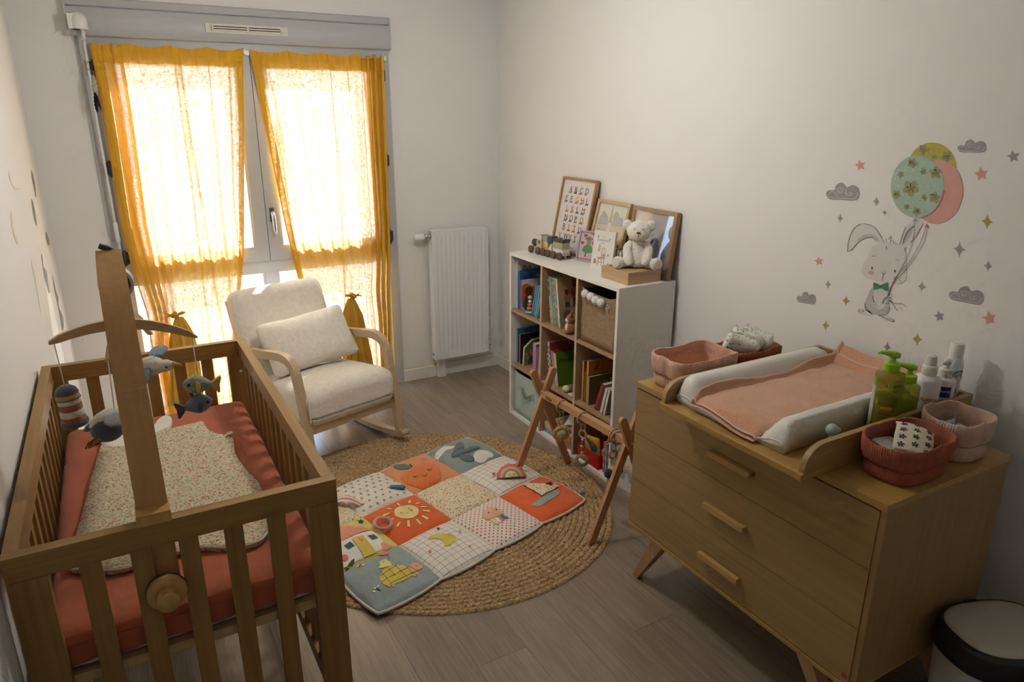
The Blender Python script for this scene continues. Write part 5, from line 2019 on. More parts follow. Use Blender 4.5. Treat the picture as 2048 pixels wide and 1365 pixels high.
def book(label, y, z0, h, d, t, col, spine=None, xf=-0.332, lean=0.0, title=None, tcol=None, tsize=0.02, rough=0.45, group=None, texts=(), board=0.0018):
    """standing book, spine to the room; y = far face at its foot; the other cover faces -y"""
    root = thing('book', label, 'book', (xf, y - t / 2, z0), rot=(lean, 0, 0), group=group)
    m = P('book_%s' % str(col), col, rough)
    sm = P('book_%s' % str(spine), spine, rough) if spine else m
    bm_ = nb()
    box(bm_, 0.001, d, -t / 2, -t / 2 + board, 0, h)
    box(bm_, 0.001, d, t / 2 - board, t / 2, 0, h)
    fin('cover', bm_, m, root, bevel=0.0005, seg=1)
    fin('spine', bx(0, 0.002, -t / 2, t / 2, 0, h), sm, root, bevel=0.0005, seg=1)
    fin('pages', bx(0.002, d - 0.003, -t / 2 + board, t / 2 - board, 0.002, h - 0.003), M_page, root, smooth=False)
    for (s, size, c, x, z, sh) in texts:
        text('title', s, size, P('ink_%s' % str(c), c, 0.6), root, basis((x, -t / 2 - 0.0004, z), (1, 0, 0), (0, 0, 1)), shear=sh)
    return root


def cover_shape(root, name, pts, mat_c, t, dz=0.0005):
    """printed shape on the visible cover (book-local x, z)"""
    bm_ = nb()
    poly(bm_, pts, 0, lambda a, b: Vector((a, -t / 2 - dz, b)))
    return fin(name, bm_, mat_c, root, smooth=False, recalc=False)


INK = lambda c: P('ink_%s' % str(c), c, 0.7)
G = 'picture books in the cube shelf'
# --- top row, first compartment
b1 = book('large white picture book with red handwritten title', -0.853, ZR[0], 0.292, 0.27, 0.014, (0.70, 0.66, 0.63), group=G, texts=(('Bibound', 0.060, (0.45, 0.05, 0.04), 0.022, 0.216, 0.25),))
cover_shape(b1, 'printed_dot', ell(0.022, 0.165, 0.016, 0.022, 20), INK((0.02, 0.02, 0.02)), 0.014)
book('thin bright blue picture book beside the large white one', -0.872, ZR[0], 0.225, 0.24, 0.010, (0.03, 0.17, 0.36), group=G)
b2 = book('blue picture book with a purple logo and white title', -0.884, ZR[0], 0.236, 0.245, 0.012, (0.035, 0.16, 0.37), group=G, texts=(('Pepp', 0.034, (0.60, 0.66, 0.72), 0.112, 0.183, 0.0),))
cover_shape(b2, 'printed_logo', smooth2([(0.018, 0.192), (0.03, 0.210), (0.055, 0.205), (0.075, 0.212), (0.088, 0.196), (0.07, 0.182), (0.045, 0.185), (0.028, 0.180)], 2, True), INK((0.07, 0.02, 0.16)), 0.012)
cover_shape(b2, 'printed_grass', [(0.06, 0.158), (0.12, 0.168), (0.24, 0.165), (0.24, 0.155), (0.06, 0.15)], INK((0.10, 0.24, 0.08)), 0.012)
b3 = book('white and orange picture book with a bear in green', -0.906, ZR[0], 0.182, 0.2, 0.012, (0.68, 0.65, 0.62), (0.16, 0.10, 0.28), xf=-0.336, group=G)
cover_shape(b3, 'orange_field', [(0.004, 0.02), (0.004, 0.150), (0.03, 0.162), (0.09, 0.135), (0.15, 0.150), (0.19, 0.12), (0.19, 0.02)], INK((0.62, 0.13, 0.03)), 0.012)
cover_shape(b3, 'bear_coat', smooth2([(0.02, 0.005), (0.022, 0.07), (0.05, 0.098), (0.085, 0.085), (0.098, 0.03), (0.09, 0.005)], 3, True), INK((0.03, 0.10, 0.09)), 0.012, 0.0008)
cover_shape(b3, 'bear_head', smooth2([(0.028, 0.098), (0.03, 0.132), (0.055, 0.140), (0.078, 0.125), (0.075, 0.098), (0.05, 0.088)], 3, True), INK((0.10, 0.045, 0.02)), 0.012, 0.0011)
cover_shape(b3, 'round_face', ell(0.125, 0.115, 0.024, 0.026, 18), INK((0.66, 0.52, 0.42)), 0.012, 0.0008)
for k, (c, hh) in enumerate((((0.03, 0.19, 0.42), 0.190), ((0.04, 0.22, 0.46), 0.188), ((0.10, 0.36, 0.36), 0.184), ((0.06, 0.26, 0.46), 0.170))):
    book(('thin blue leaning book nearest the stacking toy', 'thin blue leaning book next to the teal one', 'thin teal leaning book between blue ones', 'thin pale blue book leaning on the oak divider')[k],
         -1.040 - k * 0.0195, ZR[0] + 0.002, hh, 0.17, 0.015, c, xf=-0.340, lean=0.235, group=G)
st = thing('stacking_toy', 'small stacking toy with orange rings beside the blue books', 'toy', (-0.325, -1.004, ZR[0]))
for nm, z, r, hgt, m_ in (('base', 0.010, 0.030, 0.010, P('toy_blue', (0.28, 0.42, 0.50), 0.5)), ('ring', 0.032, 0.020, 0.012, P('toy_orange', (0.68, 0.13, 0.03), 0.45)), ('ring', 0.054, 0.0165, 0.011, P('toy_orange', (0.68, 0.13, 0.03), 0.45)), ('ring', 0.074, 0.012, 0.010, P('toy_white', (0.72, 0.70, 0.66), 0.45)), ('ball', 0.096, 0.015, 0.014, P('toy_coral', (0.70, 0.30, 0.22), 0.45))):
    bm = nb()
    ball(bm, (0, 0, z), (r, r, hgt), 18, 10)
    fin(nm, bm, m_, st)
# --- top row, second compartment: thin magazines
mags = [(0.02, 0.10, 0.28), (0.55, 0.52, 0.40), (0.30, 0.40, 0.42), (0.62, 0.50, 0.10), (0.12, 0.30, 0.42), (0.60, 0.55, 0.40), (0.45, 0.20, 0.05), (0.20, 0.38, 0.44), (0.62, 0.48, 0.08), (0.10, 0.26, 0.38), (0.50, 0.46, 0.14), (0.16, 0.30, 0.10), (0.60, 0.57, 0.46)]


def mag_mat(i, c):
    n = 'magazine_%d' % i
    m, nt, b, out = new_mat(n)
    v = coords(nt, (40, 40, 55), True)
    nz = nd(nt, 'ShaderNodeTexNoise', {'Vector': v, 'Scale': 1.0, 'Detail': 2.0})
    c2 = [(0.62, 0.56, 0.38), (0.14, 0.30, 0.42), (0.55, 0.40, 0.06)][i % 3]
    nt.links.new(ramp(nt, nz.outputs[0], [(0.42, c), (0.58, c2)]), b.inputs['Base Color'])
    b.inputs['Roughness'].default_value = 0.4
    return m


mag_c = ['navy', 'cream', 'grey-blue', 'yellow', 'blue', 'pale', 'orange-brown', 'light blue', 'golden', 'dark blue', 'olive yellow', 'green', 'ivory']
mag_n = ['first', 'second', 'third', 'fourth', 'fifth', 'sixth', 'seventh', 'eighth', 'ninth', 'tenth', 'eleventh', 'twelfth', 'thirteenth']
for i, c in enumerate(mags):
    root = thing('magazine', 'thin %s magazine, %s in the slanted row from the oak divider' % (mag_c[i], mag_n[i]), 'magazine', (-0.335 + 0.002 * (i % 3), -1.248 - i * 0.0068, ZR[0] + 0.001), rot=(-0.165, 0, 0), group='thin magazines in the cube shelf')
    fin('cover', bx(0, 0.20, -0.0031, 0.0031, 0, 0.268 - 0.003 * (i % 2)), mag_mat(i, c), root, bevel=0.0008, seg=1)
    fin('pages', bx(0.003, 0.202, -0.0022, 0.0022, 0.0005, 0.2655), M_page, root, smooth=False)
bb = book('magazine with a bear family on its tan cover', -1.336, ZR[0] + 0.001, 0.272, 0.20, 0.008, (0.40, 0.27, 0.17), (0.62, 0.58, 0.50), xf=-0.337, lean=-0.165)
for (x, z, s, c1, c2) in ((0.115, 0.165, 1.25, (0.10, 0.035, 0.02), (0.27, 0.08, 0.03)), (0.058, 0.145, 0.82, (0.09, 0.035, 0.02), (0.30, 0.16, 0.06)), (0.170, 0.158, 0.95, (0.10, 0.04, 0.02), (0.20, 0.05, 0.05))):
    cover_shape(bb, 'bear_trousers', [(x - 0.016 * s, z - 0.045 * s), (x - 0.018 * s, z), (x + 0.018 * s, z), (x + 0.016 * s, z - 0.045 * s), (x + 0.003 * s, z - 0.045 * s), (x, z - 0.015 * s), (x - 0.003 * s, z - 0.045 * s)], INK((0.045, 0.03, 0.025)), 0.008, 0.0006)
    cover_shape(bb, 'bear_jacket', smooth2([(x - 0.024 * s, z - 0.004), (x - 0.022 * s, z + 0.034 * s), (x, z + 0.042 * s), (x + 0.022 * s, z + 0.034 * s), (x + 0.024 * s, z - 0.004)], 2, True), INK(c2), 0.008, 0.0009)
    cover_shape(bb, 'bear_head', smooth2([(x - 0.014 * s, z + 0.042 * s), (x - 0.016 * s, z + 0.068 * s), (x - 0.013 * s, z + 0.08 * s), (x, z + 0.072 * s), (x + 0.013 * s, z + 0.08 * s), (x + 0.016 * s, z + 0.068 * s), (x + 0.014 * s, z + 0.042 * s)], 2, True), INK(c1), 0.008, 0.0012)
cover_shape(bb, 'printed_hill', smooth2([(0.012, 0.01), (0.012, 0.085), (0.06, 0.112), (0.13, 0.118), (0.19, 0.105), (0.19, 0.01)], 2, True), INK((0.30, 0.21, 0.10)), 0.008, 0.0004)
cover_shape(bb, 'printed_hut', ell(0.055, 0.06, 0.03, 0.035, 16), INK((0.12, 0.09, 0.05)), 0.008, 0.0007)
cover_shape(bb, 'printed_sun', ell(0.12, 0.08, 0.013, 0.02, 14), INK((0.45, 0.30, 0.05)), 0.008, 0.0007)
# fox plush
fx = thing('fox_plush', 'small brown and white fox plush beside the bear magazine', 'plush toy', (-0.335, -1.448, ZR[0]), rz=-0.7)
M_fox = fuzzy('fox_brown', (0.32, 0.12, 0.03), 260, 0.6)
M_foxw = fuzzy('fox_white', (0.70, 0.66, 0.58), 260, 0.6)
bm = nb()
ball(bm, (0, 0, 0.032), (0.030, 0.028, 0.034), 16, 12)
fin('body', bm, M_fox, fx)
bm = nb()
ball(bm, (-0.016, 0, 0.034), (0.019, 0.021, 0.028), 14, 10)
fin('belly', bm, M_foxw, fx)
bm = nb()
ball(bm, (-0.002, 0, 0.082), (0.026, 0.028, 0.026), 16, 12)
hd = fin('head', bm, M_fox, fx)
bm = nb()
ball(bm, (-0.018, 0, 0.075), (0.016, 0.022, 0.018), 12, 8)
fin('muzzle', bm, M_foxw, hd)
for s in (-1, 1):
    bm = nb()
    tube(bm, [(0, s * 0.018, 0.10), (-0.002, s * 0.023, 0.118), (-0.002, s * 0.024, 0.126)], [0.011, 0.006, 0.001], 8)
    fin('ear', bm, M_fox, hd)
    bm = nb()
    ball(bm, (-0.026, s * 0.011, 0.088), 0.003, 8, 6)
    fin('eye', bm, M_eye, hd)
    bm = nb()
    ball(bm, (-0.020, s * 0.022, 0.012), (0.018, 0.012, 0.011), 10, 8)
    fin('foot', bm, M_fox, fx)
bm = nb()
tube(bm, smooth2([(0.02, 0, 0.02), (0.035, -0.02, 0.02), (0.03, -0.034, 0.04)], 4), [0.010, 0.015, 0.006], 10)
fin('tail', bm, M_fox, fx)
# --- top row, third compartment: burlap basket


def soft_bin(name, label, cat, x0, x1, y0, y1, z0, z1, mat_o, mat_i, sag=0.012, seed=0.0):
    """open fabric box, front wall facing -x; y0 > y1"""
    root = thing(name, label, cat, ((x0 + x1) / 2, (y0 + y1) / 2, z0))
    hx_, hy_, H_ = (x1 - x0) / 2, (y0 - y1) / 2, z1 - z0
    n = 12
    base = [(-hx_ + 2 * hx_ * k / n, -hy_) for k in range(n)] + [(hx_, -hy_ + 2 * hy_ * k / n) for k in range(n)] + [(hx_ - 2 * hx_ * k / n, hy_) for k in range(n)] + [(-hx_, hy_ - 2 * hy_ * k / n) for k in range(n)]

    def ring_(z, s, inset):
        out_ = []
        for (x, y) in base:
            q_ = noise.noise(Vector((x * 9, y * 9, z * 6 + seed)))
            k_ = 1 + 0.006 * q_
            zz = z
            if z > H_ * 0.9:
                e = min(1.0, (1 - abs(y) / hy_) * 3 if abs(x) > hx_ * 0.99 else (1 - abs(x) / hx_) * 3)
                zz = z - sag * max(0, e) * (1 + 0.6 * q_)
            out_.append(((x - math.copysign(inset, x) * (abs(x) > hx_ * 0.98)) * k_, (y - math.copysign(inset, y) * (abs(y) > hy_ * 0.98)) * k_, zz))
        return out_
    bm_ = nb()
    loft(bm_, [ring_(0, 1, 0)] + [ring_(H_ * k / 7, 1, 0) for k in range(1, 8)], True, False)
    fin('outer', bm_, mat_o, root)
    bm_ = nb()
    loft(bm_, [ring_(H_, 1, 0), ring_(H_, 1, 0.004)] + [ring_(H_ * k / 4, 1, 0.005) for k in (3, 2, 1, 0.05)], False, True)
    fin('lining', bm_, mat_i, root)
    return root


M_burl = P('burlap', (0.36, 0.255, 0.165), 0.95, bs=420, bst=0.8, bd=0.002, var=0.18, vs_=90, spec=0.1)
bk = soft_bin('burlap_basket', 'burlap storage basket trimmed with white pompoms', 'basket', -0.352, -0.05, -1.560, -1.842, ZR[0], ZR[0] + 0.283, M_burl, P('dark_lining', (0.04, 0.035, 0.03), 0.9), 0.016, 2.0)
for k, (y, z) in enumerate(((-1.612, 0.943), (-1.660, 0.938), (-1.702, 0.930), (-1.745, 0.927))):
    bm = nb()
    ball(bm, (-0.370 - bk.location.x, y - bk.location.y, z - ZR[0]), (0.020, 0.0225, 0.0225), 18, 12)
    fin('pompom', bm, fuzzy('white_wool', (0.76, 0.74, 0.70), 240, 0.9), bk)
bm = nb()
for k in range(16):
    a = random.uniform(0, 2 * PI)
    p = Vector((-0.356 - bk.location.x, -1.803 - bk.location.y, 0.920 - ZR[0]))
    tube(bm, [p, p + Vector((-0.012 - random.random() * 0.01, 0.016 * math.cos(a), 0.016 * math.sin(a) - 0.004)), p + Vector((-0.014, 0.02 * math.cos(a), 0.02 * math.sin(a) - 0.016))], 0.0012, 4)
fin('tassel', bm, fuzzy('white_wool', (0.76, 0.74, 0.70), 240, 0.9), bk)
# --- middle row, first compartment
b4 = book('blue hardback with pale spine at the shelf wall', -0.854, ZR[1], 0.215, 0.25, 0.016, (0.045, 0.15, 0.27), (0.16, 0.34, 0.48), group=G, texts=(('Ta première', 0.026, (0.22, 0.36, 0.48), 0.105, 0.185, 0.0),))
b5 = book('black picture book with red spine and green leaves', -0.888, ZR[1], 0.190, 0.24, 0.016, (0.012, 0.012, 0.014), (0.42, 0.03, 0.03), group=G, texts=())
for (x, z, c) in ((0.02, 0.02, (0.05, 0.20, 0.05)), (0.035, 0.035, (0.45, 0.10, 0.02)), (0.05, 0.018, (0.06, 0.22, 0.06)), (0.07, 0.04, (0.08, 0.25, 0.05))):
    cover_shape(b5, 'printed_leaf', ell(x, z, 0.010, 0.013, 10), INK(c), 0.016)
# die-cut board book
dc = thing('board_book', 'green die-cut board book with a coral animal', 'book', (-0.338, -0.946, ZR[1]), group=G)
bm = nb()
prism(bm, [(0, 0), (0.17, 0), (0.17, 0.172), (0.06, 0.160), (0.006, 0.118)], -0.006, 0.006, lambda a, b, d: Vector((a, d, b)))
fin('pages', bm, P('pale_board', (0.48, 0.50, 0.33), 0.6), dc, bevel=0.001)
for nm, pts_, c in (('green_field', [(0.006, 0.005), (0.168, 0.005), (0.168, 0.165), (0.062, 0.155), (0.010, 0.116)], (0.10, 0.17, 0.05)), ('dark_field', [(0.03, 0.01), (0.10, 0.008), (0.105, 0.06), (0.04, 0.055)], (0.03, 0.06, 0.03))):
    bm = nb()
    poly(bm, pts_, 0, lambda a, b: Vector((a, -0.0064 - (0.0003 if nm[0] == 'd' else 0), b)))
    fin(nm, bm, INK(c), dc, smooth=False, recalc=False)
bm = nb()
poly(bm, stroke(smooth2([(0.05, 0.10), (0.055, 0.075), (0.085, 0.07), (0.09, 0.11), (0.115, 0.115), (0.12, 0.09)], 4), 0.013), 0, lambda a, b: Vector((a, -0.0072, b)))
fin('coral_animal', bm, INK((0.62, 0.22, 0.12)), dc, smooth=False, recalc=False)
for (x, z) in ((0.02, 0.02), (0.03, 0.05), (0.02, 0.075), (0.115, 0.03)):
    bm = nb()
    poly(bm, ell(x, z, 0.010, 0.012, 10), 0, lambda a, b: Vector((a, -0.0075, b)))
    fin('printed_flower', bm, INK((0.60, 0.16, 0.08)), dc, smooth=False, recalc=False)
b6 = book('thick pink and lilac book beside the oak divider', -1.050, ZR[1], 0.178, 0.2, 0.038, (0.45, 0.40, 0.42), (0.44, 0.20, 0.42), group=G)
cover_shape(b6, 'blue_band', [(0.0, 0.160), (0.198, 0.160), (0.198, 0.176), (0.0, 0.176)], INK((0.10, 0.16, 0.38)), 0.038)
cover_shape(b6, 'printed_heart', ell(0.055, 0.09, 0.02, 0.024, 14), INK((0.55, 0.10, 0.14)), 0.038)
book('pale pink booklet against the oak divider', -1.110, ZR[1], 0.160, 0.18, 0.016, (0.62, 0.38, 0.36), lean=0.10, group=G)
# --- middle row, second compartment
r = [('slim white and navy book at the lower divider', 0.165, 0.013, (0.55, 0.58, 0.60), (0.62, 0.63, 0.62)), ('tall white book with dark red letters', 0.236, 0.016, (0.40, 0.30, 0.28), (0.68, 0.65, 0.62)),
     ('tall dark red book behind the yellow spines', 0.232, 0.012, (0.22, 0.03, 0.03), (0.16, 0.02, 0.03)), ('thin yellow spined book next to the blue spine', 0.192, 0.009, (0.32, 0.06, 0.03), (0.58, 0.40, 0.06)),
     ('thin blue spined book between yellow spines', 0.190, 0.012, (0.20, 0.03, 0.03), (0.14, 0.22, 0.45)), ('thin yellow spined book next to the pink spine', 0.188, 0.010, (0.22, 0.04, 0.03), (0.62, 0.52, 0.16)),
     ('thin pink spined book behind the green cover', 0.187, 0.009, (0.35, 0.10, 0.10), (0.60, 0.36, 0.40))]
yy = -1.240
for k, (lb, h, t, c, s) in enumerate(r):
    o = book(lb, yy, ZR[1] + 0.001, h, 0.2, t, c, s, lean=-0.17, xf=-0.335, group=G)
    if k == 0:
        for q in range(5):
            fin('spine_print', bx(-0.0006, 0.0, -t / 2 + 0.002, t / 2 - 0.003, 0.02 + q * 0.03, 0.036 + q * 0.03), INK((0.03, 0.05, 0.14)), o, smooth=False)
    if k == 1:
        for q in range(6):
            fin('spine_print', bx(-0.0006, 0.0, -0.004, 0.003, 0.03 + q * 0.033, 0.05 + q * 0.033), INK((0.25, 0.04, 0.06)), o, smooth=False)
    yy -= t + 0.0012
gb_ = book('green picture book with black handwritten title', yy, ZR[1] + 0.001, 0.190, 0.2, 0.007, (0.07, 0.17, 0.015), (0.58, 0.42, 0.40), lean=-0.17, xf=-0.337, group=G, texts=(('Retourne', 0.036, (0.012, 0.015, 0.01), 0.014, 0.132, 0.35),))
cover_shape(gb_, 'ink_squiggle', stroke(smooth2([(0.10, 0.07), (0.12, 0.06), (0.14, 0.075), (0.16, 0.085)], 4), 0.004), INK((0.012, 0.015, 0.01)), 0.007)
cover_shape(gb_, 'pale_figure', smooth2([(0.135, 0.03), (0.13, 0.06), (0.15, 0.09), (0.19, 0.10), (0.19, 0.03)], 3, True), INK((0.36, 0.38, 0.40)), 0.007)
ty = thing('shelf_rattle', 'small pale yellow ball toy with brown plush in front of the green book', 'toy', (-0.340, -1.425, ZR[1]))
bm = nb()
ball(bm, (0, 0, 0.020), (0.022, 0.023, 0.020), 16, 10)
fin('ball', bm, cloth('pale_yellow', (0.58, 0.55, 0.28), 300), ty)
bm = nb()
ball(bm, (0.035, -0.038, 0.024), (0.03, 0.032, 0.026), 16, 10)
fin('plush', bm, fuzzy('dark_brown_plush', (0.06, 0.032, 0.022), 260, 0.6), ty)
bm = nb()
rbox(bm, 0.03, 0.04, 0.010, 0.004, 5, c=(-0.002, -0.055, 0.006))
fin('label_tag', bm, cloth('tag_white', (0.55, 0.54, 0.55), 300), ty)
# --- middle row, third compartment
b7 = book('red brown picture book with a pink balloon', -1.556, ZR[1], 0.226, 0.22, 0.015, (0.25, 0.055, 0.02), (0.62, 0.38, 0.14), group=G)
cover_shape(b7, 'printed_balloon', ell(0.032, 0.165, 0.022, 0.028, 18), INK((0.55, 0.20, 0.14)), 0.015)
cover_shape(b7, 'printed_yellow', [(0.004, 0.004), (0.05, 0.004), (0.05, 0.08), (0.004, 0.09)], INK((0.45, 0.30, 0.04)), 0.015)
book('narrow brown book between the orange ones', -1.578, ZR[1], 0.168, 0.19, 0.014, (0.28, 0.10, 0.02), (0.36, 0.13, 0.03), group=G)
b8 = book('large orange story book with cursive title', -1.597, ZR[1], 0.236, 0.24, 0.016, (0.40, 0.15, 0.015), (0.60, 0.30, 0.05), group=G, texts=(('histoires', 0.048, (0.55, 0.28, 0.12), 0.07, 0.145, 0.25), ('petites', 0.03, (0.52, 0.28, 0.12), 0.09, 0.195, 0.25)))
cover_shape(b8, 'printed_fox', [(0.03, 0.19), (0.045, 0.20), (0.065, 0.225), (0.06, 0.20), (0.055, 0.185), (0.04, 0.182)], INK((0.08, 0.03, 0.02)), 0.016)
b9 = book('olive picture book with white block letters', -1.620, ZR[1], 0.158, 0.2, 0.016, (0.105, 0.085, 0.02), (0.30, 0.28, 0.16), xf=-0.342, group=G, texts=(('UN PEU', 0.036, (0.36, 0.36, 0.32), 0.068, 0.105, 0.0), ('PERDU', 0.036, (0.36, 0.36, 0.32), 0.068, 0.072, 0.0)))
cover_shape(b9, 'printed_owl', smooth2([(0.085, 0.0), (0.082, 0.035), (0.095, 0.055), (0.12, 0.058), (0.14, 0.04), (0.14, 0.0)], 3, True), INK((0.035, 0.03, 0.02)), 0.016)
for k, (lb, h, t, c, s, ln, y) in enumerate((('red spined book leaning beside the olive book', 0.170, 0.018, (0.42, 0.36, 0.26), (0.42, 0.02, 0.02), 0.36, -1.688), ('white leaning book next to the red spine', 0.152, 0.017, (0.60, 0.58, 0.54), (0.66, 0.65, 0.62), 0.27, -1.740),
                                             ('white leaning book next to the blue booklet', 0.150, 0.014, (0.55, 0.50, 0.35), (0.62, 0.61, 0.58), 0.24, -1.768), ('narrow blue booklet at the white side panel', 0.190, 0.010, (0.03, 0.06, 0.26), (0.03, 0.06, 0.30), 0.10, -1.822))):
    book(lb, y, ZR[1] + 0.003, h, 0.15, t, c, s, lean=ln, xf=-0.345, group=G)
# --- bottom row
M_mint = P('mint_felt', (0.44, 0.54, 0.48), 0.9, bs=220, bst=0.3, var=0.05, spec=0.15)
mb = soft_bin('mint_storage_cube', 'mint green fabric storage cube with a cloth handle', 'storage cube', -0.350, -0.05, -0.868, -1.168, ZR[2], 0.296, M_mint, M_dark, 0.006, 5.0)
bm = nb()
gridsurf(bm, 16, 3, lambda u, v: Vector((-0.155 - 0.020 * math.sin(PI * u) * (0.6 + 0.4 * v), lerp(0.055, -0.055, u), 0.168 - 0.02 * math.sin(PI * u) + lerp(-0.016, 0.016, v))))
bmesh.ops.solidify(bm, geom=bm.faces[:], thickness=0.0025)
fin('handle', bm, P('mint_strap', (0.48, 0.57, 0.46), 0.8), mb)
for y in (0.062, -0.062):
    fin('handle_stitch', bx(-0.1525, -0.1505, y - 0.012, y + 0.012, 0.148, 0.190), P('mint_strap2', (0.36, 0.45, 0.40), 0.9), mb, bevel=0.0008, seg=1)
gm = thing('game_box', 'flat blue and cream game box in the bottom compartment', 'box', (-0.225, -1.302, ZR[2]))
fin('base', bx(-0.115, 0.13, -0.085, 0.090, 0, 0.045), P('box_blue', (0.20, 0.30, 0.40), 0.6), gm, bevel=0.002)
fin('lid', bx(-0.117, 0.132, -0.087, 0.092, 0.030, 0.066), P('box_cream', (0.62, 0.52, 0.36), 0.6), gm, bevel=0.002)
wb = thing('wooden_toy_block', 'brown wooden toy with a stub beside the game box', 'toy', (-0.325, -1.452, ZR[2]), rz=0.3)
fin('block', bx(-0.03, 0.03, -0.035, 0.035, 0, 0.05), wood('toy_wood', (0.30, 0.16, 0.08), (0.40, 0.23, 0.12), 'x', 0.5, knots=False), wb, bevel=0.004)
bm = nb()
tube(bm, [(0, -0.01, 0.05), (0, -0.01, 0.078)], 0.011, 12)
fin('stub', bm, P('stub_tan', (0.55, 0.40, 0.25), 0.6), wb)
pp = nb()
gridsurf(pp, 14, 10, lambda u, v: Vector((0.05 * math.sin(2.0 * v) - 0.02 * math.cos(5 * u), lerp(0.08, -0.09, u), 0.006 + 0.10 * v + 0.02 * math.sin(7 * u + 3 * v))))
o = fin('paper_leaflet', pp, P('leaflet_white', (0.62, 0.61, 0.62), 0.7), None, loc=(-0.27, -1.42, 0.088), recalc=False)
tag(o, 'crumpled white paper leaflet behind the hanging sunflower', 'leaflet')
M_redf = P('red_felt', (0.50, 0.022, 0.02), 0.95, bs=260, bst=0.4, spec=0.1)
rbk = soft_bin('red_felt_box', 'small red felt box in the bottom compartment', 'box', -0.352, -0.175, -1.562, -1.755, ZR[2], 0.098, M_redf, M_redf, 0.004, 7.0)
yc = thing('yellow_cloth_book', 'yellow cloth book page with a blue bird standing in the red box', 'cloth book', (-0.300, -1.640, ZR[2] + 0.022), rot=(0.0, -0.14, 0.35))
bm = nb()
rbox(bm, 0.012, 0.098, 0.115, 0.005, 8, c=(0, 0, 0.062))
fin('page', bm, cloth('cloth_yellow', (0.66, 0.42, 0.02), 300), yc)
for nm, pts_, c, dx in (('blue_bird', smooth2([(0.032, 0.105), (0.015, 0.100), (0.004, 0.085), (-0.02, 0.080), (-0.035, 0.055), (-0.02, 0.030), (0.005, 0.035), (0.015, 0.060), (0.034, 0.090)], 3, True), (0.02, 0.11, 0.26), 0.0066), ('red_wing', smooth2([(0.005, 0.10), (0.003, 0.068), (-0.012, 0.058), (-0.02, 0.075), (-0.008, 0.090)], 3, True), (0.50, 0.02, 0.02), 0.0078)):
    bm = nb()
    poly(bm, pts_, 0, lambda a, b: Vector((-dx, a, b)))
    fin(nm, bm, cloth('cloth_' + nm, c, 300), yc, smooth=False, recalc=False)
cc_ = nb()
rbox(cc_, 0.010, 0.062, 0.112, 0.004, 6)
m_chk = dot_print('black_white_spots', (0.62, 0.58, 0.48), (0.02, 0.02, 0.02), 0.010, 0.26, 0.4)
m_chk.node_tree.nodes['Mapping'].inputs['Scale'].default_value = (0, 100, 100)
o = fin('spotted_cloth_card', cc_, m_chk, None, loc=(-0.235, -1.715, 0.092), rot=(0, -0.12, 0.25))
tag(o, 'cream cloth card with black spots behind the yellow page', 'cloth card')
yp = nb()
rbox(yp, 0.010, 0.060, 0.050, 0.004, 6)
o = fin('yellow_cloth_tab', yp, cloth('cloth_yellow', (0.66, 0.42, 0.02), 300), None, loc=(-0.275, -1.722, 0.075), rot=(0, -0.1, 0.2))
tag(o, 'plain yellow cloth tab in the red box near the pink book', 'cloth tab')
gp = nb()
rbox(gp, 0.05, 0.13, 0.11, 0.03, 10, fn=lambda x, y, z: (x + 0.02 * noise.noise(Vector((x * 20, y * 20, z * 20))), y, z + 0.3 * y * (z > 0)))
o = fin('green_cloth_toy', gp, cloth('dark_green_cloth', (0.03, 0.14, 0.08), 200), None, loc=(-0.13, -1.70, 0.205), rot=(0.5, 0, 0.3))
tag(o, 'crumpled dark green cloth toy at the back of the bottom compartment', 'cloth toy')
pk = nb()
tube(pk, smooth2([(0, 0.06, 0), (0.01, 0.02, 0.03), (0, -0.03, 0.015), (0, -0.07, 0.03)], 5), [0.018, 0.022, 0.016, 0.02], 12)
o = fin('pink_plush_toy', pk, fuzzy('pink_plush', (0.50, 0.22, 0.18), 260), None, loc=(-0.18, -1.655, 0.128), rot=(0, 0, 0.4))
tag(o, 'small pink plush lying above the red felt box', 'plush toy')
for k, (lb, c, s, h, t) in enumerate((('pink spined board book beside the red box', (0.40, 0.06, 0.10), (0.50, 0.05, 0.10), 0.172, 0.014), ('teal board book beside the pink one', (0.10, 0.26, 0.28), (0.13, 0.32, 0.34), 0.170, 0.016), ('dark red board book behind the bee plush', (0.16, 0.03, 0.03), (0.20, 0.05, 0.04), 0.166, 0.012), ('white board book at the lower white side panel', (0.60, 0.60, 0.60), (0.64, 0.64, 0.63), 0.185, 0.018))):
    o = book(lb, -1.778 - (0, 0.016, 0.034, 0.048)[k], ZR[2] + 0.001, h, 0.15, t, c, s, xf=-0.340, group=G)
    for q in range(3):
        fin('spine_print', bx(-0.0006, 0.0, -0.003, 0.003, 0.03 + q * 0.045, 0.05 + q * 0.045), INK((0.55, 0.52, 0.48) if k < 2 else (0.30, 0.28, 0.27)), o, smooth=False)
# rainbow board standing on the floor between shelf and dresser
rbz = thing('rainbow_box', 'white card box with a printed rainbow on the floor beside the shelf', 'box', (-0.300, -1.955, 0), rz=0.10)
fin('box', bx(-0.035, 0.035, -0.055, 0.055, 0, 0.185), P('card_white', (0.66, 0.65, 0.63), 0.6), rbz, bevel=0.002)
for k, c in enumerate(((0.60, 0.35, 0.16), (0.55, 0.18, 0.15), (0.12, 0.16, 0.34), (0.30, 0.34, 0.40))):
    bm = nb()
    poly(bm, stroke(ell(-0.012, 0.055, 0.045 - 0.009 * k, 0.075 - 0.012 * k, 20, 0, PI), 0.005), 0, lambda a, b: Vector((-0.0356, a, b)))
    fin('rainbow_arc', bm, INK(c), rbz, smooth=False, recalc=False)

# ================================================================== ON TOP OF THE SHELF
ZS = SH


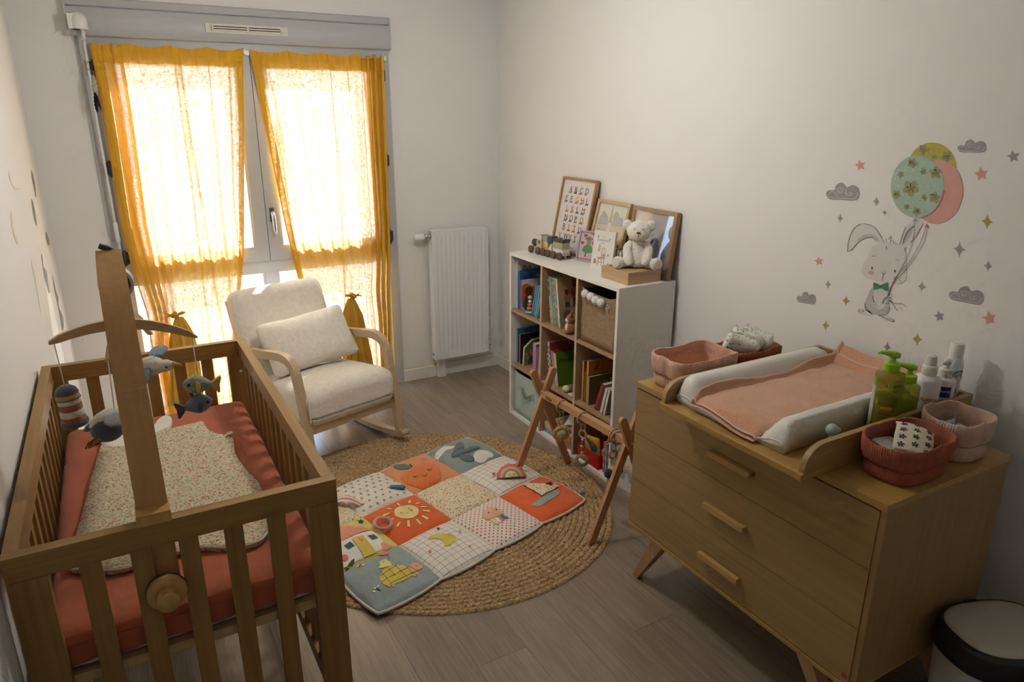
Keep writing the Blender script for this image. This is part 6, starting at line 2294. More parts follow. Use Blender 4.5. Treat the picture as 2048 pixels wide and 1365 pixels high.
def leaning_frame(name, label, y0, y1, ztop, xtop, xfoot, fw, dep, mat_f, paper, glossy=False, group=None):
    """frame leaning on the wall; local x = width (towards the camera side), local z = up along the frame, -y = front"""
    w = y0 - y1
    h = math.hypot(ztop - ZS, xtop - xfoot)
    lean = math.atan2(xtop - xfoot, ztop - ZS)
    root = thing(name, label, 'picture frame', (xfoot, y0, ZS), rot=None, group=group)
    root.rotation_euler = (Matrix.Rotation(lean, 3, 'Y') @ Matrix.Rotation(-PI / 2, 3, 'Z')).to_euler()
    root.location.z += dep * math.sin(lean) * 0.5
    for nm, a in (('stile', (0, fw, 0, h)), ('stile', (w - fw, w, 0, h)), ('frame_rail', (fw, w - fw, 0, fw)), ('frame_rail', (fw, w - fw, h - fw, h))):
        fin(nm, bx(a[0], a[1], -dep / 2, dep / 2, a[2], a[3]), mat_f, root, bevel=0.001, seg=1)
    fin('backing', bx(fw - 0.002, w - fw + 0.002, 0.0, dep / 2 - 0.002, fw - 0.002, h - fw + 0.002), P('frame_board', (0.25, 0.18, 0.12), 0.8), root, smooth=False)
    fin('print', bx(fw, w - fw, -0.001, 0.0, fw, h - fw), paper, root, smooth=False)
    if glossy:
        m, nt, b, out = new_mat('picture_glass')
        nt.nodes.remove(b)
        lw = nd(nt, 'ShaderNodeLayerWeight', {'Blend': 0.5})
        pw_ = nd(nt, 'ShaderNodeMath', {0: lw.outputs['Facing'], 1: 3.0}, operation='POWER')
        fr = nd(nt, 'ShaderNodeMapRange', {'Value': pw_.outputs[0], 'To Min': 0.05, 'To Max': 0.8})
        mx = nd(nt, 'ShaderNodeMixShader', {0: fr.outputs[0], 1: nd(nt, 'ShaderNodeBsdfTransparent').outputs[0], 2: nd(nt, 'ShaderNodeBsdfGlossy', {'Roughness': 0.03}).outputs[0]})
        nt.links.new(mx.outputs[0], out.inputs[0])
        fin('glass', bx(fw, w - fw, -dep / 2 + 0.002, -dep / 2 + 0.004, fw, h - fw), m, root, smooth=False)
    return root, w, h


def print_shape(root, name, pts, c, dz=0.0016):
    bm_ = nb()
    poly(bm_, pts, 0, lambda a, b: Vector((a, -dz, b)))
    return fin(name, bm_, INK(c), root, smooth=False, recalc=False)


M_fr1 = wood('frame_oak', (0.34, 0.19, 0.075), (0.46, 0.28, 0.125), 'z', 0.45, knots=False)
M_fr2 = wood('frame_pine', (0.50, 0.36, 0.18), (0.60, 0.45, 0.25), 'z', 0.45, knots=False)
M_fr3 = wood('frame_walnut', (0.30, 0.175, 0.085), (0.40, 0.25, 0.13), 'z', 0.45, knots=False)
pap = P('poster_paper', (0.72, 0.67, 0.66), 0.5)
fr1, w, h = leaning_frame('picture_frame', 'tall oak frame with an animal alphabet poster', -0.874, -1.213, 1.449, -0.020, -0.105, 0.013, 0.022, M_fr1, pap)
rows = ['ABCD', 'EFGHI', 'JKLM', 'NOPQ', 'RSTU', 'VWXYZ']
lc = [(0.42, 0.13, 0.06), (0.05, 0.06, 0.10), (0.36, 0.16, 0.05), (0.08, 0.09, 0.13), (0.45, 0.30, 0.08)]
an_c = [(0.40, 0.22, 0.08), (0.16, 0.14, 0.13), (0.45, 0.14, 0.06), (0.10, 0.11, 0.15), (0.35, 0.28, 0.20)]
for r_, s in enumerate(rows):
    z = h - 0.082 - r_ * 0.054
    for k, ch in enumerate(s):
        x = w * 0.5 + (k - (len(s) - 1) / 2) * 0.052 - 0.013
        text('letter', ch, 0.046, INK(lc[(r_ * 2 + k) % 5]), fr1, basis((x, -0.0018, z), (1, 0, 0), (0, 0, 1)))
        print_shape(fr1, 'printed_animal', smooth2([(x - 0.003, z - 0.010), (x + 0.004, z + 0.002), (x + 0.016, z + 0.001), (x + 0.026, z + 0.006), (x + 0.024, z - 0.008), (x + 0.012, z - 0.006)], 2, True), an_c[(r_ + k * 3) % 5], 0.0024)
print_shape(fr1, 'caption', [(w * 0.36, 0.036), (w * 0.66, 0.036), (w * 0.66, 0.040), (w * 0.36, 0.040)], (0.35, 0.33, 0.33))
fr2, w, h = leaning_frame('picture_frame', 'pale pine frame with a watercolour of rooftops and a spire', -1.231, -1.514, 1.354, -0.020, -0.100, 0.018, 0.022, M_fr2, P('watercolour_paper', (0.70, 0.68, 0.58), 0.5))
for nm, pts_, c in (('pale_sky', [(0.02, 0.16), (w - 0.02, 0.16), (w - 0.02, h - 0.02), (0.02, h - 0.02)], (0.66, 0.66, 0.62)),
                    ('facade', [(0.03, 0.07), (0.03, 0.135), (0.12, 0.14), (0.12, 0.07)], (0.55, 0.42, 0.20)), ('facade', [(0.15, 0.07), (0.15, 0.14), (0.25, 0.145), (0.25, 0.07)], (0.58, 0.45, 0.24)),
                    ('roof', [(0.03, 0.135), (0.04, 0.175), (0.11, 0.178), (0.12, 0.14)], (0.17, 0.20, 0.25)), ('roof', [(0.15, 0.14), (0.16, 0.18), (0.235, 0.182), (0.25, 0.145)], (0.20, 0.23, 0.28)),
                    ('spire', [(0.122, 0.15), (0.130, 0.21), (0.134, 0.255), (0.138, 0.21), (0.147, 0.15)], (0.32, 0.20, 0.10)), ('foliage', smooth2([(0.05, 0.17), (0.06, 0.20), (0.085, 0.19), (0.10, 0.18)], 3, True), (0.20, 0.25, 0.08)),
                    ('foliage', smooth2([(0.15, 0.175), (0.165, 0.205), (0.19, 0.20), (0.20, 0.18)], 3, True), (0.24, 0.29, 0.10)), ('foliage', smooth2([(0.16, 0.03), (0.17, 0.075), (0.22, 0.09), (0.255, 0.06), (0.25, 0.025)], 3, True), (0.40, 0.38, 0.12)),
                    ('foliage', smooth2([(0.025, 0.03), (0.025, 0.09), (0.05, 0.10), (0.06, 0.05)], 3, True), (0.25, 0.30, 0.14))):
    print_shape(fr2, nm, pts_ if nm == 'pale_sky' else [(q_[0], min(h - 0.02, q_[1] * 1.2 + 0.04)) for q_ in pts_], tuple(round(0.45 * u_ + 0.55 * v_, 3) for u_, v_ in zip(c, (0.70, 0.67, 0.56))), 0.0016 if nm == 'pale_sky' else (0.0024 if nm in ('foliage', 'spire') else 0.0020))
for k in range(8):
    x = 0.04 + (k % 4) * 0.019 if k < 4 else 0.162 + (k % 4) * 0.019
    print_shape(fr2, 'window', [(x, 0.214), (x + 0.010, 0.214), (x + 0.010, 0.242), (x, 0.242)], (0.55, 0.55, 0.53), 0.0027)
    print_shape(fr2, 'window', [(x, 0.148), (x + 0.010, 0.148), (x + 0.010, 0.182), (x, 0.182)], (0.46, 0.40, 0.30), 0.0027)
fr3, w, h = leaning_frame('picture_frame', 'brown wooden frame with glossy glass behind the teddy bear', -1.536, -1.868, 1.351, -0.020, -0.062, 0.020, 0.024, M_fr3, P('photo_grey', (0.42, 0.42, 0.44), 0.5), True)
print_shape(fr3, 'printed_blot', smooth2([(0.16, 0.05), (0.15, 0.14), (0.19, 0.19), (0.23, 0.16), (0.24, 0.08), (0.21, 0.03)], 4, True), (0.05, 0.055, 0.10))
print_shape(fr3, 'printed_shape', smooth2([(0.22, 0.16), (0.26, 0.10), (0.30, 0.12), (0.30, 0.20), (0.25, 0.24)], 3, True), (0.30, 0.36, 0.42))
print_shape(fr3, 'printed_shape', smooth2([(0.03, 0.22), (0.10, 0.28), (0.14, 0.25), (0.08, 0.18)], 3, True), (0.55, 0.42, 0.30))


def stand_frame(name, label, a, b, h, lean, fw, dep, mf, paper, cat='picture frame'):
    """small frame standing free between floor points a and b (photo order), leaning back"""
    a, b = Vector(a), Vector(b)
    root = thing(name, label, cat, a)
    ex = (b - a)
    w_ = ex.length
    M_ = basis((0, 0, 0), ex, (0, 0, 1))     # local x along the foot, local y up, local z to the viewer
    root.rotation_euler = (M_.to_3x3() @ Matrix.Rotation(-lean, 3, 'X')).to_euler()
    if fw:
        bm_ = nb()
        box(bm_, 0, fw, 0, h, -dep, 0)
        box(bm_, w_ - fw, w_, 0, h, -dep, 0)
        box(bm_, fw, w_ - fw, 0, fw, -dep, 0)
        box(bm_, fw, w_ - fw, h - fw, h, -dep, 0)
        fin('frame', bm_, mf, root, bevel=0.001, seg=1)
        fin('print', bx(fw, w_ - fw, fw, h - fw, -dep + 0.001, -dep + 0.004), paper, root, smooth=False)
    else:
        fin('card', bx(0, w_, 0, h, -dep, 0), paper, root, bevel=0.001, seg=1)
    return root, w_


def flat(root, name, pts, c, z=0.0006):
    bm_ = nb()
    poly(bm_, pts, 0, lambda a, b: Vector((a, b, z)))
    return fin(name, bm_, INK(c), root, smooth=False, recalc=False)


q, w = stand_frame('small_picture_frame', 'small grey frame with a girl in a green dress and red hearts', (-0.168, -1.222, ZS), (-0.128, -1.365, ZS), 0.172, 0.20, 0.009, 0.012, P('frame_grey', (0.42, 0.40, 0.36), 0.5), P('lilac_paper', (0.52, 0.46, 0.50), 0.6))
dz = -0.0075
for nm, pts_, c, z in (('pink_border', [(0.010, 0.012), (0.138, 0.012), (0.138, 0.020), (0.010, 0.020)], (0.55, 0.16, 0.20), dz), ('pink_border', [(0.08, 0.150), (0.138, 0.150), (0.138, 0.158), (0.08, 0.158)], (0.55, 0.16, 0.20), dz),
                       ('heart', smooth2([(0.040, 0.132), (0.030, 0.146), (0.037, 0.153), (0.044, 0.147), (0.051, 0.153), (0.057, 0.145)], 2, True), (0.55, 0.03, 0.03), dz), ('heart', smooth2([(0.026, 0.092), (0.016, 0.104), (0.022, 0.110), (0.028, 0.105), (0.034, 0.110), (0.039, 0.103)], 2, True), (0.55, 0.03, 0.03), dz),
                       ('heart', smooth2([(0.10, 0.096), (0.094, 0.112), (0.103, 0.122), (0.116, 0.118), (0.112, 0.104)], 2, True), (0.55, 0.03, 0.03), dz),
                       ('dress', smooth2([(0.030, 0.062), (0.045, 0.086), (0.070, 0.098), (0.095, 0.085), (0.104, 0.060), (0.085, 0.052), (0.050, 0.050)], 2, True), (0.10, 0.26, 0.08), dz + 0.0004), ('hat', smooth2([(0.040, 0.122), (0.065, 0.140), (0.098, 0.128), (0.075, 0.122)], 2, True), (0.10, 0.26, 0.08), dz + 0.0008),
                       ('face', ell(0.070, 0.110, 0.017, 0.014, 16), (0.40, 0.20, 0.12), dz + 0.0004), ('leg', [(0.052, 0.028), (0.056, 0.052), (0.062, 0.052), (0.064, 0.028)], (0.20, 0.10, 0.06), dz + 0.0002)):
    flat(q, nm, pts_, c, z)
q, w = stand_frame('small_coral_frame', 'thin coral frame mostly hidden behind the white chair card', (-0.158, -1.372, ZS), (-0.118, -1.50, ZS), 0.125, 0.26, 0.009, 0.012, P('coral_paint', (0.66, 0.24, 0.15), 0.5), P('pale_print', (0.66, 0.60, 0.56), 0.6))
q, w = stand_frame('milestone_card', 'white card with a drawing of a small chair', (-0.212, -1.428, ZS), (-0.166, -1.548, ZS), 0.200, 0.17, 0, 0.014, P('card_ivory', (0.74, 0.71, 0.66), 0.6), cat='card') if False else stand_frame('milestone_card', 'white card with a drawing of a small chair', (-0.212, -1.428, ZS), (-0.166, -1.548, ZS), 0.200, 0.17, 0, 0.014, None, P('card_ivory', (0.74, 0.71, 0.66), 0.6), 'card')
chc = (0.52, 0.34, 0.22)
for nm, pts_, c in (('drawn_seat', [(0.035, 0.062), (0.078, 0.068), (0.085, 0.058), (0.04, 0.052)], chc), ('drawn_leg', stroke([(0.045, 0.055), (0.040, 0.02)], 0.004), chc), ('drawn_leg', stroke([(0.074, 0.06), (0.080, 0.018)], 0.004), chc), ('drawn_leg', stroke([(0.060, 0.055), (0.062, 0.022)], 0.003), chc),
                    ('drawn_back', stroke(smooth2([(0.058, 0.066), (0.058, 0.10), (0.068, 0.112), (0.078, 0.10), (0.080, 0.068)], 4), 0.004), chc), ('drawn_rung', stroke([(0.042, 0.036), (0.078, 0.038)], 0.003), chc), ('drawn_teddy', ell(0.070, 0.074, 0.008, 0.008, 12), (0.45, 0.33, 0.28)),
                    ('drawn_bottle', [(0.034, 0.092), (0.034, 0.118), (0.038, 0.130), (0.044, 0.130), (0.048, 0.118), (0.048, 0.092)], (0.50, 0.50, 0.26)), ('drawn_plant', smooth2([(0.016, 0.028), (0.014, 0.045), (0.022, 0.055), (0.030, 0.045), (0.028, 0.028)], 2, True), (0.45, 0.25, 0.18)),
                    ('drawn_twig', stroke([(0.092, 0.07), (0.104, 0.085)], 0.003), (0.12, 0.14, 0.16)), ('drawn_twig', stroke([(0.094, 0.082), (0.104, 0.072)], 0.003), (0.12, 0.14, 0.16)), ('drawn_twig', stroke([(0.098, 0.03), (0.108, 0.04)], 0.003), (0.12, 0.14, 0.16)), ('drawn_bird', stroke([(0.022, 0.166), (0.028, 0.176), (0.026, 0.160)], 0.003), (0.12, 0.14, 0.16)), ('drawn_bird', stroke([(0.094, 0.166), (0.100, 0.160), (0.096, 0.154)], 0.003), (0.12, 0.14, 0.16))):
    flat(q, nm, pts_, c)
text('lettering', 'première', 0.021, INK((0.38, 0.36, 0.35)), q, basis((0.022, 0.146, 0.0006), (1, 0, 0), (0, 1, 0)))
text('lettering', 'ma', 0.012, INK((0.45, 0.43, 0.42)), q, basis((0.050, 0.168, 0.0006), (1, 0, 0), (0, 1, 0)))
text('lettering', 'année', 0.010, INK((0.45, 0.43, 0.42)), q, basis((0.045, 0.134, 0.0006), (1, 0, 0), (0, 1, 0)))
for k, (c, lb, y) in enumerate((((0.06, 0.15, 0.04), 'small green notebook standing behind the white card', -1.508), ((0.40, 0.30, 0.18), 'small tan notebook standing beside the green one', -1.528), ((0.46, 0.36, 0.22), 'small beige notebook next to the wooden keepsake box', -1.552))):
    root = thing('notebook', lb, 'notebook', (-0.118, y, ZS), rot=(0, 0.06, 0.0), group='small notebooks on the cube shelf')
    fin('cover', bx(0, 0.08, -0.009, 0.009, 0.0, 0.105 - 0.004 * k), P('notebook_%d' % k, c, 0.6), root, bevel=0.001, seg=1)
    fin('pages', bx(-0.0015, 0.078, -0.006, 0.006, 0.003, 0.1055 - 0.004 * k), M_page, root, smooth=False)

# keepsake box
kb = thing('keepsake_box', 'flat oak keepsake box under the teddy bear', 'box', (-0.1935, -1.7415, ZS))
M_kb = wood('box_oak', (0.44, 0.29, 0.14), (0.54, 0.38, 0.21), 'y', 0.5, knots=False, contrast=0.6)
fin('body', bx(-0.100, 0.100, -0.106, 0.106, 0, 0.046), M_kb, kb, bevel=0.0015)
bm = nb()
box(bm, -0.101, 0.101, -0.107, 0.107, 0.0465, 0.060)
lid = fin('lid', bm, M_kb, kb, bevel=0.0015)
fin('finger_slot', bx(-0.075, -0.045, 0.055, 0.085, 0.0598, 0.0606), M_dark, lid, smooth=False)

# teddy bear
tb = thing('teddy_bear', 'cream white plush teddy bear sitting on the wooden box', 'teddy bear', (-0.165, -1.752, ZS + 0.061), rz=-0.72)
# local -y is the way it faces
M_ted = fuzzy('ivory_fur', (0.82, 0.79, 0.72), 150, 1.0, 0.006, 0.4, 0.10)
M_teds = P('ivory_suede', (0.66, 0.60, 0.50), 0.9, bs=300, bst=0.3)


def lump(bm_, c, r, amp=0.04, sc_=30):
    n0 = len(bm_.verts)
    ball(bm_, c, r, 26, 18)
    bm_.verts.ensure_lookup_table()
    for v in bm_.verts[n0:]:
        d = (v.co - Vector(c))
        v.co += d * (amp * noise.noise(v.co * sc_))
    return bm_


bm = nb()
rings = []
for z, r, fy in ((0.0, 0.030, -0.002), (0.008, 0.050, -0.002), (0.03, 0.060, 0.0), (0.055, 0.058, 0.002), (0.08, 0.050, 0.004), (0.105, 0.040, 0.004), (0.125, 0.032, 0.002), (0.14, 0.024, 0.0)):
    rings.append([(r * 1.02 * math.cos(2 * PI * k / 24), fy + r * 0.86 * math.sin(2 * PI * k / 24), z) for k in range(24)])
loft(bm, rings)
fin('body', bm, M_ted, tb)
bm = nb()
lump(bm, (0, -0.010, 0.176), (0.058, 0.053, 0.052))
hd = fin('head', bm, M_ted, tb)
bm = nb()
lump(bm, (0, -0.050, 0.162), (0.036, 0.024, 0.030), 0.02)
mz = fin('muzzle', bm, M_teds, hd)
bm = nb()
rbox(bm, 0.018, 0.008, 0.009, 0.0035, 6, c=(0, -0.072, 0.177))
fin('nose', bm, P('brown_stitch', (0.16, 0.06, 0.03), 0.7), hd)
bm = nb()
tube(bm, [(0, -0.0745, 0.166), (0, -0.0745, 0.156)], 0.0012, 6)
fin('mouth', bm, P('brown_stitch', (0.16, 0.06, 0.03), 0.7), hd)
for s in (-1, 1):
    bm = nb()
    lump(bm, (s * 0.056, 0.002, 0.202), (0.024, 0.014, 0.027), 0.04)
    fin('ear', bm, M_ted, hd)
    bm = nb()
    ball(bm, (s * 0.020, -0.058, 0.192), (0.0035, 0.002, 0.002), 8, 6)
    fin('eye', bm, P('brown_stitch', (0.16, 0.06, 0.03), 0.7), hd)
    bm = nb()
    tube(bm, smooth2([(s * 0.034, 0.0, 0.118), (s * 0.050, -0.022, 0.092), (s * 0.044, -0.046, 0.050), (s * 0.034, -0.062, 0.018)], 5), [0.016, 0.021, 0.022, 0.024, 0.014], 16)
    fin('arm', bm, M_ted, tb)
    bm = nb()
    tube(bm, smooth2([(s * 0.03, 0.0, 0.028), (s * 0.062, -0.030, 0.026), (s * 0.088, -0.056, 0.027), (s * 0.098, -0.070, 0.029)], 5), [0.026, 0.027, 0.026, 0.032, 0.028], 18)
    lg = fin('leg', bm, M_ted, tb)
    bm = nb()
    d = Vector((s * 0.60, -0.80, 0.05)).normalized()
    c0 = Vector((s * 0.100, -0.073, 0.030))
    a_, b_ = frame_of(d)
    loft(bm, [[c0 + d * z + a_ * (r * math.cos(2 * PI * k / 20)) + b_ * (r * math.sin(2 * PI * k / 20)) for k in range(20)] for r, z in ((0.024, -0.004), (0.025, 0.001), (0.021, 0.0035), (0.010, 0.0045))])
    fin('paw_pad', bm, M_teds, lg)

# toy train
tr = thing('toy_train', 'wooden toy train with stacked pastel blocks on the cube shelf', 'toy train', (-0.232, -0.885, ZS), rz=-PI / 2 + 0.08)
# local x runs along the train from the engine backwards
M_tb = wood('train_beech', (0.55, 0.42, 0.24), (0.64, 0.50, 0.31), 'x', 0.5, knots=False, contrast=0.5)
M_tw = P('train_wheel', (0.13, 0.075, 0.055), 0.6)
M_tn, M_tm, M_ts, M_tc = P('train_navy', (0.05, 0.06, 0.085), 0.55), P('train_mustard', (0.46, 0.35, 0.10), 0.55), P('train_sage', (0.30, 0.36, 0.32), 0.55), P('train_cream', (0.70, 0.67, 0.60), 0.55)
for x0, x1 in ((0.0, 0.105), (0.118, 0.200), (0.214, 0.306)):
    ch = fin('chassis', bx(x0, x1, -0.026, 0.026, 0.022, 0.038), M_tb, tr, bevel=0.002)
    for xx in (x0 + 0.018, x1 - 0.018):
        for s in (-1, 1):
            bm = nb()
            tube(bm, [(xx, s * 0.027, 0.021), (xx, s * 0.030, 0.021), (xx, s * 0.039, 0.021), (xx, s * 0.042, 0.021)], [0.019, 0.021, 0.021, 0.019], 22)
            fin('wheel', bm, M_tw, tr)
for k, y in enumerate((-0.012, 0.012)):
    bm = nb()
    tube(bm, [(0.306, y, 0.030), (0.3075, y, 0.030)], 0.003, 10)
    fin('screw', bm, P('screw_red', (0.40, 0.12, 0.05), 0.5), tr)
bm = nb()
tube(bm, [(0.002, 0, 0.058), (0.006, 0, 0.058), (0.054, 0, 0.058)], [0.018, 0.0205, 0.0205], 24)
fin('boiler', bm, M_tn, tr, smooth='auto')
bm = nb()
tube(bm, [(0.02, 0, 0.076), (0.02, 0, 0.094)], 0.006, 14)
fin('chimney', bm, M_tb, tr, smooth='auto')
bm = nb()
box(bm, 0.056, 0.068, -0.022, 0.022, 0.038, 0.088)
box(bm, 0.092, 0.104, -0.022, 0.022, 0.038, 0.088)
box(bm, 0.068, 0.092, -0.022, 0.022, 0.038, 0.056)
box(bm, 0.068, 0.092, -0.022, 0.022, 0.078, 0.088)
fin('cab', bm, M_tb, tr, bevel=0.001)
fin('cab_roof', bx(0.050, 0.108, -0.027, 0.027, 0.088, 0.110), M_tc, tr, bevel=0.003)
fin('block', bx(0.090, 0.109, -0.024, 0.024, 0.110, 0.113), M_ts, tr, bevel=0.001)
bm = nb()
prism(bm, [(0.120, 0.038), (0.160, 0.038), (0.120, 0.080)], -0.022, 0.022, lambda a, b, d: Vector((a, d, b)))
fin('wedge_block', bm, M_tm, tr, bevel=0.001)
bm = nb()
prism(bm, [(0.162, 0.038), (0.162, 0.080), (0.122, 0.080)], -0.022, 0.022, lambda a, b, d: Vector((a, d, b)))
fin('wedge_block', bm, M_tb, tr, bevel=0.001)
bm = nb()
prism(bm, [(0.163, 0.038), (0.198, 0.038), (0.198, 0.078)], -0.022, 0.022, lambda a, b, d: Vector((a, d, b)))
fin('wedge_block', bm, M_tc, tr, bevel=0.001)
fin('block', bx(0.120, 0.158, -0.022, 0.022, 0.081, 0.112), M_ts, tr, bevel=0.002)
fin('block', bx(0.160, 0.199, -0.022, 0.022, 0.081, 0.114), M_tn, tr, bevel=0.002)
for k, m_ in enumerate((M_tc, M_ts, M_tm, M_tn)):
    fin('plate', bx(0.216, 0.304, -0.025, 0.025, 0.038 + k * 0.0185, 0.056 + k * 0.0185), m_, tr, bevel=0.0015)
for xx in (0.236, 0.284):
    bm = nb()
    tube(bm, [(xx, 0, 0.108), (xx, 0, 0.118)], 0.0055, 12)
    fin('peg', bm, M_tb, tr, smooth='auto')

# ================================================================== DRESSER WITH CHANGING TOP
DX0, DX1, DY0, DY1, DZ0, DZ1 = -0.752, -0.1725, -2.4995, -3.5056, 0.2536, 0.848
M_dr = wood('dresser_oak_front', (0.295, 0.18, 0.066), (0.39, 0.257, 0.108), 'y', 0.5, contrast=0.8)
M_drt = wood('dresser_oak_top', (0.37, 0.215, 0.055), (0.47, 0.295, 0.09), 'y', 0.38, contrast=0.8, knots=False, coat=0.1)
M_drs = wood('dresser_oak_side', (0.285, 0.172, 0.062), (0.37, 0.24, 0.098), 'z', 0.5, contrast=0.8)
M_drh = wood('dresser_oak_handle', (0.42, 0.25, 0.09), (0.52, 0.33, 0.135), 'y', 0.4, knots=False)
dr = thing('changing_dresser', 'oak three-drawer dresser on splayed legs', 'dresser', ((DX0 + DX1) / 2, (DY0 + DY1) / 2, 0))
ox, oy = dr.location.x, dr.location.y
lx0, lx1, ly0, ly1 = DX0 - ox, DX1 - ox, DY0 - oy, DY1 - oy
fin('top', bx(lx0 - 0.004, lx1, ly1, ly0, DZ1 - 0.020, DZ1), M_drt, dr, bevel=0.006, seg=3)
for a, b in ((ly1, ly1 + 0.018), (ly0 - 0.018, ly0)):
    fin('side_panel', bx(lx0 + 0.002, lx1, a, b, DZ0, DZ1 - 0.0205), M_drs, dr, bevel=0.002)
fin('bottom', bx(lx0 - 0.006, lx1, ly1 + 0.002, ly0 - 0.002, DZ0 - 0.012, DZ0 - 0.0005), M_drt, dr, bevel=0.002)
fin('back', bx(lx1 - 0.006, lx1 - 0.001, ly1 + 0.018, ly0 - 0.018, DZ0, DZ1 - 0.02), M_drs, dr, smooth=False)
fin('carcass_shadow_gap', bx(lx0 + 0.022, lx0 + 0.024, ly1 + 0.018, ly0 - 0.018, DZ0, DZ1 - 0.02), M_dark, dr, smooth=False)
zb = [DZ0 + 0.002, 0.4475, 0.6415, 0.822]
for k in range(3):
    f = fin('drawer', bx(lx0, lx0 + 0.019, ly1 + 0.0195, ly0 - 0.001, zb[k] + 0.0012, zb[k + 1] - 0.0012), M_dr, dr, bevel=0.0008, seg=1)
    hz = (0.343, 0.537, 0.733)[k]
    h_ = fin('handle', bx(lx0 - 0.024, lx0 - 0.006, -3.077 - oy, -2.898 - oy, hz - 0.009, hz + 0.010), M_drh, f, bevel=0.0025)
    for yy in (-3.04, -2.935):
        bm = nb()
        tube(bm, [(lx0 - 0.008, yy - oy, hz), (lx0 + 0.001, yy - oy, hz)], 0.005, 10)
        fin('handle_stud', bm, M_drh, f)
lb = fin('maker_label', bx(lx0 - 0.0008, lx0, -3.478 - oy, -3.462 - oy, 0.272, 0.288), P('red_label', (0.50, 0.03, 0.03), 0.5), dr, smooth=False)
for sx, xx in ((0, lx0 + 0.018), (1, lx1 - 0.06)):
    for (yt, yf) in ((-2.668, -2.534), (-3.337, -3.471)):
        bm = nb()
        w = 0.017
        loft(bm, [[(xx - w + 0.017, yf - oy - 0.014, 0), (xx + w + 0.008, yf - oy - 0.014, 0), (xx + w + 0.008, yf - oy + 0.014, 0), (xx - w + 0.017, yf - oy + 0.014, 0)],
                  [(xx - w, yt - oy - 0.03, DZ0 - 0.0125), (xx + w + 0.016, yt - oy - 0.03, DZ0 - 0.0125), (xx + w + 0.016, yt - oy + 0.03, DZ0 - 0.0125), (xx - w, yt - oy + 0.03, DZ0 - 0.0125)]])
        fin('leg', bm, wood('dresser_leg', (0.40, 0.23, 0.11), (0.50, 0.31, 0.16), 'z', 0.45, knots=False), dr, bevel=0.003)

# changing tray
TX0, TX1, TY0, TY1, TZ = -0.846, -0.045, -2.730, -3.311, DZ1
tray = thing('changing_tray', 'oak changing tray with rounded side boards on the dresser', 'changing tray', ((TX0 + TX1) / 2, (TY0 + TY1) / 2, TZ))
tx, ty_ = tray.location.x, tray.location.y
fin('base_board', bx(TX0 - tx, TX1 - tx, TY1 - ty_, TY0 - ty_, 0.0005, 0.0185), M_drt, tray, bevel=0.002)
M_drx = wood('tray_oak', (0.33, 0.20, 0.072), (0.43, 0.275, 0.115), 'x', 0.42, knots=False)


def side_board(y0, y1):
    pts_ = [(TX0 + 0.010, 0.0187), (TX0 + 0.010, 0.035)]
    for k in range(9):
        a = PI - k * PI / 16
        pts_.append((TX0 + 0.090 + 0.080 * math.cos(a), 0.035 + 0.062 * math.sin(a)))
    pts_ += [(TX1, 0.097), (TX1, 0.0187)]
    bm_ = nb()
    prism(bm_, pts_, y0 - ty_, y1 - ty_, lambda a, b, d: Vector((a - tx, d, b)))
    return fin('side_board', bm_, M_drx, tray, bevel=0.0025)


side_board(TY0 - 0.018, TY0)
side_board(TY1, TY1 + 0.018)
fin('back_board', bx(TX1 - 0.018 - tx, TX1 - tx, TY1 + 0.018 - ty_, TY0 - 0.018 - ty_, 0.0187, 0.097), M_drx, tray, bevel=0.002)

# changing mat: raised bolsters either side
ZM = TZ + 0.0192
CMX0, CMX1, CMY0, CMY1 = -0.792, -0.078, -2.754, -3.208
M_vinyl = P('white_vinyl', (0.70, 0.68, 0.62), 0.42, bs=14, bst=0.25, bd=0.01)


def mat_top(t):
    """height over the tray of the pad at t across (0..1)"""
    d = abs(t - 0.5) * 2
    if d > 0.62:
        k = (d - 0.62) / 0.38
        return 0.040 + 0.056 * math.sin(min(1, k / 0.55) * PI / 2) * (1.0 if k < 0.8 else math.sqrt(max(0, 1 - ((k - 0.8) / 0.2) ** 2)) * 0.55 + 0.45)
    return 0.040 + 0.002 * math.sin(d * 8)


bm = nb()
rings = []
for i in range(33):
    s = i / 32
    xx = lerp(CMX0, CMX1, s)
    e = min(1.0, min(s, 1 - s) * 14)
    e = math.sqrt(max(0.0, 1 - (1 - e) ** 2))
    lean = 0.028 * (1 - s) ** 6
    loop = []
    for j in range(41):
        t = j / 40
        z = mat_top(t) * (0.30 + 0.70 * e) + 0.003 * noise.noise(Vector((xx * 8, t * 5, 1)))
        y = lerp(CMY0, CMY1, t)
        loop.append((xx, y, z))
    for j in range(9):
        t = 1 - j / 8
        loop.append((xx, lerp(CMY0 - 0.006, CMY1 + 0.006, t), 0.0008))
    rings.append([(a - CMX0, b - CMY0, c) for a, b, c in loop])
loft(bm, rings)
cm = thing('changing_mat', 'white vinyl changing mat with raised sides', 'changing mat', (CMX0, CMY0, ZM))
fin('pad', bm, M_vinyl, cm)
bm = nb()
seam = [(0.002, -0.002, 0.012)] + [(0.001, lerp(0, CMY1 - CMY0, j / 24), mat_top(j / 24) * 0.30 + 0.004) for j in range(25)]
tube(bm, seam, 0.0022, 6)
fin('seam_piping', bm, M_vinyl, cm)

# towel
M_towel = fuzzy('peach_terry', (0.66, 0.345, 0.20), 420, 0.7, 0.003, 0.4, 0.08)
tw = thing('towel', 'peach terry towel spread over the changing mat', 'towel', (-0.44, -2.98, ZM))
tox, toy = -0.44, -2.98


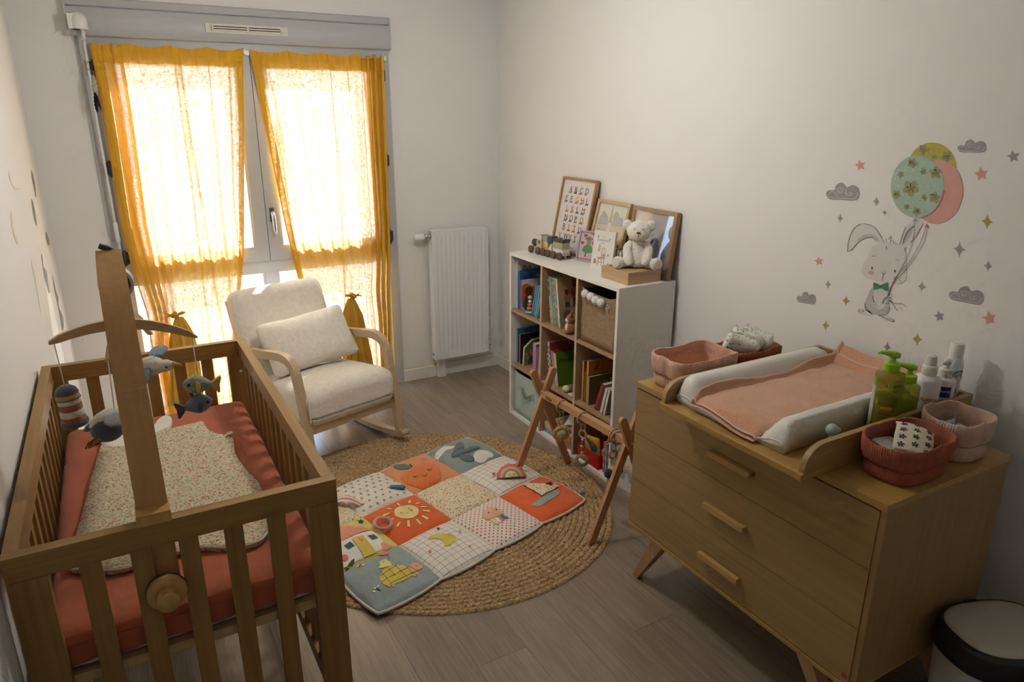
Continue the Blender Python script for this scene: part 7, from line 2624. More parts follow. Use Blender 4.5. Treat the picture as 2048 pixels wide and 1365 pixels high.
def towel_f(lift, xin, fold):
    def f(u, v):
        x = lerp(-0.800 + xin, -0.062, v) + 0.006 * math.sin(u * 5 + 1) * (1 - v)
        y = lerp(-2.830 + 0.006 * math.sin(v * 9), -3.138 + 0.01 * math.sin(v * 7 + 2), u) + 0.018 * (1 - v) * u * u
        t = (y - CMY0) / (CMY1 - CMY0)
        edge = min(1.0, max(0.0, (x - CMX0) / 0.035))
        z = mat_top(min(1, max(0, t))) * (0.30 + 0.70 * math.sqrt(edge)) + lift * min(1.0, 0.35 + 12 * min(u, 1 - u))
        if v > 0.9:
            z = max(z, 0.090 * (v - 0.9) / 0.1 + 0.02)
        z += 0.009 * noise.noise(Vector((x * 6, y * 7, 3))) + 0.007 * noise.noise(Vector((x * 15, y * 11, 6))) + 0.004 * math.sin(x * 26 + y * 14) * noise.noise(Vector((x * 3, y * 3, 9)))
        # rolled first edge
        if fold and u < 0.06:
            z += 0.018 * math.sin(u / 0.06 * PI)
        return Vector((x - tox, y - toy, z))
    return f


bm = nb()
gridsurf(bm, 60, 90, towel_f(0.012, 0.0, True))
t0 = fin('terry_cloth', bm, M_towel, tw, recalc=False)
bm = nb()
gridsurf(bm, 60, 90, towel_f(0.005, -0.014, False))
fin('lower_layer', bm, M_towel, tw, recalc=False)
bm = nb()
ff = towel_f(0.0135, 0.0, True)
tube(bm, [ff(k / 60, 0) for k in range(61)], 0.0032, 6)
fin('hem', bm, cloth('pale_peach_hem', (0.72, 0.52, 0.42), 300), tw)
bm = nb()
tube(bm, [ff(k / 60, 0.965) for k in range(61)], 0.0028, 6)
fin('hem', bm, cloth('pale_peach_hem', (0.72, 0.52, 0.42), 300), tw)
bm = nb()
rbox(bm, 0.07, 0.09, 0.035, 0.016, 8, c=(-0.088 - tox, -3.155 - toy, 0.105))
fin('folded_corner', bm, M_towel, tw)


# ------------------------------------------------------------------ fabric baskets
def rib_mat(name, col):
    if name in MATS:
        return MATS[name]
    m, nt, b, out = new_mat(name)
    tc = nd(nt, 'ShaderNodeTexCoord')
    sx = nd(nt, 'ShaderNodeSeparateXYZ', {0: tc.outputs['Object']})
    ad = nd(nt, 'ShaderNodeMath', {0: sx.outputs[0], 1: sx.outputs[1]}, operation='ADD')
    sb_ = nd(nt, 'ShaderNodeMath', {0: sx.outputs[0], 1: sx.outputs[1]}, operation='SUBTRACT')
    hs = []
    for q in (ad, sb_):
        ml = nd(nt, 'ShaderNodeMath', {0: q.outputs[0], 1: 900.0}, operation='MULTIPLY')
        hs.append(nd(nt, 'ShaderNodeMath', {0: ml.outputs[0]}, operation='SINE').outputs[0])
    ad2 = nd(nt, 'ShaderNodeMath', {0: hs[0], 1: hs[1]}, operation='ADD')
    nz = nd(nt, 'ShaderNodeTexNoise', {'Vector': tc.outputs['Object'], 'Scale': 30.0, 'Detail': 3.0})
    c = lin(col)
    nt.links.new(ramp(nt, nz.outputs[0], [(0.3, [x * 0.88 for x in c[:3]]), (0.7, [min(1, x * 1.1) for x in c[:3]])]), b.inputs['Base Color'])
    b.inputs['Roughness'].default_value = 0.95
    b.inputs['Specular IOR Level'].default_value = 0.15
    bump(nt, b, ad2.outputs[0], 0.35, 0.0025)
    MATS[name] = m
    return m


def fabric_basket(label, c, hx_, hy_, H_, mo, mi, seed, sq=3.2, rz=0.0, bulge=0.06):
    root = thing('fabric_basket', label, 'basket', c, rz, group='fabric baskets on the dresser')
    n = 72

    def ring_(s, z, wob=0.0, sag=0.0, add=0.0):
        out_ = []
        for k in range(n):
            a = 2 * PI * k / n
            ca, sa = math.cos(a), math.sin(a)
            rr = (abs(ca) ** sq + abs(sa) ** sq) ** (-1 / sq)
            w = 1 + wob * 0.6 * (noise.noise(Vector((ca * 2.6, sa * 2.6, seed + z * 5))) + 0.5 * noise.noise(Vector((ca * 7, sa * 7, seed + z * 3))))
            x, y = hx_ * rr * ca * s * w, hy_ * rr * sa * s * w
            L = math.hypot(x, y) or 1
            out_.append((x + x / L * add, y + y / L * add, z + sag * noise.noise(Vector((ca * 1.7, sa * 1.7, seed)))))
        return out_
    cz_ = H_ * 0.44
    bm_ = nb()
    loft(bm_, [ring_(0.90, 0.0005), ring_(0.945, 0.003, 0.02), ring_(0.955, H_ * 0.12, 0.05), ring_(0.975, H_ * 0.25, 0.06), ring_(0.965, H_ * 0.36, 0.06), ring_(0.95, cz_ + 0.002, 0.04), ring_(0.95, H_ * 0.8, 0.03)], True, False)
    fin('body', bm_, mo, root)
    bm_ = nb()
    loft(bm_, [ring_(0.955, cz_ + 0.004, 0.04, 0.004), ring_(0.985, cz_ - 0.003, 0.05, 0.004, 0.003), ring_(0.995, cz_ + 0.004, 0.05, 0.004, 0.004), ring_(1.0 + bulge * 0.4, H_ * 0.65, 0.045, 0.004, 0.004), ring_(1.0 + bulge * 0.7, H_ * 0.86, 0.045, 0.008, 0.003), ring_(1.0 + bulge * 0.75, H_ * 0.975, 0.045, 0.012, 0.002), ring_(0.99 + bulge * 0.7, H_, 0.045, 0.013, 0.0), ring_(0.965 + bulge * 0.65, H_ * 0.985, 0.045, 0.012, -0.001)], False, False)
    fin('cuff', bm_, mo, root)
    bm_ = nb()
    loft(bm_, [ring_(0.965 + bulge * 0.65, H_ * 0.985, 0.045, 0.012, -0.001), ring_(0.945 + bulge * 0.3, H_ * 0.75, 0.05), ring_(0.925, H_ * 0.45, 0.05), ring_(0.90, H_ * 0.2, 0.04), ring_(0.86, 0.006), ring_(0.4, 0.005)], False, True)
    fin('lining', bm_, mi, root)
    return root


M_bp, M_bp_in = rib_mat('rib_blush', (0.66, 0.40, 0.31)), cloth('blush_lining', (0.68, 0.38, 0.25), 200)
M_bt, M_bt_in = rib_mat('rib_terracotta', (0.36, 0.105, 0.062)), cloth('terracotta_lining', (0.34, 0.10, 0.06), 200)
M_bl, M_bl_in = rib_mat('rib_pale', (0.64, 0.45, 0.36)), cloth('pale_lining', (0.56, 0.38, 0.28), 200)
fabric_basket('blush pink fabric basket standing empty at the dresser end nearest the shelf', (-0.585, -2.614, DZ1 + 0.0005), 0.138, 0.088, 0.122, M_bp, M_bp_in, 1.0, 6.0)
fabric_basket('terracotta fabric basket holding white nappies behind the changing mat', (-0.305, -2.612, DZ1 + 0.0005), 0.115, 0.085, 0.105, M_bt, M_bt_in, 3.0, 3.6)
fabric_basket('terracotta fabric basket with cotton wipes at the dresser end nearest the bin', (-0.540, -3.408, DZ1 + 0.0005), 0.118, 0.080, 0.110, M_bt, M_bt_in, 5.0, 3.4, 0.0, 0.12)
fabric_basket('pale pink fabric basket with small tubes behind the terracotta one', (-0.298, -3.405, DZ1 + 0.0005), 0.084, 0.077, 0.122, M_bl, M_bl_in, 8.0, 2.8, 0.0, 0.10)

# nappies
M_nap = speckle('nappy_print', (0.74, 0.72, 0.66), [((0.20, 0.36, 0.08), 0.55, 0.20), ((0.62, 0.30, 0.20), 0.7, 0.12), ((0.45, 0.48, 0.38), 0.8, 0.16)], 95)
for k, (dx, dy, dz, rx, ry, rz_, lb) in enumerate(((-0.062, -0.004, 0.084, 0.75, -0.10, 0.55, 'folded white nappy with green leaf print facing the changing mat'), (-0.018, 0.010, 0.088, 0.70, 0.05, 0.35, 'folded white nappy in the middle of the terracotta basket'), (0.030, 0.004, 0.086, 0.62, 0.12, 0.15, 'folded white nappy nearest the wall with ruffled edge'))):
    root = thing('nappy', lb, 'nappy', (-0.305 + dx, -2.612 + dy, DZ1 + dz), rot=(0.15 + rx * 0.15, -0.25 + ry, rz_ + 0.25), group='nappies in the terracotta basket')
    bm = nb()
    rbox(bm, 0.050, 0.125, 0.150, 0.020, 14, fn=lambda x, y, z: (x + 0.006 * noise.noise(Vector((y * 22, z * 22, k))), y + 0.004 * noise.noise(Vector((z * 30, x * 10, k))), z + 0.006 * noise.noise(Vector((y * 25, x * 10, k + 4)))))
    fin('pad', bm, M_nap, root)
    bm = nb()
    gridsurf(bm, 30, 3, lambda u, v: Vector((0.016 + 0.002 * math.sin(u * 14 + k) + 0.008 * v, lerp(-0.056, 0.056, u), 0.060 + 0.016 * v + 0.002 * math.sin(u * 19 + v))))
    fin('ruffle', bm, P('nappy_white', (0.74, 0.73, 0.70), 0.8), root, recalc=False)
    if k == 0:
        text('lettering', 'BEBE NATUR', 0.010, P('nappy_ink', (0.05, 0.06, 0.05), 0.7), root, basis((-0.0195, 0.036, 0.050), (0, -1, 0), (0, 0, 1)))

# ------------------------------------------------------------------ bottles
def pump_head(root, z, m_, r=0.016, yaw=0.0, col_r=0.021):
    bm_ = nb()
    lathe(bm_, [(col_r, z), (col_r + 0.001, z + 0.002), (col_r + 0.001, z + 0.022), (col_r * 0.75, z + 0.026), (0.008, z + 0.027), (0.007, z + 0.040)], 24)
    fin('collar', bm_, m_, root, smooth='auto')
    bm_ = nb()
    R_ = Matrix.Rotation(yaw, 3, 'Z')
    tube(bm_, [R_ @ Vector(p) for p in ((0.016, 0, z + 0.046), (0.0, 0, z + 0.048), (-0.022, 0, z + 0.053), (-0.036, 0, z + 0.054), (-0.044, 0, z + 0.050))], [0.008, 0.011, 0.0075, 0.006, 0.004], 14)
    lathe(bm_, [(0.0095, z + 0.038), (0.0095, z + 0.046), (0.008, z + 0.056), (0.004, z + 0.058)], 16)
    fin('nozzle', bm_, m_, root)


def wrap(root, name, r, a0, a1, z0, z1, m_, dz=0.0004, sy=1.0):
    """label curved around a bottle; angles in radians, 0 = +x"""
    bm_ = nb()
    gridsurf(bm_, 20, 1, lambda u, v: Vector(((r + dz) * math.cos(lerp(a0, a1, u)), sy * (r + dz) * math.sin(lerp(a0, a1, u)), lerp(z0, z1, v))))
    return fin(name, bm_, m_, root, recalc=False)


def wrap_text(root, s, r, a, z, size, c, sy=1.0):
    """lettering set flat against the bottle at angle a"""
    n_ = Vector((math.cos(a), math.sin(a), 0))
    ex = Vector((-math.sin(a), math.cos(a), 0))
    o = text('lettering', s, size, P('ink_%s' % str(c), c, 0.7), root, basis(n_ * (r + 0.0010), ex, (0, 0, 1)) @ Matrix.Translation((0, z, 0)), align='CENTER')
    return o


def green_bottle_mat():
    m, nt, b, out = new_mat('green_clear_bottle')
    nt.nodes.remove(b)
    tr = nd(nt, 'ShaderNodeBsdfTransparent', {'Color': (0.72, 0.74, 0.30, 1)})
    pr = nd(nt, 'ShaderNodeBsdfPrincipled', {'Base Color': (0.30, 0.31, 0.05, 1), 'Roughness': 0.12})
    lw = nd(nt, 'ShaderNodeLayerWeight', {'Blend': 0.4})
    sc_ = nd(nt, 'ShaderNodeMapRange', {'Value': lw.outputs['Facing'], 'To Min': 0.30, 'To Max': 0.8})
    mx = nd(nt, 'ShaderNodeMixShader', {0: sc_.outputs[0], 1: tr.outputs[0], 2: pr.outputs[0]})
    nt.links.new(mx.outputs[0], out.inputs[0])
    return m


M_gb = green_bottle_mat()
M_liq = P('green_liquid', (0.28, 0.26, 0.025), 0.2)
M_liq2 = P('pale_green_liquid', (0.50, 0.48, 0.18), 0.2)
M_pump = P('lime_plastic', (0.34, 0.60, 0.02), 0.35)
ZB = TZ + 0.0192
VA = math.atan2(CAM_P.y + 3.26, CAM_P.x + 0.3)     # direction from the bottles towards the viewer's side of the room
for k, (lb, x, y, r, H_, fill, ml) in enumerate((('large clear green pump bottle with lime pump nearest the changing mat front', -0.425, -3.256, 0.041, 0.205, 0.13, M_liq), ('smaller pale green pump bottle behind the large green one', -0.330, -3.258, 0.036, 0.150, 0.105, M_liq2))):
    root = thing('pump_bottle', lb, 'bottle', (x, y, ZB), group='bottles on the changing tray')
    bm = nb()
    lathe(bm, [(r * 0.9, 0.0005), (r, 0.006), (r, H_ * 0.93), (r * 0.96, H_ * 0.985), (r * 0.6, H_), (0.019, H_ + 0.002), (0.019, H_ + 0.008)], 36, True, True)
    fin('bottle', bm, M_gb, root)
    bm = nb()
    lathe(bm, [(r * 0.86, 0.003), (r * 0.93, 0.008), (r * 0.93, fill)], 32)
    fin('liquid', bm, ml, root)
    pump_head(root, H_ + 0.006, M_pump, yaw=-0.75)
    if k == 0:
        wrap(root, 'side_label', r, VA - 1.55, VA - 0.85, 0.02, H_ * 0.80, P('label_cream', (0.52, 0.50, 0.46), 0.6))
        wrap(root, 'green_label', r, VA - 1.55, VA - 0.85, H_ * 0.80, H_ * 0.93, P('label_green', (0.16, 0.34, 0.02), 0.5))
        wrap(root, 'orange_label', r, VA - 0.25, VA + 0.55, 0.098, 0.108, P('label_orange', (0.60, 0.22, 0.02), 0.5))
        wrap_text(root, 'EXOMEGA', r, VA + 0.15, 0.113, 0.011, (0.12, 0.14, 0.02))
        wrap_text(root, 'A DERMA', r, VA + 0.45, 0.170, 0.013, (0.03, 0.03, 0.02))
        for q in range(4):
            wrap(root, 'small_print', r, VA - 0.25, VA + 0.50, 0.085 - q * 0.014, 0.0865 - q * 0.014, P('print_green', (0.05, 0.10, 0.01), 0.5))
M_wb = P('bottle_white', (0.74, 0.72, 0.69), 0.35)
root = thing('lotion_bottle', 'white lotion bottle with capped pump and orange lettering', 'bottle', (-0.216, -3.252, ZB), group='bottles on the changing tray')
bm = nb()
lathe(bm, [(0.036, 0.0005), (0.0395, 0.006), (0.0395, 0.140), (0.037, 0.150), (0.021, 0.155), (0.020, 0.158)], 36)
fin('bottle', bm, M_wb, root)
bm = nb()
lathe(bm, [(0.0205, 0.158), (0.0215, 0.160), (0.0215, 0.186), (0.0195, 0.189), (0.0165, 0.190), (0.0165, 0.205), (0.0145, 0.218), (0.006, 0.222)], 28)
fin('cap', bm, P('cap_ivory', (0.68, 0.66, 0.62), 0.4), root, smooth='auto')
wrap_text(root, 'Avène', 0.0395, VA + 0.30, 0.082, 0.021, (0.60, 0.16, 0.03))
wrap(root, 'underline', 0.0395, VA + 0.02, VA + 0.60, 0.076, 0.0775, P('ink_(0.6, 0.16, 0.03)', (0.60, 0.16, 0.03), 0.7))
wrap(root, 'small_print', 0.0395, VA + 0.1, VA + 0.45, 0.045, 0.0465, P('print_grey', (0.20, 0.20, 0.22), 0.6))
root = thing('lotion_bottle', 'white lotion bottle with a dark blue label next to the spray can', 'bottle', (-0.140, -3.262, ZB), group='bottles on the changing tray')
bm = nb()
lathe(bm, [(0.030, 0.0005), (0.0335, 0.006), (0.0335, 0.128), (0.031, 0.136), (0.018, 0.141), (0.017, 0.145)], 32)
fin('bottle', bm, M_wb, root)
pump_head(root, 0.143, P('cap_ivory', (0.68, 0.66, 0.62), 0.4), yaw=0.3, col_r=0.019)
wrap(root, 'blue_label', 0.0335, VA - 0.35, VA + 0.75, 0.080, 0.116, P('label_navy', (0.012, 0.018, 0.14), 0.5))
wrap_text(root, 'Mustela', 0.0335, VA + 0.20, 0.097, 0.014, (0.62, 0.62, 0.66))
wrap(root, 'blue_spot', 0.0335, VA - 0.25, VA + 0.05, 0.046, 0.062, P('label_navy', (0.012, 0.018, 0.14), 0.5))
wrap(root, 'grey_spot', 0.0335, VA + 0.30, VA + 0.65, 0.046, 0.064, P('label_mauve', (0.45, 0.40, 0.46), 0.5))
root = thing('spray_can', 'tall white spray can with printed rainbows on the tray', 'spray can', (-0.078, -3.250, ZB))
bm = nb()
lathe(bm, [(0.026, 0.0005), (0.0275, 0.005), (0.0275, 0.165), (0.026, 0.180), (0.020, 0.194), (0.0185, 0.197)], 32)
fin('can', bm, P('can_white', (0.72, 0.73, 0.74), 0.25), root)
bm = nb()
lathe(bm, [(0.0205, 0.196), (0.021, 0.199), (0.0205, 0.232), (0.018, 0.238), (0.006, 0.240)], 28)
fin('cap', bm, M_wb, root, smooth='auto')
for (a, z, R0_, cols) in ((VA - 0.35, 0.140, 0.016, ((0.45, 0.30, 0.08), (0.60, 0.13, 0.05), (0.66, 0.64, 0.6))), (VA + 0.85, 0.128, 0.030, ((0.04, 0.27, 0.42), (0.40, 0.52, 0.52), (0.60, 0.13, 0.06))), (VA + 0.15, 0.088, 0.020, ((0.60, 0.13, 0.05), (0.45, 0.38, 0.16), (0.66, 0.60, 0.66)))):
    for q, c in enumerate(cols):
        rr = R0_ - q * 0.0055
        bm = nb()
        gridsurf(bm, 20, 1, lambda u, v: Vector((0.0280 * math.cos(a + (rr - 0.004 * v) * math.cos(PI * u) / 0.0275), 0.0280 * math.sin(a + (rr - 0.004 * v) * math.cos(PI * u) / 0.0275), z + (rr - 0.004 * v) * 1.3 * math.sin(PI * u) - 0.012)))
        fin('printed_rainbow', bm, P('ink_%s' % str(c), c, 0.6), root, recalc=False)
for q, c in enumerate(((0.30, 0.12, 0.10), (0.10, 0.20, 0.26), (0.16, 0.22, 0.12))):
    wrap_text(root, 'URI'[q], 0.0275, VA - 0.45 + q * 0.45, 0.038, 0.020, c)

# mint toy by the tray board
mo_ = thing('mint_toy', 'small mint green toy tucked beside the changing mat', 'toy', (-0.652, -3.250, ZB))
M_ms = P('mint_silicone', (0.40, 0.50, 0.44), 0.5)
bm = nb()
ball(bm, (0, 0, 0.016), (0.022, 0.020, 0.016), 18, 12)
fin('foot', bm, M_ms, mo_)
bm = nb()
lathe(bm, [(0.011, 0.022), (0.008, 0.040), (0.009, 0.052)], 14)
fin('neck', bm, M_ms, mo_)
bm = nb()
ball(bm, (0, 0, 0.066), (0.019, 0.018, 0.018), 18, 12)
fin('head', bm, M_ms, mo_)
bm = nb()
ball(bm, (0.026, 0.004, 0.058), (0.014, 0.012, 0.010), 14, 10)
fin('small_lobe', bm, M_ms, mo_)

# things inside the two near baskets
M_wipe = cloth('wipe_cream', (0.68, 0.62, 0.48), 300)
wp = thing('cotton_wipe', 'cream cotton wipe with dark flower print in the terracotta basket', 'wipe', (-0.520, -3.408, DZ1 + 0.082), rot=(0.20, -0.20, 0.55))
bm = nb()
rbox(bm, 0.115, 0.10, 0.012, 0.005, 16, fn=lambda x, y, z: (x * (1 - 0.06 * abs(y) / 0.05), y * (1 - 0.06 * abs(x) / 0.058), z + 0.018 * math.sin(x * 26 + 0.8) * 0.6 + 0.010 * math.cos(y * 30)))
fin('cloth', bm, M_wipe, wp)
for kx in range(4):
    for ky in range(3):
        fx_, fy_ = -0.042 + kx * 0.028 + (ky % 2) * 0.010, -0.034 + ky * 0.033
        bm = nb()
        for q in range(5):
            ex_, ey_ = fx_ + 0.0055 * math.cos(q * 1.257 + kx), fy_ + 0.0055 * math.sin(q * 1.257 + kx)
            poly(bm, ell(ex_, ey_, 0.0042, 0.0024, 8, rot=q * 1.257 + kx), 0, lambda a, b: Vector((a, b, 0.0072 + 0.018 * math.sin(a * 26 + 0.8) * 0.6 + 0.010 * math.cos(b * 30))))
        fin('printed_flower', bm, P('wipe_ink', (0.05, 0.04, 0.045), 0.8), wp, recalc=False)
bm = nb()
pr = [(0.058 * (1 - 0.06 * abs(t)), 0.05 * t) for t in (-1, -0.5, 0, 0.5, 1)]
tube(bm, [Vector((x, y, 0.018 * math.sin(x * 26 + 0.8) * 0.6 + 0.010 * math.cos(y * 30))) for x, y in pr], 0.004, 6)
fin('edge', bm, cloth('cream_cotton', (0.72, 0.68, 0.58), 300), wp)
for k, (dx, dy, c, lb) in enumerate(((0.03, 0.012, (0.60, 0.30, 0.24), 'pink cotton wipe under the flowered one'), (-0.03, 0.030, (0.66, 0.63, 0.58), 'white cotton wipe at the rim of the terracotta basket'))):
    root = thing('cotton_wipe', lb, 'wipe', (-0.530 + dx, -3.410 + dy, DZ1 + 0.055), rot=(0.1, -0.15, 0.4 + k))
    bm = nb()
    rbox(bm, 0.11, 0.085, 0.014, 0.005, 12, fn=lambda x, y, z: (x, y, z + 0.008 * math.sin(x * 30 + k)))
    fin('cloth', bm, cloth('wipe_%d' % k, c, 300), root)
tb_ = thing('cream_tube', 'pale blue cream tube with clear tip in the pale basket', 'tube', (-0.330, -3.395, DZ1 + 0.078), rot=(0.5, 0.9, 0.6))
bm = nb()
lathe(bm, [(0.004, 0.038), (0.006, 0.028), (0.012, 0.022), (0.0135, 0.018), (0.0135, -0.002), (0.011, -0.006)][::-1], 20)
fin('cap', bm, P('aqua_cap', (0.22, 0.38, 0.42), 0.4), tb_)
bm = nb()
lathe(bm, [(0.012, -0.006), (0.016, -0.03), (0.014, -0.06), (0.002, -0.085)][::-1], 20)
fin('body', bm, P('tube_white', (0.62, 0.62, 0.62), 0.4), tb_)
for k, (dx, dy, dz_, c, lb, nm) in enumerate(((0.030, 0.000, 0.055, (0.62, 0.58, 0.52), 'crumpled white cotton pad in the pale basket', 'cotton_pad'), (0.005, -0.035, 0.058, (0.55, 0.50, 0.44), 'beige cotton pad near the basket rim', 'cotton_pad'), (-0.028, 0.020, 0.050, (0.06, 0.05, 0.22), 'dark violet packet under the cream tube', 'sachet'))):
    bm = nb()
    rbox(bm, 0.065, 0.05, 0.022, 0.009, 10, fn=lambda x, y, z: (x, y, z + 0.008 * noise.noise(Vector((x * 40, y * 40, k)))))
    o = fin(nm, bm, cloth('pad_%d' % k, c, 200), None, loc=(-0.298 + dx, -3.405 + dy, DZ1 + dz_), rot=(0.2, 0.15 * k, k))
    tag(o, lb, 'sachet' if nm == 'sachet' else 'cotton pad')

# ------------------------------------------------------------------ nappy bin
bn = thing('nappy_bin', 'cream nappy bin with black rim on the floor beside the dresser', 'bin', (-0.345, -3.662, 0), rz=-0.35)


def sq_ring(a, b, z, sq=2.7, n=48):
    out_ = []
    for k in range(n):
        t = 2 * PI * k / n
        c, s = math.cos(t), math.sin(t)
        rr = (abs(c) ** sq + abs(s) ** sq) ** (-1 / sq)
        out_.append((a * rr * c, b * rr * s, z))
    return out_


M_binc = P('bin_cream', (0.55, 0.51, 0.43), 0.45)
A_, B_ = 0.168, 0.128
bm = nb()
loft(bm, [sq_ring(A_ * 0.80, B_ * 0.80, 0.0), sq_ring(A_ * 0.83, B_ * 0.83, 0.006), sq_ring(A_ * 0.97, B_ * 0.97, 0.345)])
fin('body', bm, M_binc, bn)
bm = nb()
loft(bm, [sq_ring(A_ * 0.985, B_ * 0.985, 0.336), sq_ring(A_ * 1.0, B_ * 1.0, 0.340), sq_ring(A_ * 1.0, B_ * 1.0, 0.402), sq_ring(A_ * 0.975, B_ * 0.97, 0.413), sq_ring(A_ * 0.90, B_ * 0.88, 0.4135)], False, True)
fin('black_rim', bm, P('bin_black', (0.012, 0.012, 0.013), 0.35), bn)
bm = nb()
loft(bm, [sq_ring(A_ * 0.90, B_ * 0.88, 0.412), sq_ring(A_ * 0.895, B_ * 0.875, 0.418), sq_ring(A_ * 0.80, B_ * 0.77, 0.424), sq_ring(A_ * 0.3, B_ * 0.3, 0.428)])
lid_ = fin('lid', bm, M_binc, bn)
fin('lid_latch', bx(-0.02, 0.02, B_ * 0.86, B_ * 0.98, 0.411, 0.416), P('bin_black', (0.012, 0.012, 0.013), 0.35), lid_, bevel=0.002)
bm = nb()
torus(bm, (-A_ * 0.66, -B_ * 0.86, 0.285), 0.016, 0.0025, 'y', 24, 8, M=Matrix.Rotation(-0.45, 3, 'Z'))
fin('round_mark', bm, P('bin_black', (0.012, 0.012, 0.013), 0.35), bn)

# ================================================================== WALL STICKERS
INKW = lambda n, c: P('sticker_' + n, c, 0.75)
WLAY = [0]


def S9(x, y):
    """crop coordinates of the sticker area -> wall (y, z)"""
    q = at_x(1570 + x * 0.3371, 260 + y * 0.3371, 0.0)
    return (q.y, q.z)


def decal(name, pts, m_, parent, lay=0):
    bm_ = nb()
    poly(bm_, [S9(*p) for p in pts], 0, lambda a, b: Vector((-0.0006 - 0.00035 * lay, a, b)))
    for f in bm_.faces:
        f.normal_update()
        if f.normal.x > 0:
            f.normal_flip()
    return fin(name, bm_, m_, parent, smooth=False, recalc=False)


def decal_thing(name, label, cat='wall sticker', group=None):
    return thing(name, label, cat, (0, 0, 0), group=group)


c_gr, c_pk, c_ye = INKW('grey', (0.36, 0.34, 0.345)), INKW('pink', (0.72, 0.36, 0.31)), INKW('mustard', (0.44, 0.37, 0.07))
# stars: five-pointed
for (x, y, r, m_, rot, lb) in ((447, 210, 34, c_pk, -1.75, 'pink five-pointed star sticker above the large grey cloud'), (1165, 262, 44, c_pk, -1.75, 'large pink five-pointed star sticker beside the balloons'), (202, 780, 29, c_pk, -1.7, 'small pink five-pointed star sticker above the smallest cloud'),
                             (1213, 1118, 44, c_pk, -1.75, 'large pink five-pointed star sticker above the spray can'), (1355, 158, 39, c_gr, -1.75, 'grey five-pointed star sticker at the top beside the cloud'), (916, 1106, 33, c_gr, -1.75, 'grey five-pointed star sticker below the rabbit\'s string')):
    t = decal_thing('star_sticker', lb, group='star stickers on the wall')
    decal('star', star(x, y, r, r * 0.48, 5, rot), m_, t)
    t.location = (0, 0, 0)


def spark(cx, cy, w, h, tilt=0.06):
    out_ = []
    for k in range(32):
        a = 2 * PI * k / 32
        c, s = math.cos(a), math.sin(a)
        q = (abs(c) ** 0.63 + abs(s) ** 0.63) ** (-1 / 0.63)
        q = min(1.0, q * 1.0)
        x, y = w * q * c, h * q * s
        out_.append((cx + x + y * -tilt, cy + y + x * tilt * 2))
    return out_


for (x, y, w, h, m_, lb) in ((542, 425, 20, 32, c_gr, 'grey four-pointed sparkle sticker beside the large grey cloud'), (592, 492, 13, 19, c_gr, 'smallest grey sparkle sticker above the rabbit\'s floppy ear'), (328, 524, 19, 30, c_gr, 'grey sparkle sticker below the large grey cloud'),
                             (257, 917, 18, 30, c_gr, 'grey sparkle sticker between small star and smallest cloud'), (812, 930, 25, 32, c_gr, 'grey sparkle sticker beside the rabbit\'s cheek'), (1035, 708, 35, 48, c_gr, 'largest grey sparkle sticker below the balloon strings'),
                             (1205, 808, 28, 36, c_gr, 'grey sparkle sticker above the oval cloud'), (606, 1290, 25, 34, c_gr, 'grey sparkle sticker just above the towel'), (1200, 544, 35, 46, c_ye, 'largest mustard sparkle sticker beside the balloons'),
                             (362, 1014, 23, 35, c_ye, 'mustard sparkle sticker beside the rabbit\'s foot'), (242, 1160, 22, 34, c_ye, 'mustard sparkle sticker above the nappies'), (786, 1242, 30, 40, c_ye, 'mustard sparkle sticker above the green bottles')):
    t = decal_thing('sparkle_sticker', lb, group='sparkle stickers on the wall')
    decal('sparkle', spark(x, y, w, h), m_, t)

# clouds


def cloud(label, x0, y0, sx, sy, rot=0.0):
    t = decal_thing('cloud_sticker', label, group='cloud stickers on the wall')
    base = [(0.0, 0.62), (0.08, 0.42), (0.24, 0.42), (0.30, 0.14), (0.46, 0.0), (0.56, 0.12), (0.62, 0.26), (0.78, 0.14), (0.94, 0.26), (1.0, 0.58), (0.96, 0.90), (0.80, 1.0), (0.40, 0.96), (0.10, 0.92)]

    def tf(p):
        a, b = (p[0] - 0.5) * sx, (p[1] - 0.5) * sy
        return (x0 + a * math.cos(rot) - b * math.sin(rot), y0 + a * math.sin(rot) + b * math.cos(rot))
    decal('cloud', smooth2([tf(p) for p in base], 4, True), c_gr, t)
    mw = INKW('cream_line', (0.66, 0.63, 0.58))
    for ln in ([(0.06, 0.66), (0.10, 0.82), (0.40, 0.86), (0.80, 0.90), (0.91, 0.80), (0.93, 0.55)], [(0.31, 0.45), (0.40, 0.30), (0.50, 0.38), (0.46, 0.56), (0.38, 0.58), (0.37, 0.48), (0.42, 0.46)], [(0.60, 0.34), (0.58, 0.55), (0.66, 0.72), (0.76, 0.66), (0.74, 0.54), (0.68, 0.58)], [(0.10, 0.58), (0.18, 0.50), (0.28, 0.58), (0.32, 0.76)]):
        decal('swirl', stroke(smooth2([tf(p) for p in ln], 4), sy * 0.035), mw, t, 1)


cloud('large grey cloud sticker beside the pink star', 344, 366, 200, 108)
cloud('grey cloud sticker at the top beside the yellow balloon', 1110, 96, 172, 80, -0.03)
cloud('grey oval cloud sticker below the two sparkles', 1078, 978, 208, 100, 0.15)
cloud('smallest grey cloud sticker at the edge of the sticker group', 128, 996, 116, 72, 0.12)

# balloons
c_mint, c_yb, c_sal = INKW('mint', (0.40, 0.56, 0.44)), INKW('lemon', (0.52, 0.44, 0.08)), INKW('salmon', (0.70, 0.38, 0.32))
c_ol, c_dot, c_mv = INKW('olive', (0.34, 0.34, 0.17)), INKW('dot', (0.60, 0.68, 0.58)), INKW('mauve', (0.30, 0.24, 0.28))


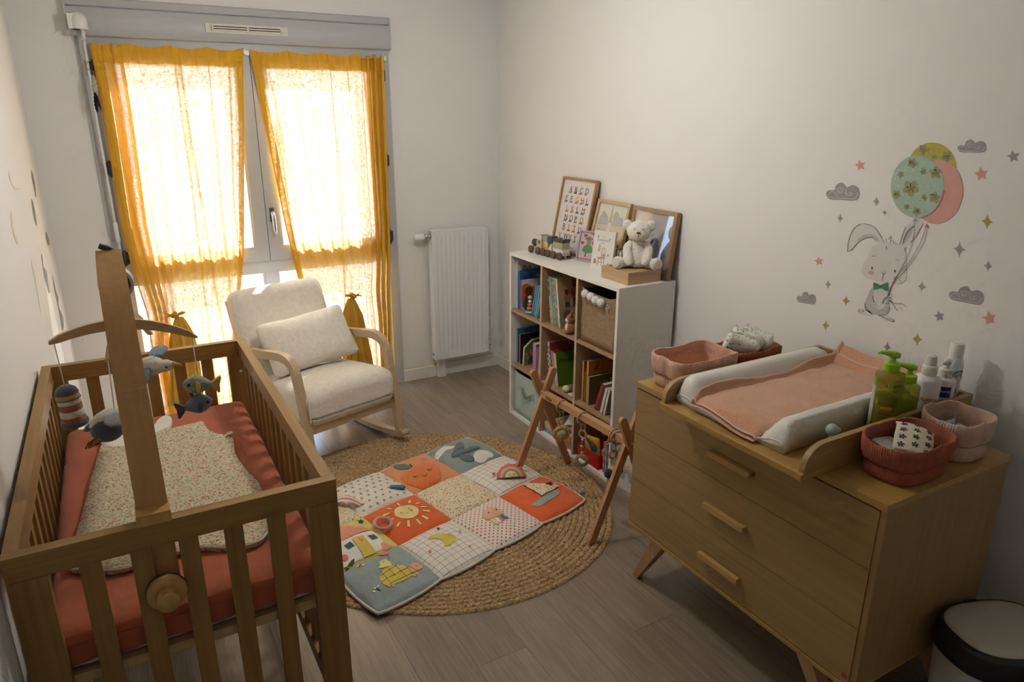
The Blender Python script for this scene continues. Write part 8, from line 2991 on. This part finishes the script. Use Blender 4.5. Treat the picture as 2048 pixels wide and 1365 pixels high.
def flower(t, x, y, r, m_, lay, rot=0.3):
    for k in range(5):
        a = rot + 2 * PI * k / 5
        decal('petal', ell(x + r * 0.58 * math.cos(a), y + r * 0.58 * math.sin(a), r * 0.46, r * 0.36, 12, rot=a), m_, t, lay)
    decal('flower_centre', ell(x, y, r * 0.20, r * 0.20, 10), c_mv, t, lay + 1)


bz = decal_thing('balloon_sticker', 'yellow flowered balloon sticker behind the mint balloon', group='balloon stickers on the wall')
decal('balloon', ell(875, 215, 142, 140, 40, rot=0.2), c_yb, bz, 0)
for (x, y, r) in ((820, 116, 30), (962, 158, 34), (888, 160, 18)):
    flower(bz, x, y, r, c_ol, 1)
for (x, y) in ((860, 100), (905, 105), (865, 130), (945, 110), (985, 190), (925, 180), (775, 155)):
    decal('dot', ell(x, y, 4, 4, 8), c_dot, bz, 1)
bp = decal_thing('balloon_sticker', 'plain salmon pink balloon sticker behind the mint balloon', group='balloon stickers on the wall')
decal('balloon', ell(905, 368, 152, 190, 44, rot=0.12), c_sal, bp, 2)
decal('balloon_knot', [(842, 552), (858, 582), (830, 580)], INKW('rose', (0.52, 0.26, 0.25)), bp, 2)
bm_t = decal_thing('balloon_sticker', 'mint green balloon sticker with olive flowers', group='balloon stickers on the wall')
decal('balloon', ell(787, 337, 158, 186, 48), c_mint, bm_t, 4)
decal('balloon_edge', stroke(ell(787, 337, 156, 184, 24, 0.1, 1.45), 8), INKW('rose', (0.52, 0.26, 0.25)), bm_t, 5)
for (x, y, r, ro) in ((748, 346, 48, 0.3), (896, 254, 36, 0.9), (758, 196, 30, 0.1), (690, 264, 20, 0.5), (822, 248, 20, 0.7), (664, 384, 26, 0.3), (890, 400, 34, 1.1), (828, 400, 19, 0.2), (724, 456, 18, 0.6), (784, 484, 26, 0.4)):
    flower(bm_t, x, y, r, c_ol, 5, ro)
for r_ in range(7):
    for k in range(7):
        x, y = 655 + k * 44 + (r_ % 2) * 20, 190 + r_ * 48
        if ((x - 787) / 150) ** 2 + ((y - 337) / 176) ** 2 < 1 and (x - 748) ** 2 + (y - 346) ** 2 > 2500:
            decal('dot', ell(x, y, 4.5, 4.5, 8), c_dot, bm_t, 5)
decal('balloon_knot', [(772, 522), (786, 542), (762, 542)], c_gr, bm_t, 4)

# rabbit
rbt = decal_thing('rabbit_sticker', 'pale grey rabbit sticker with bow tie holding balloon strings')
c_fur, c_fur2, c_ln = INKW('fur', (0.70, 0.69, 0.675)), INKW('fur_shade', (0.54, 0.52, 0.52)), INKW('ink', (0.12, 0.11, 0.13))
decal('ear', smooth2([(372, 720), (380, 650), (410, 585), (465, 556), (530, 575), (570, 625), (580, 660), (540, 665), (520, 640), (480, 640), (440, 665), (400, 712)], 4, True), c_fur, rbt, 0)
decal('ear_shade', smooth2([(425, 660), (455, 630), (510, 618), (560, 650), (535, 660), (515, 638), (480, 638)], 3, True), c_fur2, rbt, 1)
decal('ear', smooth2([(680, 690), (690, 640), (720, 570), (770, 530), (820, 540), (800, 600), (760, 650), (712, 690)], 4, True), c_fur, rbt, 0)
decal('ear_shade', smooth2([(700, 680), (710, 620), (760, 560), (760, 600), (730, 650)], 3, True), c_fur2, rbt, 1)
decal('body', smooth2([(520, 935), (490, 990), (470, 1045), (500, 1085), (560, 1100), (600, 1095), (622, 1050), (620, 985), (600, 930)], 4, True), c_fur2, rbt, 0)
decal('chest', smooth2([(535, 935), (530, 1000), (540, 1060), (585, 1060), (605, 1000), (595, 930)], 4, True), c_fur, rbt, 1)
decal('head', smooth2([(560, 675), (515, 700), (490, 760), (462, 800), (458, 850), (490, 880), (560, 900), (650, 915), (705, 905), (722, 860), (720, 780), (715, 700), (670, 678), (610, 668)], 4, True), c_fur, rbt, 2)
decal('foot', smooth2([(430, 1070), (445, 1062), (490, 1068), (520, 1095), (500, 1102), (440, 1092)], 3, True), c_fur, rbt, 0)
decal('foot', smooth2([(555, 1098), (600, 1102), (645, 1128), (640, 1142), (600, 1130), (560, 1108)], 3, True), c_fur, rbt, 0)
c_bow = INKW('bow_green', (0.10, 0.27, 0.14))
decal('bow_tie', smooth2([(528, 905), (568, 922), (568, 938), (530, 950), (526, 928)], 2, True), c_bow, rbt, 3)
decal('bow_tie', smooth2([(610, 905), (570, 922), (570, 938), (610, 958), (614, 930)], 2, True), c_bow, rbt, 3)
decal('bow_knot', ell(569, 930, 10, 10, 12), INKW('bow_dark', (0.06, 0.17, 0.09)), rbt, 4)
for (x, y) in ((508, 847), (658, 880)):
    decal('cheek', ell(x, y, 15, 11, 16), INKW('cheek', (0.72, 0.38, 0.31)), rbt, 3)
for (x, y) in ((518, 821), (654, 838)):
    decal('eye', ell(x, y, 5, 9, 12), c_ln, rbt, 3)
for ln in ([(575, 846), (586, 853), (598, 846)], [(585, 853), (582, 872), (578, 892)], [(516, 750), (536, 748)], [(658, 769), (678, 774)], [(602, 690), (604, 712)],
           [(372, 720), (380, 650), (410, 585), (450, 558)], [(470, 556), (530, 575), (575, 640)], [(372, 722), (400, 708), (440, 662), (490, 640), (525, 640)], [(682, 680), (700, 620), (718, 576)], [(700, 676), (725, 610), (768, 570)], [(745, 668), (775, 640), (800, 590), (822, 560)],
           [(585, 655), (592, 668)], [(600, 642), (605, 668)], [(615, 650), (630, 630), (628, 668)], [(640, 655), (650, 672), (672, 678)], [(718, 698), (710, 712), (716, 726)],
           [(522, 985), (526, 1015), (534, 1024)], [(578, 1030), (590, 1000), (612, 992)], [(475, 1030), (480, 1060), (500, 1080), (522, 1096)], [(620, 1050), (612, 1090), (560, 1100)], [(470, 1066), (460, 1080)], [(445, 1062), (438, 1080)], [(555, 1102), (600, 1118), (640, 1138), (646, 1130), (620, 1118)]):
    decal('ink_line', stroke(smooth2(ln, 3) if len(ln) > 2 else ln, 2.6), c_ln, rbt, 4)
for ln in ([(770, 545), (768, 620), (745, 710), (700, 810), (640, 910), (612, 985)], [(838, 585), (800, 680), (740, 780), (660, 880), (615, 985)], [(848, 585), (825, 670), (770, 760), (700, 850), (640, 920), (614, 985)],
           [(612, 985), (600, 1000), (580, 1026), (608, 1028), (618, 1010)], [(615, 985), (630, 972), (636, 988), (616, 1000)], [(616, 1000), (632, 998), (632, 1014), (618, 1008)], [(618, 1010), (645, 1035), (658, 1060), (676, 1072)], [(620, 1012), (660, 1030), (700, 1032), (720, 1050)]):
    decal('string', stroke(smooth2(ln, 4), 2.4), c_ln, rbt, 6)
for (x, y) in ((550, 962), (568, 948), (562, 978), (545, 998), (572, 1000), (556, 1020), (575, 1030), (548, 1045), (568, 1055)):
    decal('freckle', ell(x, y, 2.6, 2.6, 6), c_fur2, rbt, 3)

# stickers on the wall beside the crib
def left_decal(label, px, m_, cat='wall sticker'):
    bm_ = nb()
    pts_ = []
    for p in px:
        q = at_x(p[0] * 0.293, 340 + p[1] * 0.293, XL)
        pts_.append((q.y, q.z))
    poly(bm_, pts_, 0, lambda a, b: Vector((XL + 0.0008, a, b)))
    for f in bm_.faces:
        f.normal_update()
        if f.normal.x < 0:
            f.normal_flip()
    return tag(fin('grey_sticker', bm_, m_, smooth=False, recalc=False), label, cat)


c_lg = INKW('left_grey', (0.27, 0.27, 0.26))
c_cr = INKW('left_cream', (0.78, 0.68, 0.50))
left_decal('topmost grey sticker on the wall beside the crib', smooth2([(212, 5), (222, 20), (238, 90), (246, 180), (240, 182), (232, 130), (218, 70)], 3, True), c_lg)
left_decal('grey oval sticker below the topmost one beside the crib', smooth2([(213, 208), (222, 212), (240, 290), (250, 370), (244, 376), (226, 310)], 3, True), c_lg)
left_decal('small grey leaf sticker nearest the window wall', smooth2([(309, 428), (318, 430), (336, 490), (334, 518), (322, 505), (312, 460)], 3, True), c_lg)
left_decal('long grey sticker with ragged edge beside the crib', smooth2([(280, 572), (290, 600), (296, 660), (316, 690), (326, 760), (338, 830), (332, 842), (318, 790), (302, 730), (288, 640)], 3, True), c_lg)
left_decal('grey mountain sticker low on the wall beside the mobile', smooth2([(358, 722), (366, 750), (380, 820), (396, 870), (402, 940), (428, 1000), (434, 1070), (426, 1100), (410, 1020), (394, 930), (372, 830)], 3, True), c_lg)
left_decal('cream curved sticker stroke on the wall beside the crib', smooth2([(72, 292), (80, 300), (90, 400), (118, 480), (124, 508), (114, 508), (96, 460), (78, 380)], 3, True), c_cr)
left_decal('cream hooked sticker stroke highest on the crib wall', smooth2([(58, 10), (66, 30), (80, 90), (108, 122), (136, 122), (130, 134), (100, 132), (72, 90)], 3, True), c_cr)
left_decal('thin cream sticker line next to the ragged grey one', smooth2([(210, 602), (218, 640), (240, 730), (262, 860), (278, 968), (268, 930), (246, 800), (222, 690)], 3, True), c_cr)
